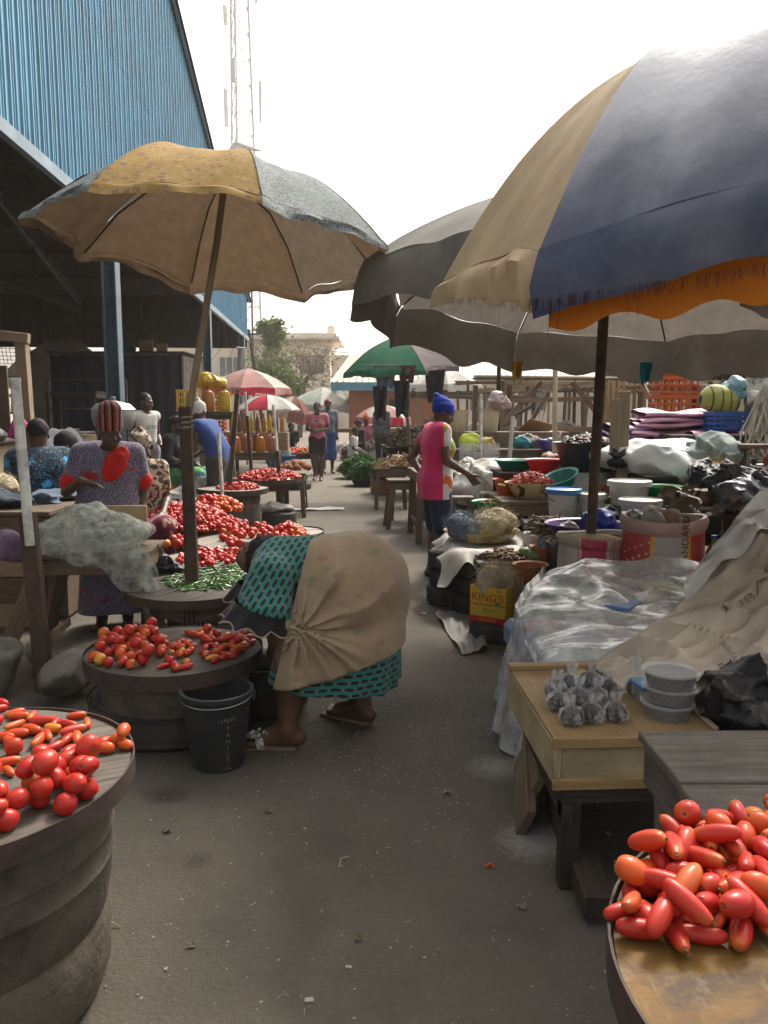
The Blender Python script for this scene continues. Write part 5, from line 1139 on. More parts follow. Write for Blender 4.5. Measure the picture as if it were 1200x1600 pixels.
# people
m_skin = mat('dark_skin', (.105, .06, .041), (.078, .044, .03), sc=9, rough=.48, bump=.08, bsc=60, spec=.45, rvar=.1, bdist=.003)
m_skin2 = mat('brown_skin', (.125, .066, .042), (.095, .05, .032), sc=9, rough=.5, bump=.08, bsc=60, spec=.45, rvar=.1, bdist=.003)
m_hair = mat('black_hair', (.010, .009, .009), (.018, .016, .015), sc=30, rough=.75, bump=.7, bsc=60, spec=.3, bdist=.01)
m_eye = mat('eye_white', (.5, .46, .42), rough=.2, bump=0)
def fab(name, c, c2=None, pat=None, rough=.85, bs=26, b=.3, **k): return mat(name, c, c2 or tuple(x * .75 for x in c), sc=5, rough=rough, bump=b, bsc=bs, pat=pat, sheen=.15, spec=.2, rvar=0, bdist=.012, **k)
J0 = dict(head=(0, -.02, 1.545), neck=(0, .005, 1.42), chest=(0, .01, 1.24), waist=(0, .0, 1.05), pelvis=(0, .015, .91),
   shL=(.165, .01, 1.365), elL=(.205, .035, 1.085), wrL=(.20, -.04, .85), shR=(-.165, .01, 1.365), elR=(-.205, .035, 1.085), wrR=(-.20, -.04, .85),
   hipL=(.085, .01, .88), knL=(.095, -.01, .48), anL=(.095, .03, .075), toL=(.115, -.125, .025),
   hipR=(-.085, .01, .88), knR=(-.095, -.01, .48), anR=(-.095, .03, .075), toR=(-.115, -.125, .025))
def v3(a): return np.array(a, float)
def hand(S, w, d, n, thumb, fr=.0085, curl=.5, open_=.0):
 """palm, four bent fingers of unequal length, thumb from the side of the palm"""
 d = v3(d) / np.linalg.norm(d); n = v3(n); n = n - d * (n @ d); n /= np.linalg.norm(n); a = np.cross(d, n) * thumb
 w = v3(w)
 S.cone(w - d * .01, w + d * .035, .021, .024, .015)
 for q in (-.5, -.17, .17, .5): S.cone(w + d * .02 + a * q * .03, w + d * .088 + a * q * .055, .014, .0115, .012)
 for q, L in zip((-.5, -.17, .17, .5), (.058, .072, .078, .07)):
  p = w + d * .088 + a * q * .058; f = d + a * q * (.25 + open_)
  for k, (l, r) in enumerate(((.45, 1), (.32, .92), (.25, .8))):
   f = f / np.linalg.norm(f); e = p + f * L * l; S.cone(p, e, fr * r, fr * r * .92, .003); p = e; f = f * (1 - curl * .45) + n * curl * .8
 p = w + d * .03 + a * .022; e = p + d * .03 + a * .028 + n * .012; S.cone(p, e, .0125, .0105, .01)
 S.cone(e, e + d * .032 + a * .006 + n * .012, .0095, .008, .004)
def head(S, c, M, s=1.0, detail=True):
 c = v3(c); A = np.array(M)
 def w(x, y, z): return c + A @ (v3((x, y, z)) * s)
 S.ell(w(0, .012, .022), v3((.073, .092, .096)) * s, M, .02)
 S.ell(w(0, -.022, -.045), v3((.058, .068, .066)) * s, M, .03)
 S.ell(w(0, -.055, -.088), v3((.026, .022, .02)) * s, M, .025)
 if detail:
  for sx in (-1, 1):
   S.ell(w(sx * .032, -.092, .004), v3((.02, .016, .013)) * s, M, .012, 'sub')
   S.ell(w(sx * .031, -.078, .003), v3((.015, .011, .0095)) * s, M, .004)
   S.ell(w(sx * .046, -.06, -.03), v3((.026, .024, .02)) * s, M, .02)
   S.ell(w(sx * .076, .012, -.005), v3((.011, .02, .031)) * s, M, .006)
   S.ell(w(sx * .012, -.098, -.034), v3((.011, .011, .009)) * s, M, .006)
  S.cone(w(0, -.082, .012), w(0, -.104, -.03), .008 * s, .0125 * s, .012)
  S.cone(w(-.032, -.086, .022), w(.032, -.086, .022), .009 * s, .009 * s, .014)
  S.cone(w(-.019, -.086, -.06), w(.019, -.086, -.06), .0085 * s, .0085 * s, .006)
  S.cone(w(-.016, -.083, -.073), w(.016, -.083, -.073), .0095 * s, .0095 * s, .006)
 return w
def torso(S, J, p=0.0, fat=1.0, k=.05):
 pv, wa, ch = v3(J['pelvis']), v3(J['waist']), v3(J['chest']); s = J['s']; nk = v3(J['neck'])
 x = (v3(J['shL']) - v3(J['shR'])); x /= np.linalg.norm(x); hx = v3(J['hipL']) - v3(J['hipR']); hx /= np.linalg.norm(hx)
 def wide(c, half, r, xx):
  S.cone(c - xx * half, c + xx * half, r + p, r + p, k)
 wide(pv, .062 * s * fat, .108 * s * fat, hx); wide((pv + wa) / 2, .045 * s * fat, .102 * s * fat, hx); wide(wa, .04 * s * fat, .094 * s * fat, x)
 wide((wa + ch) / 2, .055 * s * fat, .095 * s * fat, x); wide(ch, .066 * s * fat, .098 * s * fat, x)
 wide((ch + nk) / 2 + v3((0, 0, .0)), .082 * s, .078 * s, x)
 S.cone(v3(J['shL']), v3(J['shR']), .05 * s + p, .05 * s + p, k)
def bust(S, J, f, p=0.0, s=1.0):
 x = (v3(J['shL']) - v3(J['shR'])); x /= np.linalg.norm(x); f = v3(f); f /= np.linalg.norm(f)
 for q in (-1, 1): S.ell(v3(J['chest']) + f * .085 * s + x * q * .065 * s - v3((0, 0, .03)) * s, v3((.062, .055, .062)) * s + p, None, .05)
def arm(S, J, sd, p=0.0, upto=2.0, k=.015):
 s = J['s']; a, e, w = v3(J['sh' + sd]), v3(J['el' + sd]), v3(J['wr' + sd]); pts = []
 u = min(1, upto); S.cone(a, a + (e - a) * u, .047 * s + p, (.047 - .011 * u) * s + p, k)
 if upto > 1: u = min(1, upto - 1); m = e + (w - e) * .3; S.cone(e, e + (w - e) * u, .037 * s + p, (.037 - .012 * u) * s + p, k); S.cone(e, m, .035 * s + p, .036 * s + p, k)
def legs(S, J, p=0.0, upto=2.0, k=.03, fat=1.0, sides='LR'):
 s = J['s']
 for sd in sides:
  h, n, a = v3(J['hip' + sd]), v3(J['kn' + sd]), v3(J['an' + sd]); u = min(1, upto)
  S.cone(h, h + (n - h) * u, .085 * s * fat + p, (.085 - .03 * u) * s * fat + p, k)
  if upto > 1: u = min(1, upto - 1); S.cone(n, n + (a - n) * u, .053 * s + p, (.053 - .018 * u) * s + p, k)
  if upto > 1.5 and not p: S.cone(n + (a - n) * .15, n + (a - n) * .45, .054 * s, .05 * s, k)
def foot(S, J, sd):
 s = J['s']; a, t = v3(J['an' + sd]), v3(J['to' + sd]); d = t - a; d[2] = 0; d /= np.linalg.norm(d); x = np.cross(d, (0, 0, 1))
 S.cone(a, a + d * .02 + v3((0, 0, -.035)), .036 * s, .036 * s, .02); S.cone(a - d * .035 + v3((0, 0, -.04)), t - d * .03, .033 * s, .026 * s, .02)
 S.cone(a - d * .0 + v3((0, 0, -.01)), t, .034 * s, .018 * s, .025)
 for q, L in ((-.034, .0), (-.017, .014), (0, .02), (.017, .024), (.034, .03)):
  b_ = t + x * q * (1 if sd == 'R' else -1) - v3((0, 0, .006)); S.cone(b_ - d * .02, b_ + d * (L * .8 + .004), .0125, .0105, .004)
def yawm(yaw, pitch=0, roll=0): return (Matrix.Rotation(R(yaw), 3, 'Z') @ Matrix.Rotation(R(pitch), 3, 'X') @ Matrix.Rotation(R(roll), 3, 'Y'))
def scale_pose(over, s):
 J = dict(J0); J.update(over or {}); J = {k: tuple(q * s for q in v) for k, v in J.items()}; J['s'] = s; return J
def box_of(J, pad=.2):
 a = np.array([v for v in J.values() if isinstance(v, tuple)]); return a.min(0) - pad, a.max(0) + pad
def person(label, loc, rz, pose=None, s=1.0, look=(0, 0), skin=None, wear=(), res=.011, fat=1.0, hands=None, hair=None, feet=True, woman=True, fr=.0085, curl=(.5, .5), detail=True, group=None):
 J = scale_pose(pose, s); t = T('person', label, 'person', loc, group, rz); lo, hi = box_of(J, .16)
 M = yawm(*look); f = (0, -1, 0)
 S = SDF(lo, hi, res); torso(S, J, 0, fat)
 if woman: bust(S, J, f, 0, s)
 S.cone(v3(J['neck']) - v3((0, -.005, .05)), v3(J['head']) + v3((0, .012, -.03)), .055 * s, .05 * s, .03)
 hw = head(S, J['head'], M, s, detail)
 for i, sd in enumerate('LR'):
  arm(S, J, sd); d = v3(J['wr' + sd]) - v3(J['el' + sd]); hn = (hands or {}).get(sd, {})
  hand(S, J['wr' + sd], hn.get('d', d), hn.get('n', (0, -1, .2)), hn.get('t', -1 if sd == 'L' else 1), fr, curl[i])
 legs(S, J, 0, fat=min(fat, 1.15))
 if feet: foot(S, J, 'L'); foot(S, J, 'R')
 o = S.obj('body', skin or m_skin); o.parent = t
 for kind, m, kw in wear:
  C = SDF(lo - .12, hi + .12, kw.get('res', res)); p = kw.get('p', .014); nm = kw.get('name', kind)
  if kind == 'top':
   torso(C, J, p, fat * kw.get('loose', 1.0))
   if woman: bust(C, J, f, p, s)
   for sd in kw.get('arms', 'LR'): arm(C, J, sd, p + .004, kw.get('sleeve', .4), .03)
   if kw.get('long'):
    hz = kw['long'] * s; pv = v3(J['pelvis']); x = v3((1, 0, 0))
    for q in (-.5, .5): C.cone(pv + x * q * .12 * s * fat, v3((pv[0] + q * .15 * s * fat * kw.get('flare', 1), pv[1], hz)), .10 * s * fat + p, .105 * s * fat * kw.get('flare', 1) + p, .06)
   C.ell(v3(J['neck']) + v3((0, -.045, .035)) * s, v3((.075, .075, .085)) * s, None, .01, 'sub')
   C.wob(.004, 9, 3, (1, 1, .5)); C.cut((0, 0, kw.get('hem', .8) * s), (0, 0, -1))
  elif kind == 'skirt':
   pv, wa = v3(J['pelvis']), v3(J['waist']); fl = kw.get('flare', 1.0)
   C.cone(wa - v3((.03, 0, 0)), wa + v3((.03, 0, 0)), .1 * s * fat + p, None, .05); C.cone(pv - v3((.06, 0, 0)) * s, pv + v3((.06, 0, 0)) * s, .108 * s * fat + p, None, .05)
   for sd, q in (('L', 1), ('R', -1)):
    h, n = v3(J['hip' + sd]), v3(J['kn' + sd]); C.cone(h, n, .095 * s * fat + p, .085 * s * fl + p, .07); C.cone(n, v3((n[0] * 1.05, n[1] + .01, min(n[2] - .05, kw.get('hem', .45) * s - .1))), .085 * s * fl + p, .09 * s * fl + p, .07)
   C.wob(.006, 8, 1, (1, 1, .25)); C.cut((0, 0, kw.get('hem', .45) * s), (0, 0, -1)); C.cut((0, 0, kw.get('top', 1.06) * s), (0, 0, 1))
  elif kind == 'shorts':
   pv = v3(J['pelvis']); C.cone(pv - v3((.06, 0, 0)) * s, pv + v3((.06, 0, 0)) * s, .108 * s * fat + p, None, .04); wa = (pv + v3(J['waist'])) / 2
   C.cone(wa - v3((.045, 0, 0)) * s, wa + v3((.045, 0, 0)) * s, .1 * s * fat + p, None, .04)
   legs(C, J, p + .006, kw.get('upto', .9), .02, min(fat, 1.15)); C.wob(.005, 11, 2, (1, 1, .6))
  elif kind == 'wrap':
   h = v3(J['head']); A = np.array(M)
   C.ell(h + A @ (v3((0, .02, .045)) * s), v3((.089, .106, .09)) * s + p * .3, M, .02)
   C.cone(h + A @ (v3((0, .06, .07)) * s), h + A @ (v3(kw.get('peak', (0, .06, .14))) * s), .06 * s, .03 * s, .03)
   C.wob(.006, 22, 4, (.6, .6, 1.6)); C.cut(h + A @ (v3((0, -.09, .035)) * s), A @ v3((0, -.45, -1)))
  elif kind == 'hat':
   h = v3(J['head']); A = np.array(M)
   for q in range(4): C.ell(h + A @ (v3((0, .02, .05 + .042 * q)) * s), v3((.098 - .006 * q, .112 - .006 * q, .06)) * s, M, .02)
   C.cut(h + A @ (v3((0, -.09, .028)) * s), A @ v3((0, -.25, -1)))
  elif kind == 'hair':
   h = v3(J['head']); A = np.array(M)
   C.ell(h + A @ (v3((0, .024, .034)) * s), v3((.081, .094, .094)) * s, M, .02)
   if kw.get('bun'): C.ell(h + A @ (v3(kw['bun']) * s), v3((.045, .045, .045)) * s, M, .03)
   C.ell(h + A @ (v3((0, -.10, -.05)) * s), v3((.1, .078, .11)) * s, M, .01, 'sub'); C.wob(.003, 60, 2)
  q = C.obj(nm, m); q.parent = t
 return t, J, M, hw
# printed cloths
def _pat_teal(nt, co, c, k=1.0, rot=(0, 0, 0)):
 w = _nd(nt, 'ShaderNodeTexBrick'); w.offset = .5; w.inputs['Scale'].default_value = 9.5 * k; w.inputs['Mortar Size'].default_value = .035; w.inputs['Mortar Smooth'].default_value = .25
 w.inputs['Brick Width'].default_value = .62; w.inputs['Row Height'].default_value = .42; w.inputs['Bias'].default_value = 0
 nt.links.new(co, w.inputs['Vector'])
 return c
def teal_pattern(rowdir):
 """rows of dark lens-shaped dashes with thin gold threads between them on teal"""
 def f(nt, co, c):
  mp = _map(nt, co, rot=rowdir); d = _noise(nt, mp, 6, 3); x, y, z = _sep(nt, mp)
  zz = _math(nt, 'ADD', _math(nt, 'MULTIPLY', z, 38), _math(nt, 'MULTIPLY', d, .5)); row = _math(nt, 'FLOOR', zz); fz = _math(nt, 'ABSOLUTE', _math(nt, 'SUBTRACT', _math(nt, 'FRACT', zz), .5))
  along = _math(nt, 'ADD', _math(nt, 'MULTIPLY', _math(nt, 'ADD', x, _math(nt, 'MULTIPLY', y, .8)), 16), _math(nt, 'MULTIPLY', row, .5))
  fx = _math(nt, 'ABSOLUTE', _math(nt, 'SUBTRACT', _math(nt, 'FRACT', along), .5))
  lens = _math(nt, 'LESS_THAN', _math(nt, 'ADD', _math(nt, 'MULTIPLY', fz, 1.0), _math(nt, 'MULTIPLY', _math(nt, 'POWER', fx, 2), .95)), .26)
  gold = _math(nt, 'MULTIPLY', _math(nt, 'GREATER_THAN', fx, .40), _math(nt, 'LESS_THAN', fz, .2))
  c = _mix(nt, lens, c, (.022, .017, .014)); return _mix(nt, _math(nt, 'MULTIPLY', gold, .75), c, (.26, .15, .05))
 return f
m_teal = fab('teal_wax_print', (.022, .185, .17), (.03, .15, .15), teal_pattern((0, 0, 0)))
m_teal_top = fab('teal_wax_print_blouse', (.022, .185, .17), (.03, .15, .15), teal_pattern((R(10), R(62), 0)))
def spots(cols, sc, thr, seed=0.0, soft=.04, kind='F1', mixf=1.0):
 def f(nt, co, c):
  for i, (cc, t_) in enumerate(zip(cols, thr)):
   n = _noise(nt, _map(nt, co, loc=(seed + i * 3.7, i * 1.9, seed)), sc * (1 + .2 * i), 2, .5, .4)
   c = _mix(nt, _math(nt, 'MULTIPLY', _ramp(nt, n, t_, t_ + soft), mixf), c, cc)
  return c
 return f
def leafy(nt, co, c):
 v = _nd(nt, 'ShaderNodeTexVoronoi'); v.inputs['Scale'].default_value = 10; nt.links.new(_map(nt, co, (1, 1, 1.5), (0, .6, 0)), v.inputs['Vector']); s = _sep(nt, v.outputs['Color'])
 spot = _math(nt, 'LESS_THAN', _math(nt, 'ADD', v.outputs['Distance'], _math(nt, 'MULTIPLY', _noise(nt, co, 24, 4, .7), .75)), .62)
 a = _math(nt, 'MULTIPLY', spot, _math(nt, 'GREATER_THAN', s[0], .70)); b_ = _math(nt, 'MULTIPLY', spot, _math(nt, 'LESS_THAN', s[0], .26))
 c = _mix(nt, _math(nt, 'MULTIPLY', a, .5), c, (.10, .2, .11)); return _mix(nt, _math(nt, 'MULTIPLY', b_, .38), c, (.17, .10, .075))
m_beige = fab('worn_beige_wrapper', (.33, .245, .155), (.27, .195, .125), leafy, b=.5, bs=11, dirt=((.13, .095, .065), .55, 3.2))
def motif(bgc):
 def f(nt, co, c):
  w = _nd(nt, 'ShaderNodeTexWave'); w.inputs['Scale'].default_value = 32; w.inputs['Distortion'].default_value = 9; w.inputs['Detail'].default_value = 2; w.inputs['Detail Scale'].default_value = 2.2; nt.links.new(co, w.inputs['Vector'])
  c = _mix(nt, _math(nt, 'MULTIPLY', _ramp(nt, w.outputs['Fac'], .62, .8), .75), c, (.42, .38, .46))
  n = _noise(nt, co, 9, 2); return _mix(nt, _ramp(nt, n, .66, .69), c, (.34, .03, .035))
 return f
m_violet = fab('violet_print', (.075, .065, .13), (.05, .045, .095), motif(None))
def stripes(cols, k, ax=0, ang=False):
 def f(nt, co, c):
  s = _sep(nt, co)
  x = _math(nt, 'MULTIPLY', _math(nt, 'ARCTAN2', s[0], s[1]) if ang else s[ax], k); fr_ = _math(nt, 'FRACT', x)
  n = len(cols)
  for i, cc in enumerate(cols):
   c = _mix(nt, _math(nt, 'MULTIPLY', _math(nt, 'GREATER_THAN', fr_, i / n), _math(nt, 'LESS_THAN', fr_, (i + 1) / n)), c, cc)
  return c
 return f
def floral(nt, co, c):
 v = _nd(nt, 'ShaderNodeTexVoronoi'); v.inputs['Scale'].default_value = 7; nt.links.new(co, v.inputs['Vector'])
 n = _noise(nt, co, 13, 2, .5, 1.5)
 f1 = _math(nt, 'LESS_THAN', _math(nt, 'ADD', v.outputs['Distance'], _math(nt, 'MULTIPLY', n, .5)), .52)
 c = _mix(nt, f1, c, (.05, .30, .60)); n2 = _noise(nt, _map(nt, co, loc=(2, 2, 2)), 16, 1, .4, 2.5)
 return _mix(nt, _math(nt, 'MULTIPLY', _ramp(nt, _math(nt, 'ABSOLUTE', _math(nt, 'SUBTRACT', n2, .5)), .012, .02, (1, 1, 1), (0, 0, 0)), .7), c, (.12, .42, .68))
m_floral = fab('black_cloth_with_blue_flowers', (.010, .012, .02), (.015, .016, .026), floral)
def pinkshirt(nt, co, c):
 x, y, z = _sep(nt, co)
 fr_ = _math(nt, 'LESS_THAN', _math(nt, 'SUBTRACT', y, _math(nt, 'MULTIPLY', _math(nt, 'ABSOLUTE', x), .25)), -.035); n = _noise(nt, co, 7, 1, .4, .6)
 w = _mix(nt, _ramp(nt, n, .57, .59), (.62, .58, .56), (.60, .13, .03)); n2 = _noise(nt, _map(nt, co, loc=(4, 1, 3)), 6, 1)
 w = _mix(nt, _ramp(nt, n2, .64, .66), w, (.22, .36, .03)); return _mix(nt, fr_, c, w)
m_pink = fab('pink_jersey', (.60, .035, .15), (.52, .03, .13), pinkshirt, bs=14)
m_denim = fab('dark_denim', (.016, .03, .075), (.01, .02, .05), bs=40)
m_royal = fab('royal_blue_wrap', (.012, .045, .36), (.01, .035, .28), bs=22)
m_red_lace = fab('scarlet_lace', (.62, .025, .018), (.5, .018, .014), bs=40, b=.8)
m_hat = fab('striped_knit_hat', (.28, .19, .15), (.22, .15, .12), stripes([(.30, .2, .16), (.33, .035, .03), (.012, .011, .012), (.26, .17, .14), (.28, .03, .03), (.014, .012, .013)], 1.9, ang=True), bs=60, b=.8)
m_blackcloth = fab('black_cloth', (.014, .013, .016), (.02, .019, .022)); m_whitecloth = fab('white_cotton', (.58, .56, .53), (.5, .48, .45)); m_bluecloth = fab('blue_cotton', (.03, .07, .24), (.025, .055, .18))
m_darkcloth = fab('dark_brown_cloth', (.03, .02, .022), (.02, .015, .016)); m_olive = fab('grey_olive_cloth', (.06, .065, .055), (.045, .05, .042)); m_greycloth = fab('grey_print_shirt', (.14, .13, .15), (.04, .04, .05), bs=20)
m_rose = fab('faded_rose_cotton', (.52, .17, .20), (.45, .14, .17)); m_lime = fab('lime_cotton', (.40, .45, .12), (.34, .38, .1)); m_orangec = fab('orange_scarf', (.55, .14, .04)); m_batik = fab('brown_cream_print', (.42, .34, .24), (.42, .34, .24), spots([(.05, .03, .02)], 26, (.5,))); m_plum = fab('plum_print_skirt', (.16, .02, .05), None, spots([(.42, .28, .22), (.06, .02, .05)], 15, (.57, .6)))
m_multi = fab('green_blue_print_skirt', (.03, .12, .20), (.06, .25, .10), spots([(.10, .3, .08), (.30, .42, .5)], 6, (.56, .66))); m_bluegrey = fab('grey_blue_cotton', (.13, .17, .21), (.1, .13, .16)); m_turk = fab('pale_print_cloth', (.34, .35, .37), (.28, .2, .22))
# the woman bending over her tomatoes
def bending_woman():
 t = T('person', 'woman in teal print dress and beige wrapper bending down between the tomato tables', 'person', (-.3, 3.5, 0))
 hipc = v3((-.155, 3.66, .67)); sh = v3((-.485, 3.62, .755)); hd = v3((-.585, 3.80, .775))
 fF, fB = v3((-.46, 3.40, .0)), v3((-.11, 3.70, .0))
 S = SDF((-1.0, 3.1, -.01), (.25, 4.15, 1.02), .009)
 S.cone(hipc + v3((.0, -.06, 0)), hipc + v3((0, .1, 0)), .17, .17, .08); S.cone(hipc, (sh + hipc) / 2, .19, .155, .08); S.cone((sh + hipc) / 2, sh, .155, .12, .08)
 S.cone(sh + v3((-.02, -.13, -.01)), sh + v3((.02, .14, .02)), .06, .06, .05)
 S.cone(sh, hd + v3((.03, 0, 0)), .06, .055, .04)
 Mh = yawm(-80, -58, 0); head(S, hd, Mh, 1.0)
 a = [sh + v3((-.03, -.15, -.0)), v3((-.53, 3.40, .60)), v3((-.425, 3.43, .45))]; S.cone(a[0], a[1], .062, .048, .02); S.cone(a[1], a[2], .046, .03, .02); hand(S, a[2], (.35, .1, -1), (.2, 1, 0), 1, .0095, .5)
 a = [sh + v3((.02, .16, 0)), v3((-.58, 3.76, .58)), v3((-.52, 3.66, .42))]; S.cone(a[0], a[1], .055, .042, .02); S.cone(a[1], a[2], .04, .028, .02); hand(S, a[2], (.3, -.1, -1), (.2, 1, 0), -1, .0095, .5)
 for hp_, kn, an, d in ((hipc + v3((-.03, -.06, -.02)), v3((-.40, 3.42, .38)), fF + v3((.035, 0, .085)), v3((-1, -.02, 0))), (hipc + v3((.02, .09, -.02)), v3((-.16, 3.71, .36)), fB + v3((0, 0, .085)), v3((-.86, .5, 0)))):
  d = d / np.linalg.norm(d); S.cone(hp_, kn, .12, .085, .05); S.cone(kn, kn + (an - kn) * .35, .075, .07, .03); S.cone(kn + (an - kn) * .35, an + v3((0, 0, .02)), .07, .045, .03)
  tz = v3((0, 0, 1)); x = np.cross(d, tz); z0 = .026
  S.cone(an, an - v3((0, 0, .03)) , .044, .04, .02); S.cone(an - d * .045 - v3((0, 0, an[2] - .045)), an + d * .10 - v3((0, 0, an[2] - .04)), .038, .032, .02); S.cone(an, an + d * .13 - v3((0, 0, an[2] - .042)), .042, .026, .03)
  for q, L in ((-.036, .168), (-.018, .182), (0, .19), (.018, .196), (.036, .2)): S.cone(an + d * .12 + x * q - v3((0, 0, an[2] - .034)), an + d * L + x * q * 1.1 - v3((0, 0, an[2] - .028)), .014, .0115, .005)
 o = S.obj('body', m_skin2); o.parent = t; o.matrix_parent_inverse = parent_world(t).inverted()
 S = SDF(hd - .25, hd + .25, .009); A = np.array(Mh); S.ell(hd + A @ v3((0, .015, .02)), (.10, .115, .118), Mh); S.ell(hd + v3((.03, -.06, .02)), (.075, .06, .075), None, .05); S.ell(hd + A @ v3((0, -.13, -.08)), (.07, .06, .09), Mh, .01, 'sub'); S.wob(.005, 50, 1)
 o = S.obj('hair', m_hair, None); o.parent = t; o.matrix_parent_inverse = parent_world(t).inverted()
 def sk(S, p, lo=0.0):
  for q in (-.11, .0, .11):
   S.cone(hipc + v3((0.015, q, -.02)), v3((-.155 + q * .2, 3.60 + q * 1.0, .18)), .225 - abs(q) * .5 + p, .215 + p - abs(q) * .3, .1)
  S.cone(hipc + v3((-.06, -.05, .0)), v3((-.34, 3.46, .12)), .21 + p, .17 + p, .12); S.cone(v3((-.30, 3.5, .45)), v3((-.37, 3.45, .16)), .16 + p, .15 + p, .1)
  S.ell(hipc + v3((.03, 0, -.01)), v3((.168, .23, .19)) + p, None, .1)
 S = SDF((-.9, 3.05, .05), (.45, 4.2, 1.05), .009); sk(S, 0)
 X = S.X(); ang = np.arctan2(X[..., 1] - 3.6, X[..., 0] + .17); S.f = (S.f + .016 * np.sin(ang * 11 + 2 * np.sin(X[..., 2] * 6)) * np.clip(1.1 - X[..., 2] * 2.2, 0, 1)).astype(np.float32)
 S.cut((-.17, 3.6, .255), (-.10, 0, -1)); S.cut((0, 0, .62), (0, 0, 1))
 o = S.obj('skirt', m_teal); o.parent = t; o.matrix_parent_inverse = parent_world(t).inverted()
 S = SDF((-.5, 3.3, .1), (.05, 4.0, .4), .009); S.cone((-.33, 3.62, .24), (-.12, 3.66, .24), .07, .07, .05); S.ell((-.22, 3.64, .2), (.14, .05, .06), None, .05); S.wob(.01, 14, 3); o = S.obj('underskirt', m_teal); o.parent = t; o.matrix_parent_inverse = parent_world(t).inverted()
 S = SDF((-1.05, 3.1, .2), (.2, 4.25, 1.1), .008)
 S.cone((sh + hipc * 1.0) / 2 + v3((.1, 0, .02)), sh + v3((.02, 0, .01)), .19, .145, .08); S.cone(sh + v3((-.02, -.14, 0)), sh + v3((.02, .15, .02)), .085, .085, .05)
 S.cone(sh + v3((-.02, -.14, .0)), v3((-.525, 3.42, .61)), .085, .125, .05); S.cone(sh + v3((.02, .15, .0)), v3((-.60, 3.8, .62)), .085, .11, .05)
 S.wob(.007, 10, 6, (1, 1, .6)); S.ell(hd, (.115, .12, .115), None, .01, 'sub'); S.cut((-.52, 3.5, .625), (-.35, 0, -1))
 o = S.obj('blouse', m_teal_top); o.parent = t; o.matrix_parent_inverse = parent_world(t).inverted()
 for c_, r0, r1, ph in ((v3((-.53, 3.42, .628)), .118, .15, 0), (v3((-.60, 3.8, .63)), .105, .13, 2)):
  def rf(u, v, c_=c_, r0=r0, r1=r1, ph=ph):
   a = 2 * math.pi * u; r = r0 + (r1 - r0) * v + .016 * v * math.sin(a * 9 + ph)
   return (c_[0] - .03 * v + r * math.cos(a), c_[1] + r * math.sin(a) * .95, c_[2] + .012 - (.085 + .012 * math.sin(a * 9 + 1)) * v + .35 * r * math.cos(a) * -.6)
  b = MB(); b.grid(rf, 72, 6, wrap=True, su=1, sv=.1); o = b.obj('sleeve_ruffle', m_blackcloth, t)
  b = MB(); b.tube([rf(i / 72, 1.0) for i in range(72)], .004, 5, closed=True); b.obj('hem_cord', m_twine, o)
 S = SDF((-.95, 3.0, .2), (.45, 4.25, 1.1), .0075); sk(S, .025)
 S.cone(hipc + v3((-.02, 0, .02)), hipc + v3((-.20, -.01, .03)), .2, .16, .08)
 knot = v3((-.42, 3.42, .56)); X = S.X(); D = X - knot; r = np.linalg.norm(D, axis=-1); an = np.arctan2(D[..., 2], D[..., 0] + .6 * D[..., 1])
 S.f = (S.f + .013 * np.sin(an * 22 + 3 * np.sin(an * 3 + r * 6)) * np.exp(-((r - .13) / .2) ** 2) + .011 * np.sin(an * 9 + 5 * r + 1.5 * np.sin(r * 9)) * np.exp(-((r - .32) / .22) ** 2) - .017 * (1 - np.abs(np.sin(an * 3.2 + 4.5 * r + .8 * np.sin(r * 7)))) ** 3 * np.exp(-((r - .34) / .24) ** 2) + .006 * nz(X, 5, 2) - .008 * (np.abs(nz(X, 6, 1)) - .4)).astype(np.float32)
 S.cut((-.39, 3.45, .31), (.24, .0, -1)); S.cut((-.375, 3.6, .72), (-1, .0, .24))
 S.f = np.minimum(S.f, .5)
 o = S.obj('wrapper', m_beige); o.parent = t; o.matrix_parent_inverse = parent_world(t).inverted()
 S = SDF(knot - .15, knot + .15, .007); S.ell(knot + v3((0, -.035, 0)), (.03, .03, .035)); S.cone(knot + v3((0, -.04, 0)), knot + v3((-.015, -.05, -.04)), .014, .012); S.wob(.005, 30, 2)
 o = S.obj('wrapper_knot', m_beige); o.parent = t; o.matrix_parent_inverse = parent_world(t).inverted()
 m_silver = mat('silver_trim', (.55, .53, .48), (.2, .19, .17), sc=60, rough=.3, bump=.5, bsc=90, metal=.5); m_sole = mat('tan_sole', (.25, .18, .12), rough=.7)
 so = MB(); d = Vector((-1, -.02, 0)); so.grid(lambda u, v: (fF[0] + .07 - .275 * u, fF[1] + (.052 * math.sin(math.pi * min(1, .12 + .8 * u)) ** .5) * (2 * v - 1) , .012 + .004 * math.sin(3 * u)), 12, 6); so.box((fF[0] - .065, fF[1], .006), (.27, .09, .012), bev=.005)
 s1 = so.obj('sandal', m_sole, t)
 for off in (.0, .05):
  b = MB(); b.grid(lambda u, v, off=off: (fF[0] - .10 - off * 1.0 + (v - .5) * .035 + (u - .5) * .05 * (1 if off else -1), fF[1] + .056 * math.cos(math.pi * (1 - u)), .012 + .062 * math.sin(math.pi * u) - off * .25), 12, 3); b.obj('strap', m_silver, s1)
 b = MB()
 for k in range(26):
  p = Vector((fF[0] - .115 + random.gauss(0, .028), fF[1] - .03 + random.gauss(0, .014), .068 + random.uniform(-.008, .016))); b.ell(p, random.uniform(.006, .013), n=6)
 b.obj('beaded_bow', m_silver, s1)
 b = MB(); M2 = math.atan2(.5, -.86); b.box((fB[0] - .07, fB[1] + .04, .007), (.26, .09, .014), M2, .005); b.obj('sandal', m_sole, t)
bending_woman()
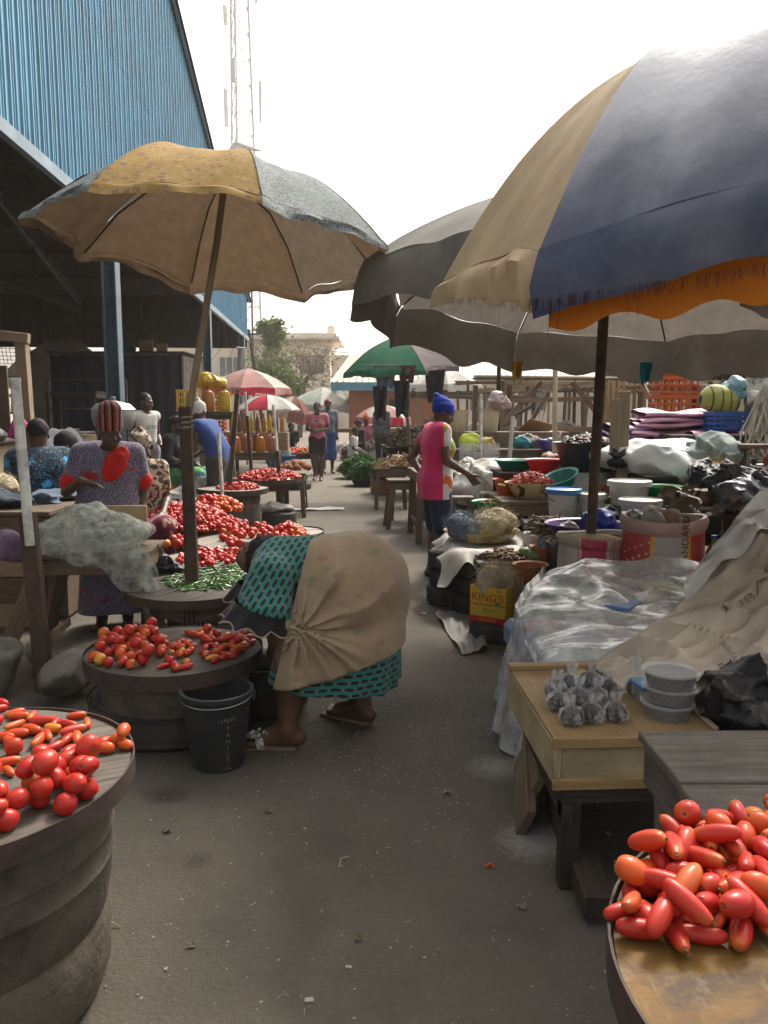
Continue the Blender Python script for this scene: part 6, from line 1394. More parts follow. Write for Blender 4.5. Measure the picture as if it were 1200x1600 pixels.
# woman in pink by the tyre stall
t, J, M, hw = person('woman in bright pink top, denim shorts and royal blue headwrap standing by the tyre stall', (.47, 7.02, 0), R(104), dict(
 head=(0, -.05, 1.525), elR=(-.235, -.01, 1.10), wrR=(-.17, -.23, .98), elL=(.30, .17, 1.10), wrL=(.15, .10, .96), chest=(0, .02, 1.24), pelvis=(0, .03, .9)), .955, (-12, 22), m_skin,
 [('top', m_pink, dict(name='jersey_top', sleeve=.34, hem=.75, long=.72, p=.018, res=.008)), ('shorts', m_denim, dict(name='denim_shorts', upto=.98, p=.022)), ('wrap', m_royal, dict(name='headwrap', peak=(0, .12, .125)))],
 .008, 1.06, dict(R=dict(d=(.05, -.7, -.75), n=(.6, -.3, .4)), L=dict(d=(-.55, -.2, -.3), n=(0, -1, 0))), curl=(.4, .7), fr=.0095)
b = MB(); b.tube([Vector(p) for p in ((-.115, .03, .70), (-.13, -.02, .63), (-.125, -.07, .66))], .003, 5); b.tube([Vector(p) for p in ((-.13, -.01, .65), (-.135, -.02, .58), (-.13, -.02, .52))], .003, 5); o = b.obj('waist_cord', m_twine); o.parent = t
# woman in the striped hat behind the net-covered table
t, J, M, hw = person('woman in striped knit hat and violet print blouse with scarlet yoke behind the net heap', (-1.86, 5.42, 0), R(14), dict(
 head=(.03, -.10, 1.50), neck=(.01, -.03, 1.405), shL=(.19, -.0, 1.34), shR=(-.19, 0, 1.34), elR=(-.30, -.06, 1.06), wrR=(-.17, -.27, 1.16), elL=(.26, .02, 1.06), wrL=(.22, -.12, .86)), .89, (24, 14), m_skin,
 [('top', m_violet, dict(name='print_dress', sleeve=.72, hem=.12, long=.1, flare=1.15, p=.02, loose=1.12, res=.009)), ('hat', m_hat, dict(name='knit_hat', res=.007))],
 .0085, 1.2, dict(R=dict(d=(.95, -.15, -.28), n=(.1, -.2, -1))), curl=(.4, .42), fr=.0095)
S = SDF(v3(J['chest']) - .3, v3(J['chest']) + .3, .008); bust(S, J, (0, -1, 0), .024, .9); torso(S, J, .026, 1.34); x0 = v3(J['chest'])
X = S.X(); S.f = np.maximum(S.f, np.linalg.norm((X - (x0 + v3((.055, -.12, .02)))) @ np.array(Euler((0, R(28), 0)).to_matrix()) / v3((.72, 1.6, 1.25)), axis=-1) - .105).astype(np.float32); S.cut(x0 + v3((0, -.03, 0)), (0, 1, 0)); S.wob(.004, 45, 3)
o = S.obj('lace_yoke', m_red_lace); o.parent = t
for sd in 'LR':
 a, e = v3(J['sh' + sd]), v3(J['el' + sd]); c_ = a + (e - a) * .72; S = SDF(c_ - .15, c_ + .15, .008); S.cone(c_ - (e - a) * .0, c_ + (e - a) * .04, .069, .07, .0); S.wob(.003, 40, 1); o = S.obj('sleeve_cuff', m_red_lace); o.parent = t
# seated figures and sellers further back
SIT = dict(pelvis=(0, .05, .50), waist=(0, .04, .63), chest=(0, .02, .83), neck=(0, -.01, 1.0), head=(0, -.04, 1.13), shL=(.165, .0, .95), shR=(-.165, .0, .95), elL=(.21, -.02, .68), wrL=(.14, -.24, .60), elR=(-.21, -.02, .68), wrR=(-.14, -.24, .60),
   hipL=(.09, .03, .47), hipR=(-.09, .03, .47), knL=(.12, -.40, .48), knR=(-.12, -.40, .48), anL=(.12, -.36, .08), anR=(-.12, -.36, .08), toL=(.13, -.5, .03), toR=(-.13, -.5, .03))
def up(d, dz): return {k: (v[0], v[1], v[2] + dz) for k, v in d.items()}
BEND = dict(SIT); BEND.update(chest=(0, -.08, .80), neck=(0, -.17, .95), head=(0, -.25, 1.05), shL=(.17, -.13, .91), shR=(-.17, -.13, .91))
person('woman wrapped in black cloth with blue flowers sitting turned away by the cream wall', (-2.78, 6.5, 0), R(215), up(SIT, .1), 1.04, (0, 25), m_skin,
  [('top', m_floral, dict(name='flower_wrap', sleeve=1.7, hem=.12, long=.12, flare=1.6, p=.035, loose=1.1)), ('hair', m_hair, {})], .011, 1.2)
person('stooping person in grey blue shirt half hidden by the white pipe post', (-3.05, 7.0, 0), R(120), BEND, 1.1, (0, 30), m_skin, [('top', m_bluegrey, dict(name='shirt', sleeve=.8, hem=.4)), ('hair', m_hair, {})], .013, 1.05)
person('seated woman in brown and cream headcloth and plum skirt behind the striped hat', (-2.05, 6.75, 0), R(25), up(SIT, .05), 1.0, (10, 25), m_skin,
  [('top', m_batik, dict(name='print_blouse', sleeve=.6, hem=.45, loose=1.1)), ('skirt', m_plum, dict(name='wrapper_skirt', hem=.1, top=.7)), ('wrap', m_batik, dict(name='headcloth'))], .011, 1.1)
t, J, M, hw = person('young man in white printed vest leaning by the blue steel column', (-3.3, 11.2, 0), R(50), dict(wrL=(.12, -.16, 1.0)), 1.03, (20, 8), m_skin,
  [('top', m_whitecloth, dict(name='vest', sleeve=.06, hem=.86, p=.01)), ('skirt', m_turk, dict(name='waist_cloth', hem=.5, top=.98)), ('shorts', m_denim, dict(name='jeans', upto=1.9, p=.014)), ('hair', m_hair, {})], .011, .95, woman=False)
tx = text('D.TO', .07, (0, -.145, 1.25), (1, 0, 0), (0, 0, 1), 'chest_print', m_blackcloth, None); tx.parent = t
person('woman in black jacket and green blue print skirt sitting on a wooden stool', (-2.85, 11.0, 0), R(70), up(SIT, .12), 1.02, (0, 12), m_skin,
  [('top', m_blackcloth, dict(name='jacket', sleeve=1.7, hem=.55, p=.02)), ('skirt', m_multi, dict(name='print_skirt', hem=.42, top=.74)), ('shorts', m_blackcloth, dict(name='leggings', upto=1.25)), ('hair', m_hair, dict(bun=(0, .1, .05)))], .011, 1.05)
person('woman in blue dress and white headwrap stooping over the oil seller\'s goods', (-1.98, 9.6, 0), R(250), dict(chest=(0, -.12, 1.22), neck=(0, -.2, 1.38), head=(0, -.26, 1.47), shL=(.165, -.17, 1.33), shR=(-.165, -.17, 1.33), elL=(.2, -.2, 1.05), wrL=(.15, -.4, .93), elR=(-.2, -.18, 1.05), wrR=(-.15, -.4, .95)), .98, (0, 30), m_skin,
  [('top', m_bluecloth, dict(name='dress_top', sleeve=.08, hem=.75, p=.018)), ('skirt', m_olive, dict(name='wrapper_skirt', hem=.12, top=1.0)), ('wrap', m_whitecloth, dict(name='headwrap', peak=(0, .08, .15)))], .011, 1.05)
t, J, M, hw = person('slim girl in faded rose T-shirt and dark skirt walking up the lane towards us', (-1.40, 17.0, 0), R(-2), dict(elL=(.23, .06, 1.10), wrL=(.06, -.17, 1.08), elR=(-.23, .06, 1.10), wrR=(-.05, -.18, 1.06), anR=(-.07, .12, .10), toR=(-.08, -.02, .03), anL=(.07, -.02, .075), toL=(.08, -.17, .03)), .99, (0, 4), m_skin,
  [('top', m_rose, dict(name='t_shirt', sleeve=.45, hem=.82, p=.016)), ('skirt', m_darkcloth, dict(name='skirt', hem=.58, top=.95)), ('hair', m_hair, {})], .0105, .93)
S = SDF((-.08, -.2, 1.2), (.08, -.08, 1.32), .006); S.ell((0, -.118, 1.255), (.06, .012, .03)); o = S.obj('chest_print', m_bluegrey); o.parent = t
person('person in light blue shirt walking just behind the girl in the rose T-shirt', (-1.32, 19.0, 0), R(10), dict(anR=(-.08, .12, .10), toR=(-.08, -.02, .03)), 1.04, (0, 0), m_skin, [('top', m_bluegrey, dict(name='shirt', sleeve=.7, hem=.8)), ('skirt', m_bluecloth, dict(name='skirt', hem=.3, top=.95)), ('wrap', m_plum, dict(name='headcloth'))], .016, 1.0, detail=False)
person('crouching seller in lime yellow shirt by the far tomato tray', (-3.0, 20.5, 0), R(160), dict(BEND), 1.05, (0, 25), m_skin, [('top', m_lime, dict(name='shirt', sleeve=.5, hem=.45)), ('skirt', m_bluegrey, dict(name='skirt', hem=.1, top=.62)), ('hair', m_hair, {})], .016, 1.1, detail=False)
person('crouching seller in black beside the one in lime yellow', (-2.4, 20.4, 0), R(20), dict(BEND), 1.0, (0, 25), m_skin, [('top', m_blackcloth, dict(name='shirt', sleeve=.8, hem=.45)), ('skirt', m_darkcloth, dict(name='skirt', hem=.1, top=.62)), ('hair', m_hair, {})], .016, 1.05, detail=False)
person('man in grey patterned shirt standing among the sacks with his back half turned', (-.05, 20.0, 0), R(150), None, 1.02, (0, 15), m_skin, [('top', m_greycloth, dict(name='shirt', sleeve=.75, hem=.72, loose=1.1)), ('shorts', m_darkcloth, dict(name='trousers', upto=1.9)), ('hair', m_hair, {})], .015, 1.08, woman=False, detail=False)
person('child in white shirt crouching before the spinach basins', (-.72, 19.5, 0), R(80), up(SIT, -.05), .9, (0, 20), m_skin, [('top', m_whitecloth, dict(name='shirt', sleeve=.6, hem=.42)), ('hair', m_hair, {})], .016, .95, woman=False, detail=False)
person('seller in orange headscarf sitting behind the spinach basins', (-.45, 21.0, 0), R(-20), up(SIT, .05), 1.05, (0, 20), m_skin, [('top', m_rose, dict(name='shirt', sleeve=.6, hem=.42)), ('skirt', m_darkcloth, dict(name='skirt', hem=.1, top=.68)), ('wrap', m_orangec, dict(name='headscarf'))], .016, 1.1, detail=False)
person('dark clothed seller sitting beside the one in orange headscarf', (-.62, 20.4, 0), R(-60), up(SIT, .0), 1.0, (0, 20), m_skin, [('top', m_blackcloth, dict(name='shirt', sleeve=.9, hem=.42)), ('hair', m_hair, {})], .016, 1.0, detail=False)
# right: the board of plum tomatoes in front
def _stain(nt, co, c):
 c = _mix(nt, _ramp(nt, _noise(nt, _map(nt, co, loc=(2.3, .7, 0)), 7, 9, .7, .6), .5, .6), c, (.06, .034, .016))
 c = _mix(nt, _math(nt, 'MULTIPLY', _ramp(nt, _noise(nt, _map(nt, co, loc=(5.1, 3.2, 0)), 5.5, 9, .7, .4), .53, .62), .8), c, (.20, .16, .105))
 c = _mix(nt, _math(nt, 'MULTIPLY', _ramp(nt, _noise(nt, _map(nt, co, (9, 70, 1), (0, 0, .5)), 1.5, 6, .7), .55, .68), .45), c, (.025, .017, .011))
 return _mix(nt, _math(nt, 'MULTIPLY', _ramp(nt, _noise(nt, _map(nt, co, (60, 8, 1), (0, 0, -.4)), 1.5, 6, .7), .58, .7), .4), c, (.26, .19, .10))
m_stainb = mat('stained_board', (.165, .088, .016), (.11, .056, .014), sc=12, det=9, rough=.62, bump=.35, bsc=40, pat=_stain, spec=.25, bdist=.006)
round_table('stained yellow board heaped with long plum tomatoes on a dark drum', (.69, .88), .405, .80, [(.30, 0), (.33, .02), (.34, .3), (.33, .36), (.345, .4), (.345, .72), (.35, .75)], m_stainb, 2, .25, band=.05)
_pl = [(.69 + .385 * math.cos(R(a)), .88 + .385 * math.sin(R(a))) for a in range(166, 20, -8)]
_pl = [(x, y) for x, y in _pl if y > .955 and x < .74] + [(.74, .95), (.62, .95), (.5, .965), (.42, .955), (.33, .945)]
veg_heap(['plum'] * 7 + ['oval'], 150, _pl, .80, 'long ripe plum tomato in the heap on the stained yellow board', 'tomato', 'plum tomatoes on the stained yellow board', ('red', 'red', 'red', 'red', 'red', 'orange'), 31, .68, K=6, tilt=.5, shrink=.76, maxh=.13)
# grey plank table behind it
t = T('plank_table', 'grey weathered plank table with a split joint behind the plum tomatoes', 'table', (1.05, 1.64, 0))
b = MB(); b.box((1.06, 1.80, .668), (.84, .285, .024), .0, .004, jit=.002); b.obj('plank', m_wood_grey, t); b = MB(); b.box((1.06, 1.49, .664), (.85, .325, .024), 0, .004, jit=.002); b.obj('plank', m_wood_grey, t)
b = MB(); b.box((.665, 1.64, .60), (.022, .58, .105), None, .003); b.obj('apron', m_wood_grey, t)
for x, y in ((.70, 1.90), (.70, 1.38), (1.42, 1.9), (1.42, 1.38)):
 b = MB(); b.beam((x + .03, y, 0), (x, y, .65), .05, .055); b.obj('leg', m_wood_grey, t)
b = MB(); b.beam((.70, 1.4, .22), (.71, 1.9, .22), .03, .06); b.obj('stretcher', m_wood_dark, t)
# pale plywood box on a dark bench
m_ply = wood('pale_plywood', (.37, .245, .11), (.27, .175, .08), dirt=((.12, .075, .04), .6, 5), rough=.6, rnd=.15); m_plyw = wood('whitish_plywood', (.40, .33, .20), (.32, .255, .15), dirt=((.13, .095, .06), .6, 4), rough=.65, rnd=.1)
bx = T('wooden_box', 'flat pale plywood box on a dark bench carrying bags and tubs of seeds', 'box', (.765, 2.68, .33), None, .05); W = parent_world(bx)
def wb(c, s): b = MB(); b.box(W @ Vector(c), s, .05, .003); return b
wb((0, 0, .156), (.53, .68, .012)).obj('top_board', m_ply, bx)
wb((0, -.33, .085), (.525, .014, .13)).obj('front_board', m_plyw, bx); wb((-.262, 0, .083), (.012, .66, .132)).obj('side_board', m_plyw, bx); wb((.262, 0, .083), (.012, .66, .132)).obj('side_board', m_plyw, bx); wb((0, .33, .083), (.525, .012, .132)).obj('back_board', m_plyw, bx)
wb((0, -.342, .151), (.545, .016, .034)).obj('batten', m_ply, bx); wb((0, .326, .172), (.54, .045, .02)).obj('batten', m_ply, bx); wb((-.02, .2, .166), (.075, .20, .008)).obj('batten', m_plyw, bx); wb((0, -.341, .018), (.54, .014, .036)).obj('batten', m_ply, bx); wb((-.255, -.338, .085), (.02, .016, .1)).obj('batten', m_plyw, bx); wb((.252, -.05, .168), (.02, .5, .012)).obj('batten', m_plyw, bx)
wb((.17, -.375, .075), (.15, .06, .018)).obj('ledge', m_ply, bx)
t = T('low_bench', 'dark low bench under the pale plywood box', 'bench', (.80, 2.6, 0), None, .05)
for x, y in ((.575, 2.36), (1.03, 2.36), (.60, 2.97), (1.02, 2.97)):
 b = MB(); b.beam((x, y, 0), (x, y, .30), .06, .06); b.obj('leg', m_wood_dark, t)
for y in (2.36, 2.97):
 b = MB(); b.beam((.54, y, .305), (1.07, y + .02, .305), .06, .045); b.obj('rail', m_wood_dark, t)
for x in (.56, 1.04):
 b = MB(); b.beam((x, 2.3, .255), (x, 3.0, .255), .03, .06); b.obj('rail', m_wood_dark, t)
b = MB(); b.beam((.62, 2.15, .06), (.64, 2.8, .06), .09, .07); b.obj('ground_sill', m_wood_dark, t)
for k, (x, y, l) in enumerate(((.56, 2.86, 'dark plank leaning on edge under the plastic sheet'), (.515, 2.79, 'lower dark plank leaning under the pale plywood box'))):
 b = MB(); b.beam((x - .02, y - .15, .05 + .09 * (1 - k)), (x + .02, y + .17, .16 + .12 * (1 - k)), .035, .13, roll=.3); b.beam((x + .03, y + .05, 0), (x + .03, y + .05, .16 + .1 * (1 - k)), .05); o = b.obj('plank', m_wood, None, origin=(x, y, 0)); tag(o, l, 'plank')
# bags and tubs of seeds
m_seed = mat('dark_seed', (.085, .075, .068), (.03, .026, .024), sc=110, det=3, lo=.42, hi=.58, rough=.8, bump=1.0, bsc=130, bdist=.006)
m_film = mat('clear_film', (.75, .76, .78), rough=.12, bump=.5, bsc=30, spec=.8, alpha=lambda nt, co: _math(nt, 'MULTIPLY_ADD', _ramp(nt, _noise(nt, co, 26, 4), .45, .62), .38, .10), bdist=.01, rvar=0)
m_tub = mat('clear_tub', (.7, .71, .7), rough=.25, bump=0, spec=.6, alpha=.24, rvar=0); m_bluelid = mat('blue_lid', (.06, .22, .46), rough=.35, bump=.02)
def seedbag(label, c, r, h, group=None, seed=0):
 t = T('seed_bag', label, 'bag', Vector(c), group); rr = random.Random(seed); res = .0065
 S = SDF((-r * 1.6, -r * 1.6, -.01), (r * 1.6, r * 1.6, r * 2.6), res); S.ell((0, 0, r * .78), (r, r * .95, r * .8)); S.wob(.005, 24, seed % 5); S.cut((0, 0, 0), (0, 0, -1)); o = S.obj('seeds', m_seed); o.parent = t
 ph = rr.uniform(0, 6); lean = (rr.uniform(-.3, .3), rr.uniform(-.3, .3))
 def fn(p, a, q): k = .006 * math.sin(a * 7 + ph + p.z * 50) * (1 if p.z > r else .5) + .004 * math.sin(a * 13 + p.z * 90); R_ = math.hypot(p.x, p.y); f = 1 + k / max(R_, .006); zz = max(0, p.z - r * 1.5); return Vector((p.x * f + lean[0] * zz, p.y * f + lean[1] * zz, p.z))
 b = MB(); b.lathe([(r * .7, .001), (r * 1.03, r * .35), (r * 1.07, r * .9), (r * .8, r * 1.4), (r * .25, r * 1.72), (r * .16, r * 1.85), (r * .3, r * 2.1), (r * .42, r * 1.85 + h)], (0, 0, 0), 40, fn=fn); o = b.obj('film', m_film); o.parent = t
 return t
for k, (px, py) in enumerate(((868, 1085), (890, 1075), (922, 1072), (950, 1085), (872, 1105), (902, 1098), (932, 1098), (893, 1128), (925, 1125), (962, 1122))):
 p = G(px, py + 4, .492); seedbag('small knotted clear bag of dark seeds in the cluster on the plywood box', (p.x, p.y, .492), .037, .03, 'small seed bags on the plywood box', k)
p = G(994, 1084, .492); seedbag('taller knotted seed bag standing alone behind the round tubs', (p.x, p.y, .492), .036, .06, None, 44)
def tub(label, c, r, h, lid, group=None):
 t = T('seed_tub', label, 'tub', Vector(c), group); c = Vector(c)
 b = MB(); b.lathe([(r * .8, .003), (r * .93, h * .8), (.001, h * .84)], c, 32); b.obj('seeds', m_seed, t); b = MB(); b.lathe([(r * .84, 0), (r * .97, h * .9), (r, h * .92)], c, 36); b.obj('bowl', m_tub, t)
 b = MB(); b.lathe([(r * 1.03, h * .88), (r * 1.05, h * .9), (r * 1.05, h), (r * .98, h + .003), (r * .95, h - .002), (.001, h - .002)], c, 36); b.obj('lid', lid, t)
p = G(1053, 1128, .492)
for k, l in enumerate(('lowest of three stacked clear tubs of dark seeds', 'middle one of three stacked clear tubs of dark seeds', 'topmost of three stacked clear tubs of dark seeds')): tub(l, (p.x + (-.005, .006, .004)[k], p.y + .05 + .004 * k, .493 + .052 * k), .082 + .003 * k, .05, m_tub)
p = G(1015, 1106, .492); b = MB(); b.box((p.x + .03, p.y + .06, .522), (.12, .10, .06), .1, .012); o = b.obj('food_box', m_tub, None, origin=(p.x, p.y, .492)); b = MB(); b.box((p.x + .03, p.y + .06, .556), (.128, .108, .012), .1, .005); b.obj('lid', m_bluelid, o); tag(o, 'square clear box with blue lid tucked behind the stacked tubs', 'box')
lump('carrier_bag', 'big crumpled black plastic bag by the seed tubs', 'bag', (1.22, 2.46, .43), (.19, .18, .13), m_black, 5, .05, 8, .011, 4)
b = MB(); b.box((1.28, 2.45, .215), (.4, .5, .43), None, .006); o = b.obj('wooden_crate', m_wood_dark, None, origin=(1.28, 2.45, 0)); tag(o, 'dark wooden crate under the black plastic bag', 'crate')
# the beige tarpaulin thrown over the stall corner
m_canvas = mat('dirty_beige_tarp', (.52, .445, .35), (.44, .37, .285), sc=2.5, det=8, rough=.62, bump=.35, bsc=14, dirt=((.19, .15, .115), .6, 3.0), spec=.35, bdist=.02); m_canvas_w = mat('whitish_grey_tarp', (.45, .45, .42), (.36, .36, .33), sc=2.5, rough=.5, bump=.35, bsc=9, dirt=((.24, .21, .17), .5, 3), spec=.4, bdist=.02)
def crease(x, y, s, k): return (1.0 - min(1.0, abs(nz1(x, y, 0, s, k)))) ** 2
def interp(x, tb):
 for (a, p), (c, q) in zip(tb, tb[1:]):
  if x <= c: return p + (q - p) * max(0, (x - a)) / (c - a)
 return tb[-1][1]
_zr = [(.80, .50), (.95, .56), (1.2, .66), (1.46, .80), (1.84, 1.06), (2.2, 1.14), (3.0, 1.2)]; _yr = [(.80, 3.02), (1.2, 3.25), (1.46, 3.55), (1.84, 3.9), (3.0, 4.3)]
def tarp_pt(u, v):
 x = .80 + 2.1 * u; yr, zr = interp(x, _yr), interp(x, _zr); zf = .46 + .05 * u
 if v < .15: q = v / .15; return (x + .02, yr + .12 * (1 - q), zr - .16 * (1 - q) ** 1.5)
 q = (v - .15) / .85; yf = 2.62 + .05 * math.sin(u * 9); y = yr + (yf - yr) * q; z = zr + (zf - zr) * (q ** .75) + .05 * math.sin(math.pi * q)
 e = math.sin(math.pi * min(1, q * 1.05)) ** .5
 z += e * (.075 * (crease(x * 1.1 + y * .3, y * .8, 2.2, 1) - .4) + .05 * (crease(x + .3 * y, y, 5.0, 3) - .4) + .022 * (crease(x - y, y, 9, 2) - .4) + .006 * nz1(x, y, z, 19, 2)); return (x + .03 * nz1(x, y, 3, 3, 4) * e, y, z)
b = MB(); b.grid(tarp_pt, 110, 80, su=2.1, sv=1.6, flip=True); tp = b.obj('tarpaulin', m_canvas, None, origin=(1.4, 3.0, .46), sharp=180); tag(tp, 'big creased beige tarpaulin with faded lettering thrown over the stall corner', 'tarpaulin')
def tarp2(u, v):
 x = 1.30 + 1.3 * u; a = tarp_pt((x - .80) / 2.1, .10 + .22 * v * (.5 + u)); k = math.sin(math.pi * v)
 return (a[0] - .02, a[1] - .01, a[2] + .018 + .03 * k + .02 * crease(x, v, 5, 2))
b = MB(); b.grid(tarp2, 50, 20, su=1.3, sv=.5, flip=True); o = b.obj('upper_flap', m_canvas_w, tp, sharp=180)
m_ink = mat('faded_brown_ink', (.10, .065, .045), (.2, .15, .11), sc=40, rough=.8, bump=0); m_redink = mat('faded_red_ink', (.30, .09, .08), (.36, .25, .2), sc=30, rough=.8, bump=0)
def on_tarp(body, sz, u0, v0, du, dv, m, nm='lettering'):
 """lettering printed on the creased sheet itself"""
 v, f = text_mesh(body, sz, Matrix.Identity(4), 0); o0 = Vector(tarp_pt(u0, v0)); ex = Vector(du);
 b = MB(); q = []
 for p in v:
  uu, vv = u0 + p.x * du[0] + p.y * dv[0], v0 + p.x * du[1] + p.y * dv[1]
  a = Vector(tarp_pt(uu, vv)); n = (Vector(tarp_pt(uu + .004, vv)) - a).cross(Vector(tarp_pt(uu, vv + .004)) - a).normalized(); n = n if n.z > 0 else -n; q.append(tuple(a + n * .012))
 b.add(q, f); b.obj(nm, m, tp, smooth=False)
on_tarp('LUBAG', .10, .36, .42, (.46, -.18), (-.10, -.42), m_ink); on_tarp('POLYPROPYLENE', .045, .235, .74, (-.0, -.55), (-.46, .0), m_ink); on_tarp('20', .07, .33, .36, (.46, -.18), (-.10, -.42), m_ink)
# clear plastic over packed goods
m_sheet = mat('clear_plastic_sheet', (.72, .73, .72), (.6, .62, .62), rough=.09, bump=.6, bsc=8, spec=1.0, coat=.8, alpha=lambda nt, co: _math(nt, 'MULTIPLY_ADD', _ramp(nt, _noise(nt, co, 6, 6, .65), .40, .66), .5, .36), bdist=.05, rvar=.1, stretch=(1, 1, .6))
PKT = [((.85, 3.35, .0), (.2, .22, .42), (.5, .52, .5)), ((1.25, 3.45, 0), (.22, .24, .46), (.42, .44, .45)), ((.80, 3.82, .0), (.2, .2, .44), (.12, .2, .36)), ((1.2, 3.9, 0), (.23, .22, .52), (.5, .48, .42)), ((.95, 4.2, 0), (.2, .16, .52), (.3, .42, .3)), ((1.45, 4.15, 0), (.25, .18, .55), (.46, .36, .33)), ((1.62, 3.7, 0), (.2, .22, .5), (.45, .47, .48))]
PL = ['white', 'pale grey', 'dull blue', 'cream', 'pale green', 'pinkish', 'silvery']
for k, (c, r, col) in enumerate(PKT):
 b = MB()
 for q in range(3): b.box((c[0] + random.uniform(-.02, .02), c[1] + random.uniform(-.02, .02), r[2] * (q + .5) / 3), (r[0] * 1.75, r[1] * 1.8, r[2] / 3 - .006), random.uniform(-.1, .1), .03)
 o = b.obj('packet_stack', mat('packet_' + PL[k].replace(' ', '_'), col, tuple(x * .8 for x in col), sc=5, rough=.5, bump=.3), None, origin=c); tag(o, PL[k] + ' stack of packets under the clear plastic sheet', 'packets')
for k in range(7):
 c = PKT[k][0]; b = MB(); b.box((c[0] - .04, c[1] - .05, PKT[k][1][2] + .016), (.15, .2, .02), random.uniform(-.6, .6), .008); o = b.obj('flat_packet', mat(('green_pack', 'yellow_pack', 'red_pack', 'blue_pack')[k % 4], ((.2, .42, .14), (.52, .45, .1), (.45, .12, .1), (.1, .2, .45))[k % 4], rough=.5), None, origin=(c[0], c[1], PKT[k][1][2])); tag(o, ('green', 'yellow', 'red', 'blue')[k % 4] + ' flat packet on the ' + PL[k] + ' stack under the plastic', 'packet')
def sheet_h(x, y): return .475 + .13 * (y - 3.1) / 1.3 + .04 * crease(x, y, 2.4, 1) + .014 * crease(x + .4 * y, y, 6, 3) + .016 * nz1(x, y, 0, 9, 2) + .02 * math.sin(5 * x + 3 * y)
def sheet(u, v):
 s = -.28 + 1.28 * u
 y = 3.08 + 1.42 * v + .02 * nz1(u * 5, v * 5, 0, 1, 2)
 xe = .62 + .30 * max(0, (y - 3.7) / .8) ** 1.3
 if s < 0:
  q = -s / .28; x0 = xe + .03 * math.sin(v * 17) * q - .09 * q - .02 * math.sin(v * 41) * q; return (x0, y + .02 * math.sin(v * 29) * q, sheet_h(xe, y) * (1 - q ** 1.1 * .97) - .02 * math.sin(math.pi * min(1, q * 2)) + .004)
 x = xe + (1.82 - xe) * s; z = sheet_h(x, y) - .06 * math.exp(-s * 26)
 if v < .06: q = 1 - v / .06; z -= .38 * q; y = 3.08 + .08 * (1 - q)
 if v > .94: q = (v - .94) / .06; z -= .3 * q * q; y -= .05 * q
 return (x, y, z)
b = MB(); b.grid(sheet, 90, 80, su=1.6, sv=1.4, flip=False); o = b.obj('plastic_sheet', m_sheet, None, origin=(1.2, 3.8, 0), sharp=180); tag(o, 'shiny clear plastic sheet drawn over stacks of packed goods', 'plastic sheet')
# printed sacks
def sackprint(kind):
 def f(nt, co, c):
  uv = _nd(nt, 'ShaderNodeTexCoord').outputs['UV']; s = _sep(nt, uv); u, v = s[0], s[1]
  def band(x, a, b_): return _math(nt, 'MULTIPLY', _math(nt, 'GREATER_THAN', x, a), _math(nt, 'LESS_THAN', x, b_))
  if kind == 'white':
   c = _mix(nt, band(u, .80, .955), c, (.42, .03, .07))
   for a in (.775, .985, 1.005): c = _mix(nt, band(u, a, a + .007), c, (.45, .05, .06))
   return c
  c = _mix(nt, band(v, 0, .56), c, (.42, .025, .022)); c = _mix(nt, band(u, .92, 1.18), c, (.62, .33, .03)); c = _mix(nt, band(u, .955, 1.145), c, (.42, .40, .37))
  return _mix(nt, _math(nt, 'GREATER_THAN', v, .56), c, (.42, .27, .24))
 return f
m_sk1 = mat('printed_white_sack', (.5, .44, .38), (.42, .37, .31), sc=4, rough=.65, bump=.3, bsc=20, pat=sackprint('white'), dirt=((.25, .2, .16), .4, 4)); m_sk2 = mat('printed_red_sack', (.42, .025, .022), (.38, .02, .02), sc=4, rough=.4, bump=.25, bsc=14, pat=sackprint('red'), spec=.5, dirt=((.2, .1, .08), .3, 4))
def open_sack(label, c, r, h, m, fill, seed=0, rot=-2.2, fillm=None):
 t = T('open_sack', label, 'sack', Vector(c)); c = Vector(c)
 def fn(p, a, q): w = 1 + .03 * math.sin(3 * a + seed) + .012 * math.sin(8 * a + q * 9) + .02 * math.sin(q * 21 + 2 * a) * .5; return Vector((p.x * w, p.y * w, p.z + .014 * math.sin(2 * a + seed) * q))
 pr = [(r * .86, 0), (r * .98, h * .12), (r * 1.03, h * .4), (r, h * .7), (r * .97, h * .86), (r * 1.04, h * .9), (r * 1.07, h * .96), (r * 1.03, h), (r * .95, h * .99), (r * .92, h * .93)]
 b = MB(); b.lathe(pr, c, 64, fn=fn, a0=rot, a1=rot + 2 * math.pi - 1e-4); b.obj('sack_wall', m, t)
 if fill:
  b = MB(); b.lathe([(r * .96, h * fill), (r * .6, h * (fill + .05)), (.001, h * (fill + .075))], c, 32, capb=False); b.obj('filling', fillm or m_grain, t)
 return t, c
s1, c1 = open_sack('open white sack of dull grain with red printed stripe and rolled rim', (1.30, 4.93, .22), .215, .50, m_sk1, .92, 1, R(-90) - .93 / .23)
s2, c2 = open_sack('open red printed sack with white dots stuffed with bundles', (1.65, 4.72, .22), .235, .64, m_sk2, .84, 2, R(-90) - 1.0 / .235, m_sackg)
def on_cyl(t, c, r, body, sz, ang, z, m, rotd=0, nm='lettering'):
 v, f = text_mesh(body, sz, Matrix.Rotation(R(rotd), 4, 'Z'), 0); b = MB(); b.add([(c.x + (r + .006) * math.cos(ang + p.x / r), c.y + (r + .006) * math.sin(ang + p.x / r), z + p.y) for p in v], f); b.obj(nm, m, t, smooth=False)
m_greenink = mat('green_ink', (.03, .16, .09), rough=.6, bump=0); m_blackink = mat('black_ink', (.02, .018, .018), rough=.6, bump=0); m_whiteink = mat('white_ink', (.6, .56, .5), rough=.6, bump=0)
A1 = R(-90) + (.875 - .93) / .23
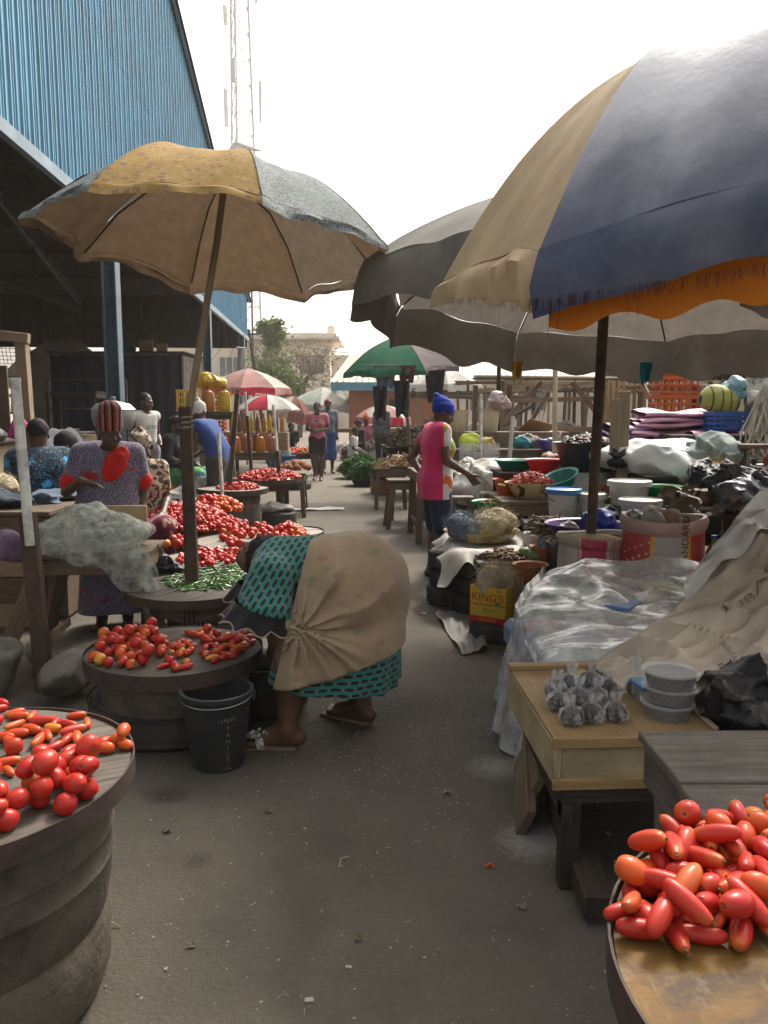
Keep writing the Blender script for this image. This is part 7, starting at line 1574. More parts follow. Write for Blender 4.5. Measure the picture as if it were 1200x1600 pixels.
on_cyl(s1, c1, .226, 'a', .13, A1, .58, m_greenink, 90); on_cyl(s1, c1, .226, 'P', .11, A1, .45, m_greenink, 90); on_cyl(s1, c1, .224, ')', .3, A1 + 1.05, .47, m_blackink, 170)
A2 = R(-90) + .05 / .252
on_cyl(s2, c2, .248, 'STANDARD', .062, A2, .73, m_blackink, 90); on_cyl(s2, c2, .248, 'GOLDEN', .05, A2, .50, m_redink, 90)
b = MB()
for i in range(8):
 for j in range(5):
  a = R(-90) - 1.5 + .17 * i + .05 * j; z_ = .47 + .065 * j + .018 * i - .07; rr = .006 + .0025 * (4 - j)
  if a < A2 - .6: p = Vector((c2.x + .243 * math.cos(a), c2.y + .243 * math.sin(a), z_)); n = Vector((math.cos(a), math.sin(a), 0)); b.lathe([(rr, 0), (rr, .004), (.0005, .005)], p, 14, rot=n.to_track_quat('Z', 'Y').to_matrix(), capb=False)
b.obj('dot_print', m_whiteink, s2)
for k, (dx, dy, r_, m_, l) in enumerate(((-.08, -.05, (.07, .06, .06), m_sackg, 'grey rolled bundle sticking out of the red printed sack'), (.06, .02, (.08, .06, .05), m_jute, 'brown roll sticking out of the red printed sack'), (-.02, .09, (.09, .06, .06), m_sackw, 'whitish bundle sticking out of the red printed sack'), (-.14, .06, (.05, .06, .045), m_alu, 'silvery tin lying in the mouth of the red printed sack'))): lump('cloth_roll', l, 'bundle', (1.65 + dx, 4.72 + dy, .80), r_, m_, 30 + k, .015, 14, .01)
b = MB(); b.box((1.5, 4.85, .1), (1.0, .62, .2), .0, .01); o = b.obj('wooden_pallet', m_wood_dark, None, origin=(1.5, 4.85, 0)); tag(o, 'low dark wooden block under the two printed sacks', 'block')
m_oilg = mat('amber_bottle', (.26, .12, .02), (.2, .09, .015), rough=.15, bump=0, trans=.3, spec=.6); m_oild = mat('dark_red_bottle', (.2, .05, .02), rough=.15, bump=0, trans=.2, spec=.6); m_clearb = mat('grey_clear_bottle', (.22, .23, .2), rough=.15, bump=0, trans=.3, spec=.6)
trestle('small low stand for the oil bottles beside the red printed sack', (1.98, 4.55, 0), (.36, .4), .50, 0, m_wood_dark, n=2, splay=0)
bottle('oil bottle with blue cap beside the red printed sack', (1.89, 4.55, .50), .042, .27, m_oilg, m_capb); bottle('dark red bottle with wide red cap by the beige tarpaulin', (2.01, 4.5, .50), .05, .32, m_oild, m_capr, neck=.5); bottle('bottle with white cap behind the red capped one', (2.12, 4.68, .50), .045, .35, m_clearb, m_capw)
# the navy umbrella overhead and the grey one behind it
m_navyc = mat('navy_umbrella_cloth', (.022, .04, .10), (.018, .033, .085), sc=3, coord='UV', pat=lambda nt, co, c: _mix(nt, _math(nt, 'MULTIPLY', _math(nt, 'POWER', _ramp(nt, _math(nt, 'ADD', _math(nt, 'MULTIPLY', _sep(nt, co)[1], .5), _math(nt, 'MULTIPLY', _noise(nt, co, 2.6, 5), .30)), .625, .79, (1, 1, 1), (0, 0, 0)), 1.8), .93), c, (.55, .56, .61)), rough=.5, bump=.2, bsc=11, spec=.6, trans=.10, sheen=.6, back=(.30, .13, .04), rvar=.1, bdist=.02)  # pale sky sheen and glare painted into the cloth colour towards the apex
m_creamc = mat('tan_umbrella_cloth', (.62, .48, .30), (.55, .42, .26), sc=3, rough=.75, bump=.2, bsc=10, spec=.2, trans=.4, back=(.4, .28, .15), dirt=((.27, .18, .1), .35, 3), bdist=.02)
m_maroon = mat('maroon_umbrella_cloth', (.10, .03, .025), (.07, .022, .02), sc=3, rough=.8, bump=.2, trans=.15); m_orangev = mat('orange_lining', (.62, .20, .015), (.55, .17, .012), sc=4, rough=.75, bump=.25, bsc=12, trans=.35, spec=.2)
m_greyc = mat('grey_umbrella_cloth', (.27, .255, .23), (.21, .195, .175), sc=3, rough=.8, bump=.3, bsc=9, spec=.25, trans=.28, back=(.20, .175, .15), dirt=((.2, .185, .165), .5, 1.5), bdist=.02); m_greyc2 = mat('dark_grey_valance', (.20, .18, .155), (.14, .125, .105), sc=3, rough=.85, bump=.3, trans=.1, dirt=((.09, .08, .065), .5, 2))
m_navyv = mat('navy_umbrella_hem', (.022, .04, .10), (.018, .033, .085), sc=3, rough=.6, bump=.2, bsc=11, spec=.4, trans=.1, dirt=((.26, .27, .31), .5, 1.7), bdist=.02)
nrc, nrr = Vector((1.73, 3.461, 2.281)), 1.511
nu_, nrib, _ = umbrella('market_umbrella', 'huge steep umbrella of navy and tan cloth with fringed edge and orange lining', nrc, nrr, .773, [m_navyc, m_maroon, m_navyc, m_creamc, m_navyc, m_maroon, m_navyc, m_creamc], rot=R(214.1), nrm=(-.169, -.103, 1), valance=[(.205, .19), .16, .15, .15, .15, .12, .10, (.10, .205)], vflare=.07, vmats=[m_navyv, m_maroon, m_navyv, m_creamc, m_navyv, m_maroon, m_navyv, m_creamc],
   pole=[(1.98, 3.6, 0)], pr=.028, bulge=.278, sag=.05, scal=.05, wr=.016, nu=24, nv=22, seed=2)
def lining(s, q):
 p = nrib(0, .985) * (1 - s) + nrib(1, .985) * s; o_ = nrc - p; o_.z = 0; o_.normalize(); return p + o_ * (.03 + .09 * 4 * s * (1 - s)) - Vector((0, 0, .02 + .25 * q + .02 * math.sin(s * 25) * q)) + o_ * (.012 * math.sin(s * 31) * q)
b = MB(); b.grid(lambda s, q: lining(.0 + .62 * s, q), 40, 4); b.obj('lining', m_orangev, nu_); b = MB(); b.grid(lambda s, q: lining(.62 + .38 * s, q * .95), 30, 4); b.obj('lining', m_maroon, nu_)
b = MB(); rr = random.Random(5)
for k in range(330):
 i = rr.choice((0, 0, 7)); s = rr.random(); p = nrib(i, .985) * (1 - s) + nrib(i + 1, .985) * s; o_ = p - nrc; o_.z = 0; o_.normalize(); p = p - o_ * .07 * 4 * s * (1 - s) + o_ * .06 - Vector((0, 0, .2 if i == 0 else .10 + .105 * s)); L = rr.uniform(.01, .035) * (3.5 if rr.random() < .06 else 1); e = p + Vector((rr.gauss(0, .006), rr.gauss(0, .006), -L)); b.tube([p + Vector((0, 0, .012)), p.lerp(e, .5) + Vector((rr.gauss(0, .003), 0, 0)), e], .0009, 3, mi=1 if i == 7 else 0, caps=False)
b.obj('fringe', [m_maroon, m_creamc], nu_)
umbrella('market_umbrella', 'dark grey canvas umbrella with deep hanging valance behind the navy one', (1.30, 5.0, 2.16), 1.45, .72, [m_greyc], rot=R(10), nrm=(.10, .075, 1), valance=.29, vmats=[m_greyc2], pole=[(1.285, 5.0, 0)], pr=.032, bulge=.12, sag=.05, scal=.04, wr=.016, nu=16, nv=14, seed=4)
# tyre stall with sponges and dried things
trestle('low board stand draped with white cloth carrying the enamel tray', (.86, 6.22, 0), (.62, .8), .46, .05, m_wood_dark, n=3, splay=0)
k = 0
for (x, y, n_) in ((.545, 6.12, 3), (.70, 5.86, 3)):
 for q in range(n_): tyre(('lowest', 'middle', 'top')[q] + ' small worn tyre in the ' + ('front' if y < 6 else 'rear') + ' column of the tyre stall', (x + (-.01, .012, 0)[q], y, .07 + .14 * q), .205, .14, seed=k, nt=34); k += 1
def stcl(u, v):
 x = .42 + .85 * u; y = 5.62 + 1.05 * v; z = .475 + .008 * nz1(x, y, 0, 9)
 if v < .14: q = 1 - v / .14; z -= (.11 + .05 * math.sin(u * 23)) * q; y = 5.62 + .14 * (1 - q) - .02 * math.sin(u * 19) * q
 if u < .12: q = 1 - u / .12; z -= (.13 + .06 * math.sin(v * 21)) * q; x = .40 + .12 * (1 - q) * .85 - .02 * math.sin(v * 31) * q
 return (x, y, z)
b = MB(); b.grid(stcl, 50, 40, su=.85, sv=1); o = b.obj('white_cloth', m_sackw, None, origin=(.8, 6.1, .47)); tag(o, 'frayed white cloth draped over the tyre columns', 'cloth')
m_enam = mat('chipped_cream_enamel', (.46, .36, .16), (.42, .32, .14), sc=6, rough=.3, bump=.05, spec=.6, dirt=((.035, .028, .024), .95, 7))
basin('wide chipped cream enamel tray holding sponge fibre', (.76, 6.2, .485), .28, .065, m_enam, taper=.86, oval=1.0)
fluff('grey blue fibre sponge heap on the enamel tray', (.60, 6.12, .50), (.14, .15, .12), m_spblue, 3, 700); fluff('cream fibre sponge heap filling the enamel tray', (.84, 6.22, .50), (.20, .18, .13), m_spcream, 5, 800)
m_nut = mat('brown_nut', (.17, .085, .045), (.09, .045, .028), sc=30, rough=.7, bump=.4, rnd=.5)
b = MB(); b.box((.86, 5.74, .40), (.42, .34, .03), .05, .006); o = b.obj('shallow_tray', m_black, None, origin=(.86, 5.74, .385)); tag(o, 'black edged shallow tray of brown roots', 'tray'); b = MB(); b.box((.87, 5.74, .19), (.36, .3, .38), .05, .01); o = b.obj('carton', m_card, None, origin=(.87, 5.74, 0)); tag(o, 'brown carton under the tray of brown roots', 'carton')
heap_stuff('root_heap', 'heap of small brown roots on the black edged tray', 'roots', circ((.86, 5.74), .19, ry=.14), .415, 'plum', 150, m_nut, .5, .05, 11)
m_gourd = mat('green_gourd', (.10, .17, .06), (.2, .26, .12), sc=9, rough=.4, bump=.1)
for dx, l in ((0, 'pale green round fruit beside the brown roots, back one'), (.05, 'pale green round fruit beside the brown roots, front one')):
 b = MB(); p = Vector((1.02 + dx, 5.72 - 2 * dx, .46)); b.ell(p, (.055, .055, .045), n=18, fn=lambda q, a, t_: q * (1 + .03 * math.cos(6 * a))); b.lathe([(.006, 0), (.004, .02)], p + Vector((0, 0, .04)), 6); o = b.obj('green_fruit', m_gourd, None, origin=p); tag(o, l, 'fruit')
m_ycard = mat('yellow_carton', (.60, .40, .03), (.54, .35, .025), sc=3, rough=.55, bump=.05, dirt=((.3, .18, .05), .3, 4)); m_redp = mat('red_print', (.45, .02, .03), rough=.5, bump=0); m_greenp = mat('green_print', (.06, .25, .06), rough=.5, bump=0)
def carton(label, c, s, rz):
 t = T('printed_carton', label, 'carton', Vector(c), None, rz); w, d, h = s; W = parent_world(t); b = MB(); th = .006
 b.box(W @ Vector((0, 0, th / 2)), (w - .01, d - .01, th), rz)
 for sx in (-1, 1): b.box(W @ Vector((sx * (w / 2 - th / 2), 0, h / 2)), (th, d, h), rz, .001); b.box(W @ Vector((0, sx * (d / 2 - th / 2), h / 2)), (w - 2 * th - .001, th, h - .002), rz, .001)
 b.obj('carton_wall', m_ycard, t)
 b = MB()
 for sx in (-1,): b.box(W @ Vector((sx * (w / 2 + .001), 0, .02)), (.002, d, .04), rz, .0004)
 b.box(W @ Vector((0, -(d / 2 + .001), .02)), (w + .004, .002, .04), rz, .0004)
 b.box(W @ Vector((0, -(d / 2 + .001), h * .5)), (w, .0021, .006), rz, .0004); b.box(W @ Vector((-(w / 2 + .001), 0, h * .5)), (.0021, d, .006), rz, .0004); b.obj('printed_band', m_redp, t)
 ax = [W.to_3x3() @ Vector(v) for v in ((1, 0, 0), (0, 1, 0))]; z3 = (0, 0, 1)
 for o_, x_, ww in ((Vector((0, -d / 2 - .0035, 0)), ax[0], w), (Vector((-w / 2 - .0035, 0, 0)), -ax[1], d)):
  def at_(dx, dz): return W @ (o_ + Vector((0, 0, dz))) + x_ * dx
  text("KING'S", .086 * ww / .3 * 1.02, at_(0, h * .70), x_, z3, 'lettering', m_redp, t); text('12x500ML', .03, at_(0, .02), x_, z3, 'lettering', m_capy, t); text('1L6', .028, at_(ww * .3, h * .92), x_, z3, 'lettering', m_redp, t); text('Pure oil', .03, at_(ww * .08, h * .36), x_, z3, 'lettering', m_greenp, t)
  b = MB(); b.lathe([(.014, 0), (.017, .001), (.001, .0015)], at_(ww * .28, h * .55), 14, rot=(W.to_3x3() @ Vector((0, -1, 0)) if ww == w else W.to_3x3() @ Vector((-1, 0, 0))).to_track_quat('Z', 'Y').to_matrix(), capb=False); b.obj('drop_print', m_greenp, t)
 return t
tyre('small tyre lying on the ground under the yellow carton', (.76, 5.15, .06), .2, .12, seed=9); carton('yellow carton with red lettering holding a cream sponge, in front', (.74, 5.17, .12), (.25, .28, .235), R(-32))
fluff('cream fibre sponge standing in the front yellow carton', (.74, 5.18, .27), (.12, .13, .13), m_spcream, 8, 600)
b = MB(); b.box((1.0, 5.3, .07), (.3, .3, .14), -.3); o = b.obj('wooden_block', m_wood_dark, None, origin=(1.0, 5.3, 0)); tag(o, 'dark wooden block under the rear yellow carton', 'block'); carton('yellow carton with red lettering under the clay bowl, behind the front one', (.99, 5.28, .14), (.26, .26, .2), R(-32))
m_clay = mat('terracotta_bowl', (.33, .13, .055), (.27, .1, .045), sc=5, rough=.75, bump=.15, dirt=((.15, .06, .03), .4, 5)); basin('round orange clay bowl standing on the rear yellow carton', (.98, 5.28, .342), .115, .115, m_clay, taper=.8, lip=.006, name='clay_bowl', cat='bowl', wall=.01)
b = MB()
for k in range(16): x, y = .865 + random.gauss(0, .012), 5.1 + random.gauss(0, .012); b.beam((x, y, .12), (x + random.gauss(0, .03), y + random.gauss(0, .03), .40 + random.uniform(-.03, .03)), .008, .006)
o = b.obj('stick_bundle', m_wood_sun, None, origin=(.865, 5.1, .12)); tag(o, 'bundle of brown chewing sticks between the two yellow cartons', 'sticks'); b = MB(); b.box((.865, 5.1, .06), (.08, .08, .12)); o = b.obj('brick', m_stone, None, origin=(.865, 5.1, 0)); tag(o, 'brick under the bundle of chewing sticks', 'brick')
basin('clay coloured pot full of small bottles beside the foam box', (1.13, 5.62, .42), .085, .1, m_clay, name='clay_pot', cat='pot'); b = MB(); b.box((1.2, 5.75, .21), (.42, .5, .42)); o = b.obj('wooden_stand', m_wood_dark, None, origin=(1.2, 5.75, 0)); tag(o, 'dark wooden stand under the foam box and clay pot', 'stand')
for k, (dx, dy, m_, cp) in enumerate(((-.04, 0, m_clearb, m_capr), (.0, .03, m_bluelid, m_capb), (.04, 0, m_clearb, m_capw), (.0, -.04, m_clearb, m_capr), (.05, -.03, m_clearb, m_capr))): bottle('small bottle crowded in the clay coloured pot', (1.13 + dx, 5.62 + dy, .43), .02, .15, m_, cp, 'small bottles in the clay pot')
m_foam = mat('dirty_foam', (.55, .51, .46), (.46, .42, .37), sc=6, rough=.9, bump=.3, bsc=60, dirt=((.25, .2, .16), .5, 4)); b = MB(); b.box((1.2, 5.88, .50), (.30, .22, .16), .1, .012); o = b.obj('foam_box', m_foam, None, origin=(1.2, 5.88, .42)); tag(o, 'dirty white foam box topped with dried fish', 'box')
m_fish = mat('dried_fish', (.22, .15, .10), (.1, .07, .05), sc=25, rough=.7, bump=.6, rnd=.3); heap_stuff('dried_fish', 'small heap of curled dried fish on the foam box', 'dried fish', circ((1.22, 5.88), .14, ry=.1), .58, 'chili', 90, m_fish, 1.6, .09, 12)
b = MB(); b.grid(lambda u, v: (lambda p: (p.x, p.y, .012 + .03 * max(0, nz1(u * 4, v * 4, 0, 1.3)) + .05 * max(0, u + v - 1.5)))(Vector(G(680, 962)).lerp(Vector(G(735, 950)), u).lerp(Vector(G(722, 1026)).lerp(Vector(G(762, 1018)), u), v)), 26, 26, flip=True); o = b.obj('ground_cloth', m_sackg, None, origin=G(720, 985)); tag(o, 'dirty pale cloth lying on the road before the yellow carton', 'cloth')
# bench of basins, tubs and buckets
m_redpl = mat('red_plastic', (.55, .03, .03), (.47, .025, .025), rough=.35, bump=.03, spec=.5); m_orpl = mat('orange_plastic', (.50, .10, .018), (.42, .08, .015), rough=.38, bump=.03); m_tealp = mat('teal_plastic', (.015, .2, .17), (.012, .15, .13), rough=.35, bump=.03); m_dkteal = mat('dark_teal_plastic', (.012, .045, .055), (.01, .036, .044), rough=.4, bump=.04, dirt=((.08, .08, .075), .3, 4)); m_wht = mat('scuffed_white_plastic', (.55, .54, .5), (.47, .46, .42), sc=4, rough=.45, bump=.04, dirt=((.28, .25, .2), .45, 4)); m_purp = mat('purple_plastic', (.07, .03, .18), rough=.4, bump=.03); m_creamp = mat('cream_plastic', (.52, .45, .32), (.44, .37, .26), rough=.5, bump=.04, dirt=((.22, .17, .11), .4, 4)); m_greyp = mat('dark_grey_plastic', (.06, .06, .06), rough=.5, bump=.05)
trestle('sturdy brown wooden bench carrying pepper basins', (1.28, 7.0, 0), (.62, .7), .73, .05, m_wood, name='wooden_bench', cat='bench', n=3, legw=.08)
basin('cream enamel basin with dark floral pattern full of dried red peppers', (1.3, 6.9, .73), .21, .13, mat('patterned_enamel', (.52, .42, .25), (.46, .37, .21), sc=4, rough=.3, bump=.04, spec=.6, pat=lambda nt, co, c: _mix(nt, _ramp(nt, _noise(nt, co, 13, 3, .5, 1.0), .56, .6), c, (.03, .022, .02))), oval=1.15, handles=True); heap_stuff('pepper_heap', 'heap of thin dried red peppers in the patterned enamel basin', 'peppers', circ((1.27, 6.9), .19, ry=.16), .83, 'chili', 260, mat('dried_red_pepper', (.40, .06, .04), (.3, .035, .03), rough=.45, bump=.1), .8, .1, 13)
basin('teal basin tilted over the patterned enamel basin', (1.52, 6.82, .84), .15, .09, m_tealp, tilt=(R(12), R(-22), 0)); basin('bright red basin behind the dried red peppers', (1.47, 7.35, .92), .17, .11, m_redpl); basin('orange basin at the end of the brown bench', (1.12, 7.22, .73), .13, .13, m_orpl); basin('wide shallow teal basin behind the orange one', (1.25, 7.6, .93), .2, .08, m_tealp)
trestle('taller plain table behind the brown bench', (1.4, 7.6, 0), (.7, .55), .92, .05, m_wood_dark)
b = MB(); b.lathe([(.2, 0), (.22, .02), (.22, .9), (.2, .94)], (1.82, 7.2, 0), 30, capt=True); o = b.obj('plastic_drum', m_wht, None, origin=(1.82, 7.2, 0)); tag(o, 'white plastic drum under the dark teal tub', 'drum')
basin('big dark teal tub heaped with dark dried peppers', (1.82, 7.2, .94), .29, .25, m_dkteal, taper=.75, lip=.025); heap_stuff('pepper_heap', 'dark heap of dried purple peppers in the dark teal tub', 'peppers', circ((1.82, 7.2), .26), 1.15, 'pepper', 380, mat('dark_dried_pepper', (.04, .012, .016), (.07, .02, .02), rough=.45, bump=.2), .8, .09, 14)
trestle('low table of buckets behind the purple basin', (1.62, 6.3, 0), (1.0, .5), .60, .05, m_wood_dark)
bucket('white bucket with bright blue lid behind the foam box', (1.41, 6.28, .60), .125, .25, m_wht, m_bluelid, mh=m_black); bucket('smaller white tub beside the blue lidded bucket', (1.62, 6.2, .60), .09, .22, m_wht, m_wht, False); bottle('brown medicine bottle behind the smaller white tub', (1.70, 6.42, .80), .03, .13, m_oild, m_blackink); bottle('second brown bottle with pink label next to the other', (1.77, 6.4, .80), .032, .12, m_oild, m_blackink); b = MB(); b.box((1.73, 6.42, .7), (.25, .2, .2)); o = b.obj('wooden_block', m_wood, None, origin=(1.73, 6.42, .6)); tag(o, 'wooden block raising two brown bottles', 'block')
basin('wide purple basin of blue bags behind the printed sacks', (1.40, 5.5, .56), .27, .14, m_purp); lump('plastic_bag', 'bright blue crumpled bag in the purple basin', 'bag', (1.52, 5.48, .60), (.13, .1, .12), mat('blue_bag', (.02, .05, .36), (.015, .04, .26), rough=.35, bump=.4), 4, .04, 12, .01); lump('plastic_bag', 'clear white bag in the purple basin', 'bag', (1.3, 5.5, .60), (.08, .08, .06), m_sackw, 5, .03, 14, .01); lump('plastic_bag', 'small bright green bag above the purple basin', 'bag', (1.52, 5.75, .66), (.07, .06, .07), gr, 6, .03, 16, .01)
b = MB(); b.box((1.45, 5.55, .28), (.6, .5, .56)); o = b.obj('wooden_stand', m_wood_dark, None, origin=(1.45, 5.55, 0)); tag(o, 'dark wooden stand under the purple basin', 'stand')
trestle('sturdy low table of white tubs behind the red sack', (2.25, 6.0, 0), (1.3, .9), .66, 0, m_wood_dark)
bucket('round white lidded tub, the front one behind the red sack', (1.83, 5.7, .66), .135, .17, m_wht, m_wht, False, .85); bucket('wider white lidded tub behind the front white tub', (1.9, 6.2, .75), .15, .17, m_wht, m_wht, False, .9); b = MB(); b.box((1.9, 6.22, .7), (.34, .3, .085)); o = b.obj('wooden_block', m_wood, None, origin=(1.9, 6.22, .66)); tag(o, 'wooden block under the wider white tub', 'block')
basin('green plastic box basin beside the wider white tub', (2.15, 6.25, .80), .16, .09, gr); b = MB(); b.box((2.15, 6.25, .73), (.3, .3, .14)); o = b.obj('wooden_block', m_wood, None, origin=(2.15, 6.25, .66)); tag(o, 'wooden block under the green plastic basin', 'block')
basin('green see-through basin of small snails on a block', (.95, 6.95, .56), .17, .13, gr); heap_stuff('nut_heap', 'little heap of tan nuts in the green see-through basin', 'nuts', circ((.95, 6.95), .13), .65, 'pepper', 80, m_grain, .5, .04, 15); b = MB(); b.box((.95, 6.98, .28), (.4, .3, .56)); o = b.obj('wooden_stand', m_wood_dark, None, origin=(.95, 6.98, 0)); tag(o, 'dark stand under the green see-through basin', 'stand')
b = MB()
for dx in (-.085, .085): b.box((.70 + dx, 7.25, .62), (.05, .16, .17))
for dz in (-.07, .07): b.box((.70, 7.25, .62 + dz), (.22, .158, .035))
o = b.obj('concrete_block', m_stone, None, origin=(.70, 7.25, .53)); tag(o, 'hollow grey concrete block by the pink woman\'s hand', 'block'); b = MB(); b.box((1.05, 7.45, .66), (.3, .16, .13), .1, .015); o = b.obj('concrete_slab', m_stone, None, origin=(1.05, 7.45, .59)); tag(o, 'grey concrete slab behind the green see-through basin', 'slab'); b = MB(); b.box((.9, 7.38, .27), (.8, .4, .53)); o = b.obj('wooden_chest', m_wood_dark, None, origin=(.9, 7.38, 0)); tag(o, 'dark wooden chest under the concrete block and slab', 'chest')
# tables, stool and sellers' goods behind the woman in pink
trestle('grey topped wooden table just behind the woman in pink', (.82, 9.3, 0), (1.0, .9), .80, .08, m_wood, n=4, legw=.07); trestle('small wooden stool with splayed legs by the lane', (.22, 10.15, 0), (.38, .36), .62, .1, m_wood, name='wooden_stool', cat='stool', n=2, splay=.12); trestle('second wooden stool behind the first at the lane', (.32, 11.0, 0), (.5, .5), .74, .0, m_wood, name='wooden_stool', cat='stool', n=3)
basin('dark grey bucket shaped basin on the grey topped table', (.98, 8.6, .62), .15, .2, m_greyp); lump('woven_sack', 'white woven sheet slung across the goods behind the concrete slab', 'sack', (1.15, 8.3, .5), (.5, .35, .3), m_sackw, 14, .05, 5, .02, 3)
b = MB(); b.box((.98, 8.6, .31), (.4, .4, .62)); o = b.obj('wooden_stand', m_wood_dark, None, origin=(.98, 8.6, 0)); tag(o, 'dark stand under the grey bucket shaped basin', 'stand')
t = trestle('stepped wooden stall counter behind the woman in pink', (1.5, 10.4, 0), (1.9, .9), 1.0, .02, m_wood, name='stall_counter', cat='counter', n=4); b = MB(); b.box((1.5, 10.7, 1.1), (1.8, .4, .2)); b.obj('shelf_step', m_wood, t); b = MB(); b.box((1.5, 9.96, .6), (1.85, .02, .45)); b.obj('front_board', m_wood, t)
m_ybag = mat('yellow_print_bag', (.50, .58, .06), (.42, .5, .04), sc=3, rough=.5, bump=.3, pat=spots([(.06, .3, .06), (.02, .02, .02)], 5, (.6, .66))); lump('printed_bag', 'bright lime yellow printed bag lying on the stall counter', 'bag', (1.12, 10.1, 1.0), (.2, .06, .12), m_ybag, 5, .02, 8, .012)
b = MB(); b.grid(lambda u, v: (.93 + .5 * u, 9.94 - .01 * math.sin(u * 9), .78 + .3 * v), 12, 4); o = b.obj('plastic_film', m_sheet, None, origin=(1.2, 9.94, .8)); tag(o, 'clear film hanging before the lime yellow bag', 'film')
bucket('yellowish cream bucket next to the woman in pink\'s face', (.98, 10.7, 1.2), .13, .28, m_creamp); bucket('larger cream bucket on the stall step', (1.38, 10.7, 1.2), .15, .30, m_creamp); lump('plastic_bag', 'pinkish clear bag bulging above the larger cream bucket', 'bag', (1.52, 10.6, 1.49), (.16, .14, .13), mat('pinkish_bag', (.45, .33, .32), (.3, .2, .2), rough=.4), 8, .03, 9, .014)
for k, (x, y, z, r_, m_, l) in enumerate(((1.85, 10.3, 1.0, (.2, .15, .1), m_sackg, 'grey limp sack on the stall counter'), (2.05, 9.9, 1.0, (.16, .12, .08), m_purp, 'purple bundle on the stall counter'), (2.25, 10.6, 1.0, (.16, .14, .12), m_sackw, 'white bundle at the end of the stall counter'))): lump('goods_bundle', l, 'bundle', (x, y, z), r_, m_, 50 + k, .03, 9, .014)
def pole(label, a, c, r, m): b = MB(); b.tube([Vector(a), Vector(a).lerp(Vector(c), .5) + Vector((.01, 0, 0)), Vector(c)], [r * 1.05, r, r * .95], 9); o = b.obj('stall_pole', m, None, origin=a); tag(o, label, 'pole')
pole('white painted pole standing among the basins', (1.72, 8.1, 0), (1.70, 8.1, 1.95), .026, m_creamp); pole('leaning white stick behind the orange basin', (1.14, 7.85, 0), (1.30, 8.15, 1.42), .022, m_wht); pole('thin spotted white pole before the cream bucket', (1.18, 9.8, 0), (1.17, 9.8, 1.68), .02, m_pvc); pole('dark crooked pole behind the pink clear bag', (1.55, 11.2, 0), (1.58, 11.2, 2.2), .03, m_wood_dark); pole('stick supporting the green and grey umbrella\'s clothes line', (.95, 13.3, 0), (.93, 13.3, 2.2), .025, m_wood_sun); pole('thin pole standing before the woman\'s headwrap', (2.1, 8.0, 0), (2.12, 8.0, 1.7), .022, m_wood_sun)
t = T('plank_post', 'thick post of two rough planks bound with black plastic', 'post', (1.98, 6.8, 0)); b = MB(); b.box((2.02, 6.82, .82), (.09, .05, 1.64), .03); b.obj('plank', m_wood_sun, t); b = MB(); b.box((1.945, 6.80, 1.33), (.075, .055, .5), -.03); b.obj('plank', m_wood_sun, t); b = MB(); b.lathe([(.07, 0), (.095, .04), (.08, .08), (.1, .11), (.07, .15)], (1.99, 6.81, 1.0), 20, fn=lambda p, a, q: p * (1 + .12 * math.sin(5 * a + 20 * q))); b.obj('binding', m_black, t)
# wooden frame stall with goods
t = T('frame_stall', 'unroofed wooden stall frame with plank top and slanting braces', 'stall', (2.6, 13, 0))
for x, y in ((1.75, 12.2), (3.4, 12.2), (2.2, 14.4), (3.8, 14.4), (1.6, 14.4)):
 b = MB(); b.beam((x, y, 0), (x + .02, y, 1.92), .09, .08); b.obj('post', m_wood_sun, t)
for k in range(7): b = MB(); b.beam((1.35 + .04 * k, 12.0 + .4 * k, 1.96 + .02 * k), (4.0, 11.9 + .4 * k, 1.93 + .02 * k), .3, .025); b.obj('roof_plank', m_wood_sun, t)
for a, c in (((1.75, 12.15, 1.25), (2.35, 12.15, 1.9)), ((3.4, 12.15, 1.2), (2.8, 12.15, 1.9)), ((1.6, 12.1, 1.62), (3.6, 12.1, 1.66)), ((1.7, 12.1, 1.2), (3.5, 12.1, 1.2)), ((2.2, 14.3, .6), (2.9, 14.3, 1.8))): b = MB(); b.beam(a, c, .06, .07); b.obj('brace', m_wood_sun, t)
t = trestle('display table under the wooden stall frame', (2.6, 12.6, 0), (2.0, 1.0), .98, 0, m_wood_sun, n=5)
lump('plastic_bag', 'yellow plastic bag hanging from the wooden stall frame', 'bag', (2.28, 11.9, 1.05), (.16, .12, .28), mat('yellow_bag', (.60, .48, .04), (.48, .38, .03), rough=.5, bump=.4), 7, .05, 7, .014, flat=False); b = MB(); b.tube([(2.28, 11.9, 1.25), (2.3, 11.95, 1.95)], .006, 4); b.tube([(2.3, 11.9, 1.25), (2.5, 11.95, 1.95)], .006, 4); o = b.obj('string', m_twine, None, origin=(2.28, 11.9, 1.3)); tag(o, 'pale string holding the yellow plastic bag', 'string')
CL = ((1.95, 11.2, .9, (.2, .16, .14), m_grain, 'tan heap in a tray at the wooden stall'), (2.3, 11.0, .9, (.22, .18, .12), m_sackw, 'white heap on the low table by the tan heap'), (2.75, 11.1, .9, (.22, .18, .13), mat('red_yellow_bundle', (.5, .1, .05), (.55, .42, .1), sc=4), 'red and yellow bundle on the low table'), (3.2, 11.2, .9, (.25, .2, .16), m_jute, 'brown heap at the end of the low table'), (2.0, 12.7, .98, (.25, .2, .14), m_card, 'cardboard coloured bundle under the stall frame'), (2.9, 12.7, .98, (.3, .22, .2), m_sackg, 'big grey bundle under the stall frame'), (3.5, 10.4, .75, (.3, .25, .3), m_dkblue, 'dark plastic heap beside the stall frame'), (3.0, 9.8, .7, (.28, .25, .25), m_sackg, 'grey clear plastic heap beside the stall frame'))
trestle('low long table in front of the stall frame', (2.6, 11.1, 0), (1.8, .7), .88, 0, m_wood, n=4); trestle('broad low stand beside the stall frame', (3.2, 10.1, 0), (1.1, 1.1), .7, 0, m_wood_dark)
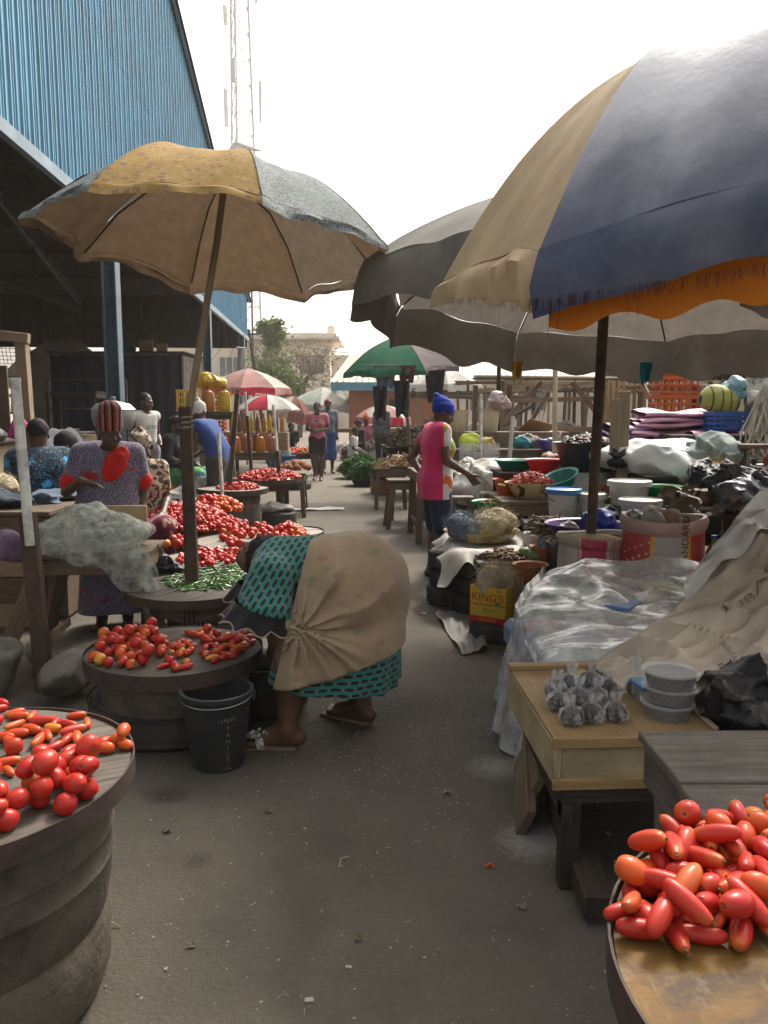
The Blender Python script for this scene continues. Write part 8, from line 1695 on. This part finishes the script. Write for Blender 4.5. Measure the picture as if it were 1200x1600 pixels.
for k, (x, y, z, r_, m_, l) in enumerate(CL): lump('goods_bundle', l, 'bundle', (x, y, z), r_, m_, 60 + k, .04, 7, .02)
bucket('tan bucket on the low table before the stall frame', (1.9, 10.85, .88), .11, .22, m_clay); bucket('grey green bucket beside the tan one', (2.13, 10.83, .88), .1, .2, m_sackg); b = MB(); b.box((2.05, 10.95, 1.22), (.5, .012, .34), (.9, .2, .6)); b.box((2.05, 11.2, 1.0), (.03, .03, .25)); o = b.obj('cardboard_sheet', m_card, None, origin=(2.05, 11, .88)); tag(o, 'leaning cardboard sheet on the low table', 'cardboard')
# far right: crates, cloths, ropes
t = T('slat_fence', 'pale wooden slat fence beside the orange pillar', 'fence', (3.3, 11.6, 0));
for k in range(14): b = MB(); b.box((3.05 + .075 * k, 11.6, .95), (.045, .02, 1.9), None, .002); b.obj('slat', m_wood_pale, t)
for z_ in (1.75, 1.2, .5): b = MB(); b.box((3.54, 11.63, z_), (1.1, .03, .07)); b.obj('rail', m_wood_pale, t)
t = T('painted_pillar', 'orange and cream painted pillar behind the pink cloths', 'pillar', (3.6, 10.6, 0)); b = MB(); b.box((3.62, 10.6, 1.15), (.24, .24, 2.3), None, .01); b.obj('shaft', mat('apricot_paint', (.58, .30, .11), (.5, .25, .09), sc=2, rough=.85, dirt=((.3, .2, .12), .4, 2)), t); b = MB(); b.box((3.62, 10.6, 2.35), (.34, .34, .1)); b.obj('cap', m_fcream, t)
b = MB(); b.beam((3.28, 9.3, 1.2), (2.92, 9.5, 1.95), .07, .05); b.beam((3.3, 9.3, 0), (3.28, 9.3, 1.2), .07, .05); o = b.obj('leaning_plank', m_wood_sun, None, origin=(3.3, 9.3, 0)); tag(o, 'slanting plank before the orange crates', 'plank')
trestle('long stall table carrying crates at the right edge', (3.5, 8.6, 0), (1.7, 1.0), 1.25, 0, m_wood, name='stall_table', n=4)
for k in range(4): crate('orange plastic crate in the stack behind the pink cloths', (3.12, 8.75, 1.25 + .2 * k), (.42, .32, .19), m_orpl, .05 * k - .05, 'stacked orange crates', cols=5, rows=2)
b = MB(); b.box((3.5, 8.7, 1.58), (.3, .26, .34), .2, .006); o = b.obj('printed_box', m_foam, None, origin=(3.5, 8.7, 1.25)); b = MB(); b.box((3.48, 8.565, 1.64), (.2, .004, .12), .2, .001); b.obj('print', m_greenp, o); tag(o, 'white printed box beside the orange crates', 'box')
crate('blue plastic crate holding bags at the right', (3.08, 7.3, 1.30), (.36, .3, .17), m_bluep, .05); trestle('stall table under the blue crate', (3.1, 7.2, 0), (1.2, .7), 1.27, 0, m_wood_dark, name='stall_table', n=3)
S = SDF((-.3, -.3, -.3), (.3, .3, .3), .012); S.ell((0, 0, 0), (.16, .14, .13)); S.ell((.08, 0, -.03), (.12, .12, .1), None, .05); S.wob(.006, 14, 1); o = S.obj('striped_bag', mat('yellow_black_stripe', (.42, .40, .09), (.34, .32, .07), sc=4, rough=.6, pat=stripes([(.30, .29, .07)] * 5 + [(.03, .03, .025)], 13, 0))); o.location = (2.98, 7.25, 1.58); tag(o, 'round yellow bag with black stripes in the blue crate', 'bag')
lump('plastic_bag', 'light blue plastic bag beside the striped yellow bag', 'bag', (3.15, 7.25, 1.58), (.13, .12, .12), mat('light_blue_bag', (.2, .35, .42), (.14, .26, .33), rough=.4), 9, .03, 10, .012); lump('glass_jar', 'olive jar shaped bundle behind the hanging ropes', 'bundle', (3.28, 7.2, 1.47), (.09, .09, .12), m_sackg, 2, .01, 8, .012)
m_rope = mat('off_white_rope', (.42, .38, .31), (.33, .3, .24), sc=30, rough=.95, bump=.6, bsc=80)
t = T('rope_hank', 'hank of off-white ropes hanging at the end of the stall', 'ropes', (3.2, 6.85, 1.0)); rr = random.Random(3)
for k in range(26):
 x0 = 3.20 + .003 * k; pts = [Vector((x0 + .02, 6.9, 1.72)), Vector((x0 - .02 + rr.gauss(0, .03), 6.86 + rr.gauss(0, .03), 1.55)), Vector((x0 - .08 + rr.gauss(0, .05), 6.83 + rr.gauss(0, .04), 1.3)), Vector((x0 - .12 + rr.gauss(0, .06), 6.8 + rr.gauss(0, .05), 1.12 + rr.uniform(-.05, .08))), Vector((x0 - .05 + rr.gauss(0, .06), 6.78 + rr.gauss(0, .05), 1.08))]
 b = MB(); b.tube(pts, .009, 6); b.obj('rope', m_rope, t)
b = MB(); b.grid(lambda u, v: (3.05 + .62 * u, 6.9 + .06 * math.sin(u * 9) - .1 * v, 1.88 - .36 * v * (1 - .55 * u) + .03 * math.sin(u * 7)), 24, 12); o = b.obj('draped_net', m_netthin, None, origin=(3.3, 6.9, 1.6)); tag(o, 'pale netting draped above the off-white ropes', 'net')
crate('black plastic crate beside the off-white ropes', (3.42, 7.0, 1.27), (.2, .25, .34), m_black, 0, rows=6); b = MB(); b.box((3.55, 6.7, 1.40), (.5, .04, .2), None, .004); b.box((3.55, 6.72, .65), (.06, .06, 1.3)); o = b.obj('yellow_board', mat('chipped_yellow_board', (.5, .37, .14), (.42, .3, .11), sc=4, rough=.7, dirt=((.1, .07, .04), .7, 8)), None, origin=(3.55, 6.7, 0)); tag(o, 'chipped yellow board standing beside the black crate', 'board'); b = MB(); b.box((3.3, 6.4, 1.2), (1.0, .3, .03)); b.beam((2.85, 6.4, 0), (2.85, 6.4, 1.19), .05); b.beam((3.75, 6.4, 0), (3.75, 6.4, 1.19), .05); o = b.obj('plank_shelf', m_wood, None, origin=(3.3, 6.4, 0)); tag(o, 'sunlit plank shelf under the chipped yellow board', 'shelf')
m_pinkc = mat('pink_sheeting', (.56, .30, .40), (.48, .25, .34), sc=3, rough=.55, bump=.4, bsc=8, bdist=.03); m_lilac = mat('lilac_sheeting', (.24, .14, .27), (.18, .1, .2), sc=3, rough=.6, bump=.4, bsc=8, bdist=.03); m_wsheet = mat('white_sheeting', (.66, .67, .66), (.58, .59, .58), sc=3, rough=.45, bump=.3, bsc=7, bdist=.03)
trestle('wide hidden stand under the pink and white sheeting', (2.75, 7.3, 0), (1.3, 1.7), .95, 0, m_wood_dark, n=4)
def folded(label, c, size, m, n, seed):
 rr = random.Random(seed); b = MB(); c = Vector(c); h = size[2] / n
 for k in range(n):
  def fn(u, v, k=k):
   a = 2 * math.pi * v; cx, cz = abs(math.cos(a)) ** .6 * (1 if math.cos(a) > 0 else -1), abs(math.sin(a)) ** .8 * (1 if math.sin(a) > 0 else -1); tp_ = 1 - .15 * abs(2 * u - 1) ** 6
   p = c + Vector(((u - .5) * size[0] * (1 - .05 * k) + .02 * k, cx * size[1] / 2 * tp_, h * (k + .5) + cz * h * .52 * tp_)); p.z += .02 * nz1(p.x, p.y, k, 5, k % 4) + .05 * (p.x - c.x) * .3; p.y += .03 * nz1(p.x, k, 0, 4, 1); return p
  b.grid(fn, 22, 20, flip=True)
 o = b.obj('folded_sheeting', m, None, origin=c); tag(o, label, 'sheeting')
folded('folded pink sheeting in sunlight under the orange crates', (2.75, 7.6, 1.26), (1.0, .55, .22), m_pinkc, 4, 1); folded('lilac folded sheeting beside the plank post', (2.2, 7.6, 1.12), (.45, .5, .22), m_lilac, 4, 2); folded('second pink folded sheeting nearer the ropes', (2.95, 7.2, 1.12), (.65, .4, .16), m_pinkc, 3, 4)
lump('white_sheet', 'broad sunlit white plastic sheet heaped below the pink sheeting', 'sheet', (2.55, 6.95, .90), (.72, .5, .2), m_wsheet, 6, .04, 3.5, .02, 4); lump('net_bundle', 'pale green netting bundle flowing over the white sheet', 'net', (2.75, 6.55, .92), (.28, .22, .22), mat('sea_green_net', (.3, .36, .33), (.22, .27, .25), sc=9, rough=.8, bump=.6, bsc=24), 4, .05, 6, .014, 3)
fluff('brown hair like fibre bundle before the netting', (2.48, 6.2, .70), (.2, .16, .15), mat('brown_fibre', (.24, .16, .1), (.16, .1, .06), sc=20, rough=.95, bump=1, bsc=40), 11, 500); fluff('blond fibre bundle lying on the white sheet', (2.62, 6.35, .92), (.17, .13, .11), mat('blond_fibre', (.5, .36, .17), (.4, .28, .13), sc=20, rough=.95, bump=1, bsc=40), 12, 500)
m_strip = mat('dark_leather_strips', (.035, .03, .028), (.07, .06, .055), sc=8, rough=.55, bump=.3); trestle('stand of dark leather and rubber strips', (2.6, 5.75, 0), (1.2, .8), .78, 0, m_wood_dark, n=3)
t = T('rubber_strips', 'heap of curved dark rubber strips below the off-white ropes', 'strips', (2.6, 5.85, .78)); rr = random.Random(9)
for k in range(26):
 x0 = 2.35 + .028 * k; pts = [Vector((x0 + rr.gauss(0, .05) + .3 * q, 6.05 - .55 * q, .80 + .28 * math.sin(math.pi * (.15 + .85 * q)) * (1 - .25 * q) + .004 * k % .03)) for q in np.linspace(0, 1, 7)]
 b = MB()
 for p, q in zip(pts, pts[1:]): b.beam(p, q, .035, .006)
 b.obj('strip', (m_strip, m_tyre, m_jute)[k % 3 if k % 5 else 2], t)
t = T('leather_pieces', 'pile of curled grey brown leather pieces behind the white tubs', 'leather', (2.2, 5.6, .66)); m_leath = mat('grey_brown_leather', (.22, .18, .14), (.14, .11, .085), sc=7, rough=.7, bump=.3)
for k in range(30):
 c = Vector((2.15 + rr.gauss(0, .12), 5.55 + rr.gauss(0, .13), .70 + rr.uniform(0, .22))); e = Euler((rr.uniform(0, 3), rr.uniform(0, 3), rr.uniform(0, 3))).to_matrix(); s_ = rr.uniform(.06, .12)
 b = MB(); b.grid(lambda u, v: c + e @ Vector(((u - .5) * s_ * 1.5, (v - .5) * s_, .5 * s_ * math.cos(2.6 * (u - .5)) + .15 * s_ * math.sin(5 * v))), 8, 5); b.obj('leather_piece', m_leath, t)
lump('plastic_bag', 'blue grey crumpled film on top of the leather pieces', 'bag', (2.5, 5.45, .78), (.26, .16, .12), mat('blue_grey_film', (.12, .13, .16), (.05, .05, .06), sc=7, rough=.3, bump=.7, bsc=14), 10, .05, 9, .012, 3); lump('plastic_bag', 'darker crumpled film behind the blue grey one', 'bag', (2.35, 5.75, .92), (.2, .14, .1), m_black, 12, .05, 10, .012, 3)
lump('wrapped_goods', 'big goods wrapped in shiny black plastic above the beige tarpaulin', 'bundle', (2.68, 4.8, .55), (.42, .42, .46), m_black, 13, .05, 4, .018, 2); b = MB(); b.box((2.6, 4.9, .28), (.8, .7, .55)); o = b.obj('wooden_chest', m_wood_dark, None, origin=(2.6, 4.9, 0)); tag(o, 'dark chest under the black wrapped goods', 'chest')
b = MB(); b.tube([(2.1, 4.72, .55), (2.25, 4.6, .85), (2.5, 4.5, 1.22)], .014, 7); o = b.obj('plastic_strap', m_greyp, None, origin=(2, 4.75, .5)); tag(o, 'rolled black strap running along the black wrapped goods', 'strap')
for k in range(6): b = MB(); b.box((2.15 + .02 * k, 4.95 - .03 * k, .41 + .035 * k), (.7, .45, .022), .1 * (k % 3) - .1, .003); o = b.obj('flat_board', (m_wood, m_card, m_wood_dark)[k % 3], None, origin=(2.15, 4.95, .39 + .035 * k)); tag(o, 'flat board in the pile behind the bottles', 'board', 'boards piled behind the bottles')
b = MB(); b.box((2.15, 4.95, .195), (.6, .4, .39)); o = b.obj('wooden_stand', m_wood_dark, None, origin=(2.15, 4.95, 0)); tag(o, 'dark stand under the pile of flat boards', 'stand')
basin('white bowl of red powder on the plank shelf', (3.05, 6.35, 1.22) if False else (2.95, 6.0, .95), .14, .12, m_wht); lump('powder_heap', 'dark red powder heaped in the white bowl', 'powder', (2.95, 6.0, 1.0), (.12, .12, .14), mat('red_powder', (.16, .03, .015), rough=.95), 1, .008, 9, .012); b = MB(); b.box((2.95, 6.0, .475), (.4, .3, .95)); o = b.obj('wooden_stand', m_wood_dark, None, origin=(2.95, 6, 0)); tag(o, 'dark stand under the white bowl', 'stand')
def rag(label, c, w, h, m, seed):
 rr = random.Random(seed); a = rr.uniform(-.5, .5); c = Vector(c); b = MB(); b.grid(lambda u, v: c + Vector(((u - .5) * w * (1 - .3 * v) * math.cos(a), (u - .5) * w * math.sin(a) + .03 * math.sin(u * 12 + v * 3), -h * v - .03 * math.sin(u * 9) * v)), 14, 14); o = b.obj('hanging_cloth', m, None, origin=c); tag(o, label, 'cloth')
m_cyan = mat('cyan_cloth', (.02, .30, .36), (.015, .23, .28), rough=.6, bump=.2, trans=.3); rag('cyan cloth scrap hanging at the grey umbrella\'s edge', (1.93, 6.0, 1.83), .12, .16, m_cyan, 2); rag('yellow cloth scrap hanging at the grey umbrella\'s edge', (1.0, 6.1, 1.84), .09, .14, m_crate_y, 3)
for k, (x, z, w, h, m_, l) in enumerate(((.02, 2.18, .36, .34, m_jeans if 'm_jeans' in globals() else m_bluegrey, 'grey blue jeans hanging under the green umbrella'), (-.06, 1.86, .24, .52, m_blackcloth_ if 'm_blackcloth_' in globals() else m_black, 'black trousers hanging under the green umbrella, outer pair'), (.28, 1.95, .26, .56, m_black, 'black cloth hanging under the green umbrella, middle one'), (.36, 2.18, .3, .25, m_maroon, 'dark maroon cloth hanging under the green umbrella'), (.80, 2.1, .34, .48, m_black, 'black cloth hanging slantwise under the green umbrella'))): rag(l, (x, 12.9 - .03 * k, z), w, h, m_, 10 + k)
b = MB(); b.tube([(-.35, 12.88, 2.2), (.3, 12.88, 2.185), (1.0, 13.2, 2.2)], .006, 4); o = b.obj('clothes_line', m_twine, None, origin=(.3, 12.9, 2.2)); tag(o, 'clothes line strung under the green and grey umbrella', 'line')
m_dried = mat('dried_brown', (.10, .07, .045), (.05, .036, .026), sc=9, rough=.85, bump=.8, bsc=22, dirt=((.24, .17, .1), .4, 7)); trestle('long table of dried brown fish under the green umbrella', (.85, 14.5, 0), (1.7, 1.2), .85, .1, m_wood_dark, n=5)
def sticks(label, c, r, h, n, m, L, seed, w=.02, cat='dried fish', name='dried_fish'):
 rr = random.Random(seed); b = MB(); c = Vector(c)
 b.lathe([(r, 0), (r * .8, h * .45), (r * .4, h * .75), (.01, h * .85)], c, 18, fn=lambda p, a, q: Vector((p.x * (1 + .1 * math.sin(3 * a)), p.y, p.z)))
 for k in range(n):
  a = rr.uniform(0, 6.28); q = math.sqrt(rr.random()); p = c + Vector((r * q * math.cos(a), r * q * math.sin(a), h * (1 - q * q) * .85 + rr.uniform(0, .04))); d = Vector((rr.gauss(0, 1), rr.gauss(0, 1), rr.gauss(0, .6))).normalized() * L * rr.uniform(.5, 1.2); e = Vector((rr.gauss(0, 1), rr.gauss(0, 1), rr.gauss(0, 1))) * L * .15
  b.tube([p - d * .5, p + e, p + d * .5], [w * .4, w, w * .3], 5)
 o = b.obj(name, m, None, origin=c); tag(o, label, cat, None, 'stuff')
sticks('tall heap of dried brown fish on the long table', (1.0, 14.7, .85), .55, .55, 260, m_dried, .2, 1); sticks('second heap of dried brown fish beside the tall one', (.45, 14.3, .85), .4, .35, 180, m_dried, .18, 2); sticks('heap of tan dried pods on the stool table', (.32, 11.0, .74), .22, .1, 60, mat('tan_pod', (.36, .22, .09), (.2, .11, .05), rough=.7), .16, 3, .016, 'dried pods', 'dried_pods'); sticks('heap of tan pods on the wooden stool by the lane', (.1, 12.2, .62), .25, .12, 70, MATS['tan_pod'], .16, 4, .016, 'dried pods', 'dried_pods'); trestle('low stand for tan pods at the lane', (.1, 12.2, 0), (.5, .5), .62, 0, m_wood, n=3); sticks('heap of dark dried fish in front on the long table', (.6, 13.9, .85), .35, .22, 140, m_dried, .16, 5)
m_green = leafmat('spinach_leaf', (.035, .095, .02), (.06, .14, .03))
def greens(label, c, r, h, n, seed):
 rr = random.Random(seed); vs_, F = [], []; c = Vector(c)
 for k in range(n):
  a = rr.uniform(0, 6.28); q = math.sqrt(rr.random()); p = c + Vector((r * q * math.cos(a), r * q * math.sin(a), h * (1 - q * q) * rr.uniform(.75, 1.05) + .03)); d = Vector((math.cos(a) + rr.gauss(0, .5), math.sin(a) + rr.gauss(0, .5), rr.uniform(-.4, .8))).normalized(); s = d.cross(Vector((rr.gauss(0, .4), rr.gauss(0, .4), 1))).normalized(); L = rr.uniform(.06, .12); w = L * .3; i = len(vs_)
  vs_ += [tuple(p), tuple(p + d * L * .5 + s * w), tuple(p + d * L + Vector((0, 0, -.2 * L))), tuple(p + d * L * .5 - s * w)]; F.append([i, i + 1, i + 2, i + 3])
 b = MB(); b.add(vs_, F, [[(0, 0)] * 4] * len(F)); b.lathe([(r * .95, .0), (r * .8, h * .5), (.01, h * .8)], c, 16); o = b.obj('leafy_greens', m_green, None, origin=c, smooth=False); tag(o, label, 'greens', None, 'stuff')
for k, (x, y, r, l) in enumerate(((-.36, 15.9, .34, 'nearest'), (-.62, 17.6, .36, 'second'), (-.02, 16.6, .36, 'inner'), (-.5, 19.0, .3, 'farthest'))):
 basin('dark basin under the ' + l + ' heap of leafy greens', (x, y, 0 if k else .0), r * .95, .16, m_greyp); greens(l + ' heap of bright leafy greens in basins at the lane edge', (x, y, .13), r, .3, 1300, 30 + k)
b = MB(); b.box((-.02, 14.4, .13), (.42, .4, .25), .1, .008); o = b.obj('wooden_crate', mat('rusty_orange_wood', (.28, .12, .05), (.2, .085, .04), sc=6, rough=.8), None, origin=(-.02, 14.4, 0)); tag(o, 'rust orange wooden crate before the leafy greens', 'crate'); basin('dark tub tilted on the rust orange crate', (-.02, 14.4, .27), .24, .14, m_greyp, tilt=(R(-8), R(-10), 0))
for k, (x, y, r_, m_, l) in enumerate(((.25, 17.5, (.3, .25, .35), m_sackg, 'tall grey sack behind the greens'), (.7, 17.3, (.3, .26, .3), m_sackw, 'white sack behind the greens'), (-.2, 22, (.5, .4, .4), m_sackw, 'big white sack heap before the orange shop'), (.5, 21.5, (.5, .4, .5), m_wsheet, 'white sheet heap before the orange shop'), (-1.0, 24, (.4, .3, .35), m_sackw, 'white bundle by the far bench'))): lump('woven_sack', l, 'sack', (x, y, 0), r_, m_, 70 + k, .05, 5, .024)
trestle('far bench of red brown shelves before the orange shop', (-1.4, 26, 0), (1.0, .5), .9, 0, m_clay if False else m_wood); trestle('stall table at the foot of the orange shop', (.6, 27, 0), (1.8, .7), .9, 0, m_wood_sun)
b = MB(); b.box((-.4, 28.5, .4), (1.3, .3, .8)); o = b.obj('grey_block_wall', m_stone, None, origin=(-.4, 28.5, 0)); tag(o, 'low grey block wall before the orange shop', 'wall')
for k, (x, y, w, h, m_, l) in enumerate(((5.4, 15, 2.2, 2.3, m_wood, 'closed plank stall behind the slat fence'), (6.2, 11.5, 1.8, 2.2, m_wood_sun, 'open plank stall beside the slat fence'), (4.2, 19, 2.4, 2.2, m_wood, 'plank stall behind the wooden stall frame'), (2.0, 24, 2.0, 2.1, m_wood_sun, 'far plank stall between the sellers and the shops'), (5.2, 8.4, 1.6, 2.4, m_wood_dark, 'dark plank stall behind the crates'))):
 t = T('plank_stall', l, 'stall', (x, y, 0)); n = int(w / .16)
 for q in range(n): b = MB(); hh = h * random.uniform(.38, .5); b.box((x - w / 2 + (q + .5) * w / n, y, hh / 2), (w / n - .008, .025, hh), None, .003, jit=.004); b.obj('plank', m_, t)
 b = MB(); b.grid(lambda u, v: (x - w / 2 - .2 + (w + .4) * u, y - .5 + 1.9 * v, h - .25 * v + (.02 if int(u * 40) % 2 else 0)), 40, 1); b.obj('roof', m_under if k % 2 else m_greyroof, t, sharp=10)
 for sx in (-1, 1): b = MB(); b.beam((x + sx * w / 2, y + 1.2, 0), (x + sx * w / 2, y + 1.2, h - .25), .08); b.beam((x + sx * w / 2, y, 0), (x + sx * w / 2, y, h - .05), .08); b.obj('post', m_, t)
rr = random.Random(77); LB = ('leaning', 'low', 'tall', 'crooked', 'half roofed', 'bare', 'sagging', 'cluttered'); LP = ('beside the wooden stall frame', 'behind the stall counter', 'behind the yellow plastic bag', 'near the slat fence', 'before the brown shop row', 'past the dried fish table', 'by the far plank stall', 'behind the pink sheeting')
for k, (x, y) in enumerate(((4.3, 13.2), (1.9, 15.8), (3.2, 16.2), (4.6, 16.5), (6.0, 19), (2.6, 19.5), (3.6, 22), (4.4, 11.0))):
 t = T('stick_stall', LB[k] + ' stick framed stall ' + LP[k], 'stall', (x, y, 0)); w, d, h = rr.uniform(1.2, 1.9), rr.uniform(.8, 1.3), rr.uniform(1.7, 2.15); m_ = (m_wood_sun, m_wood)[k % 2]
 for sx in (-1, 1):
  for sy in (-1, 1):
   b = MB(); b.beam((x + sx * w / 2, y + sy * d / 2, 0), (x + sx * w / 2 + rr.gauss(0, .06), y + sy * d / 2, h + rr.gauss(0, .1)), .06); b.obj('post', m_, t)
 for q in range(4): b = MB(); b.beam((x - w / 2 - .2, y - d / 2 + d * q / 3, h - .02 + rr.gauss(0, .03)), (x + w / 2 + .2, y - d / 2 + d * q / 3 + rr.gauss(0, .05), h + rr.gauss(0, .05)), .1, .03); b.obj('roof_plank', m_, t)
 b = MB(); b.beam((x - w / 2, y - d / 2 - .03, rr.uniform(.3, .9)), (x + w / 2, y - d / 2 - .03, rr.uniform(1.0, 1.6)), .05); b.obj('brace', m_, t)
 b = MB(); b.box((x, y, .8), (w, d, .03)); b.obj('shelf', m_, t)
 for q in range(3): lump('goods_bundle', ('pale', 'dark', 'brown')[q] + ' bundle on the shelf of the ' + LB[k] + ' stick framed stall', 'bundle', (x - w * .3 + q * w * .3, y - .1, .815), (rr.uniform(.14, .26), rr.uniform(.14, .2), rr.uniform(.1, .24)), (m_sackw, m_dkblue, m_jute)[q], 80 + 3 * k + q, .04, 6, .026)
CB = [mat('scrap_' + n_, c_, tuple(q * .7 for q in c_), sc=6, rough=.55, bump=.5) for n_, c_ in (('teal', (.03, .22, .24)), ('brick', (.3, .08, .05)), ('ochre', (.42, .3, .08)), ('ash', (.2, .2, .19)), ('bone', (.52, .47, .38)), ('ink', (.02, .025, .05)), ('moss', (.1, .15, .05)), ('rust', (.22, .1, .05)))]
CN = ('teal', 'brick red', 'ochre', 'ash grey', 'bone white', 'inky blue', 'mossy green', 'rust brown')
for k, (x, y, z) in enumerate(((2.02, 5.72, .66), (2.12, 5.95, .66), (2.42, 5.95, .78), (2.75, 5.6, .78), (2.9, 5.85, .78), (1.70, 5.95, .66), (2.62, 5.5, .78), (3.05, 5.7, .78))): lump('wrapped_bundle', CN[k] + ' small wrapped bundle among the goods behind the printed sacks', 'bundle', (x, y, z), (rr.uniform(.07, .12), rr.uniform(.06, .1), rr.uniform(.05, .1)), CB[k], 120 + k, .02, 14, .009)
for k, (x, y, z) in enumerate(((1.75, 10.15, 1.0), (.75, 10.2, 1.0), (1.3, 10.1, 1.0), (2.35, 10.2, 1.0), (1.0, 9.4, .8), (.6, 9.1, .8), (1.25, 9.2, .8), (1.62, 7.75, .92))): lump('cloth_parcel', CN[k] + (' cloth parcel on the stall counter behind the woman in pink' if k < 4 else ' cloth parcel on the tables behind the woman in pink'), 'parcel', (x, y, z), (rr.uniform(.09, .15), rr.uniform(.08, .12), rr.uniform(.05, .1)), CB[(k * 3 + 1) % 8] if False else CB[k], 140 + k, .02, 12, .011)
m_grit = mat('pale_grit', (.42, .38, .32), (.25, .22, .18), sc=3, rough=.9); b = MB(); rr = random.Random(1)
for k in range(900):
 x, y = (rr.gauss(.12, .22), rr.gauss(3.55, .32)) if k < 620 else (rr.uniform(-1.2, 1.0), rr.uniform(1.4, 7)); r_ = rr.uniform(.0018, .0042); b.ell((x, y, r_ * .7), (r_ * rr.uniform(.8, 1.5), r_, r_ * .7), n=5)
for k in range(260):
 x, y = rr.uniform(-1.3, 1.1), rr.uniform(1.3, 8); a = rr.uniform(0, 6.28); L = rr.uniform(.006, .022)
 if k % 3: b.tube([(x, y, .003), (x + L * math.cos(a), y + L * math.sin(a), .006), (x + 1.7 * L * math.cos(a + .5), y + 1.7 * L * math.sin(a + .5), .003)], .0012, 3)
 else: b.box((x, y, .003), (L, L * .6, .003), (rr.uniform(-.2, .2), rr.uniform(-.2, .2), a), 0)
veg_heap(['round'], 1, ppoly([(90, 976), (100, 976), (100, 986), (90, 986)], 0), 0, 'lost tomato lying on the ground under the net table', 'tomato', None, ('red',), 77)
for k, (px, py, r_) in enumerate(((262, 1300, .014), (700, 1240, .016), (560, 1470, .012), (420, 1270, .014), (815, 1420, .013), (660, 960, .03), (520, 760, .08), (300, 1480, .011))):
 p_ = G(px, py); bb = MB(); bb.grid(lambda u, v: (p_.x + r_ * (2 * u - 1) * (1 + .3 * math.sin(5 * v + k)), p_.y + r_ * .7 * (2 * v - 1) * (1 + .3 * math.sin(4 * u + k)), .004 + .012 * abs(nz1(u * 3 + k, v * 3, 0, 1.5))), 7, 7)
 tag(bb.obj('litter_scrap', (CB[3], m_sackg, m_jute, m_leath)[k % 4], None, origin=p_), 'small dull trodden scrap lying on the road ' + ('below the bucket', 'before the plywood box', 'in the middle foreground', 'between bucket and box', 'by the low bench leg', 'behind the bending woman', 'far up the lane', 'beside the near drum')[k], 'litter')
o = b.obj('grit', m_grit, None, origin=(0, 3.5, 0)); tag(o, 'pale grit scattered on the asphalt behind the bending woman', 'grit', None, 'stuff')
for k, (px, py, L, l) in enumerate(((670, 1108, .09, 'pale straw lying on the road'), (535, 1136, .06, 'short straw by the bending woman\'s back foot'), (773, 1357, .03, 'tiny orange peel on the road'), (545, 1340, .07, 'thin curved straw in the middle of the road'), (172, 1440, .05, 'small forked twig beside the drum'))):
 p = G(px, py); b = MB(); a = k * 1.3; b.tube([p + Vector((0, 0, .004)), p + Vector((L * .5 * math.cos(a), L * .5 * math.sin(a), .012)), p + Vector((L * math.cos(a + .4), L * math.sin(a + .4), .004))], .0022 if k != 2 else .006, 5); o = b.obj('straw', m_wood_pale if k != 2 else m_orpl, None, origin=p); tag(o, l, 'litter')
haze_box()
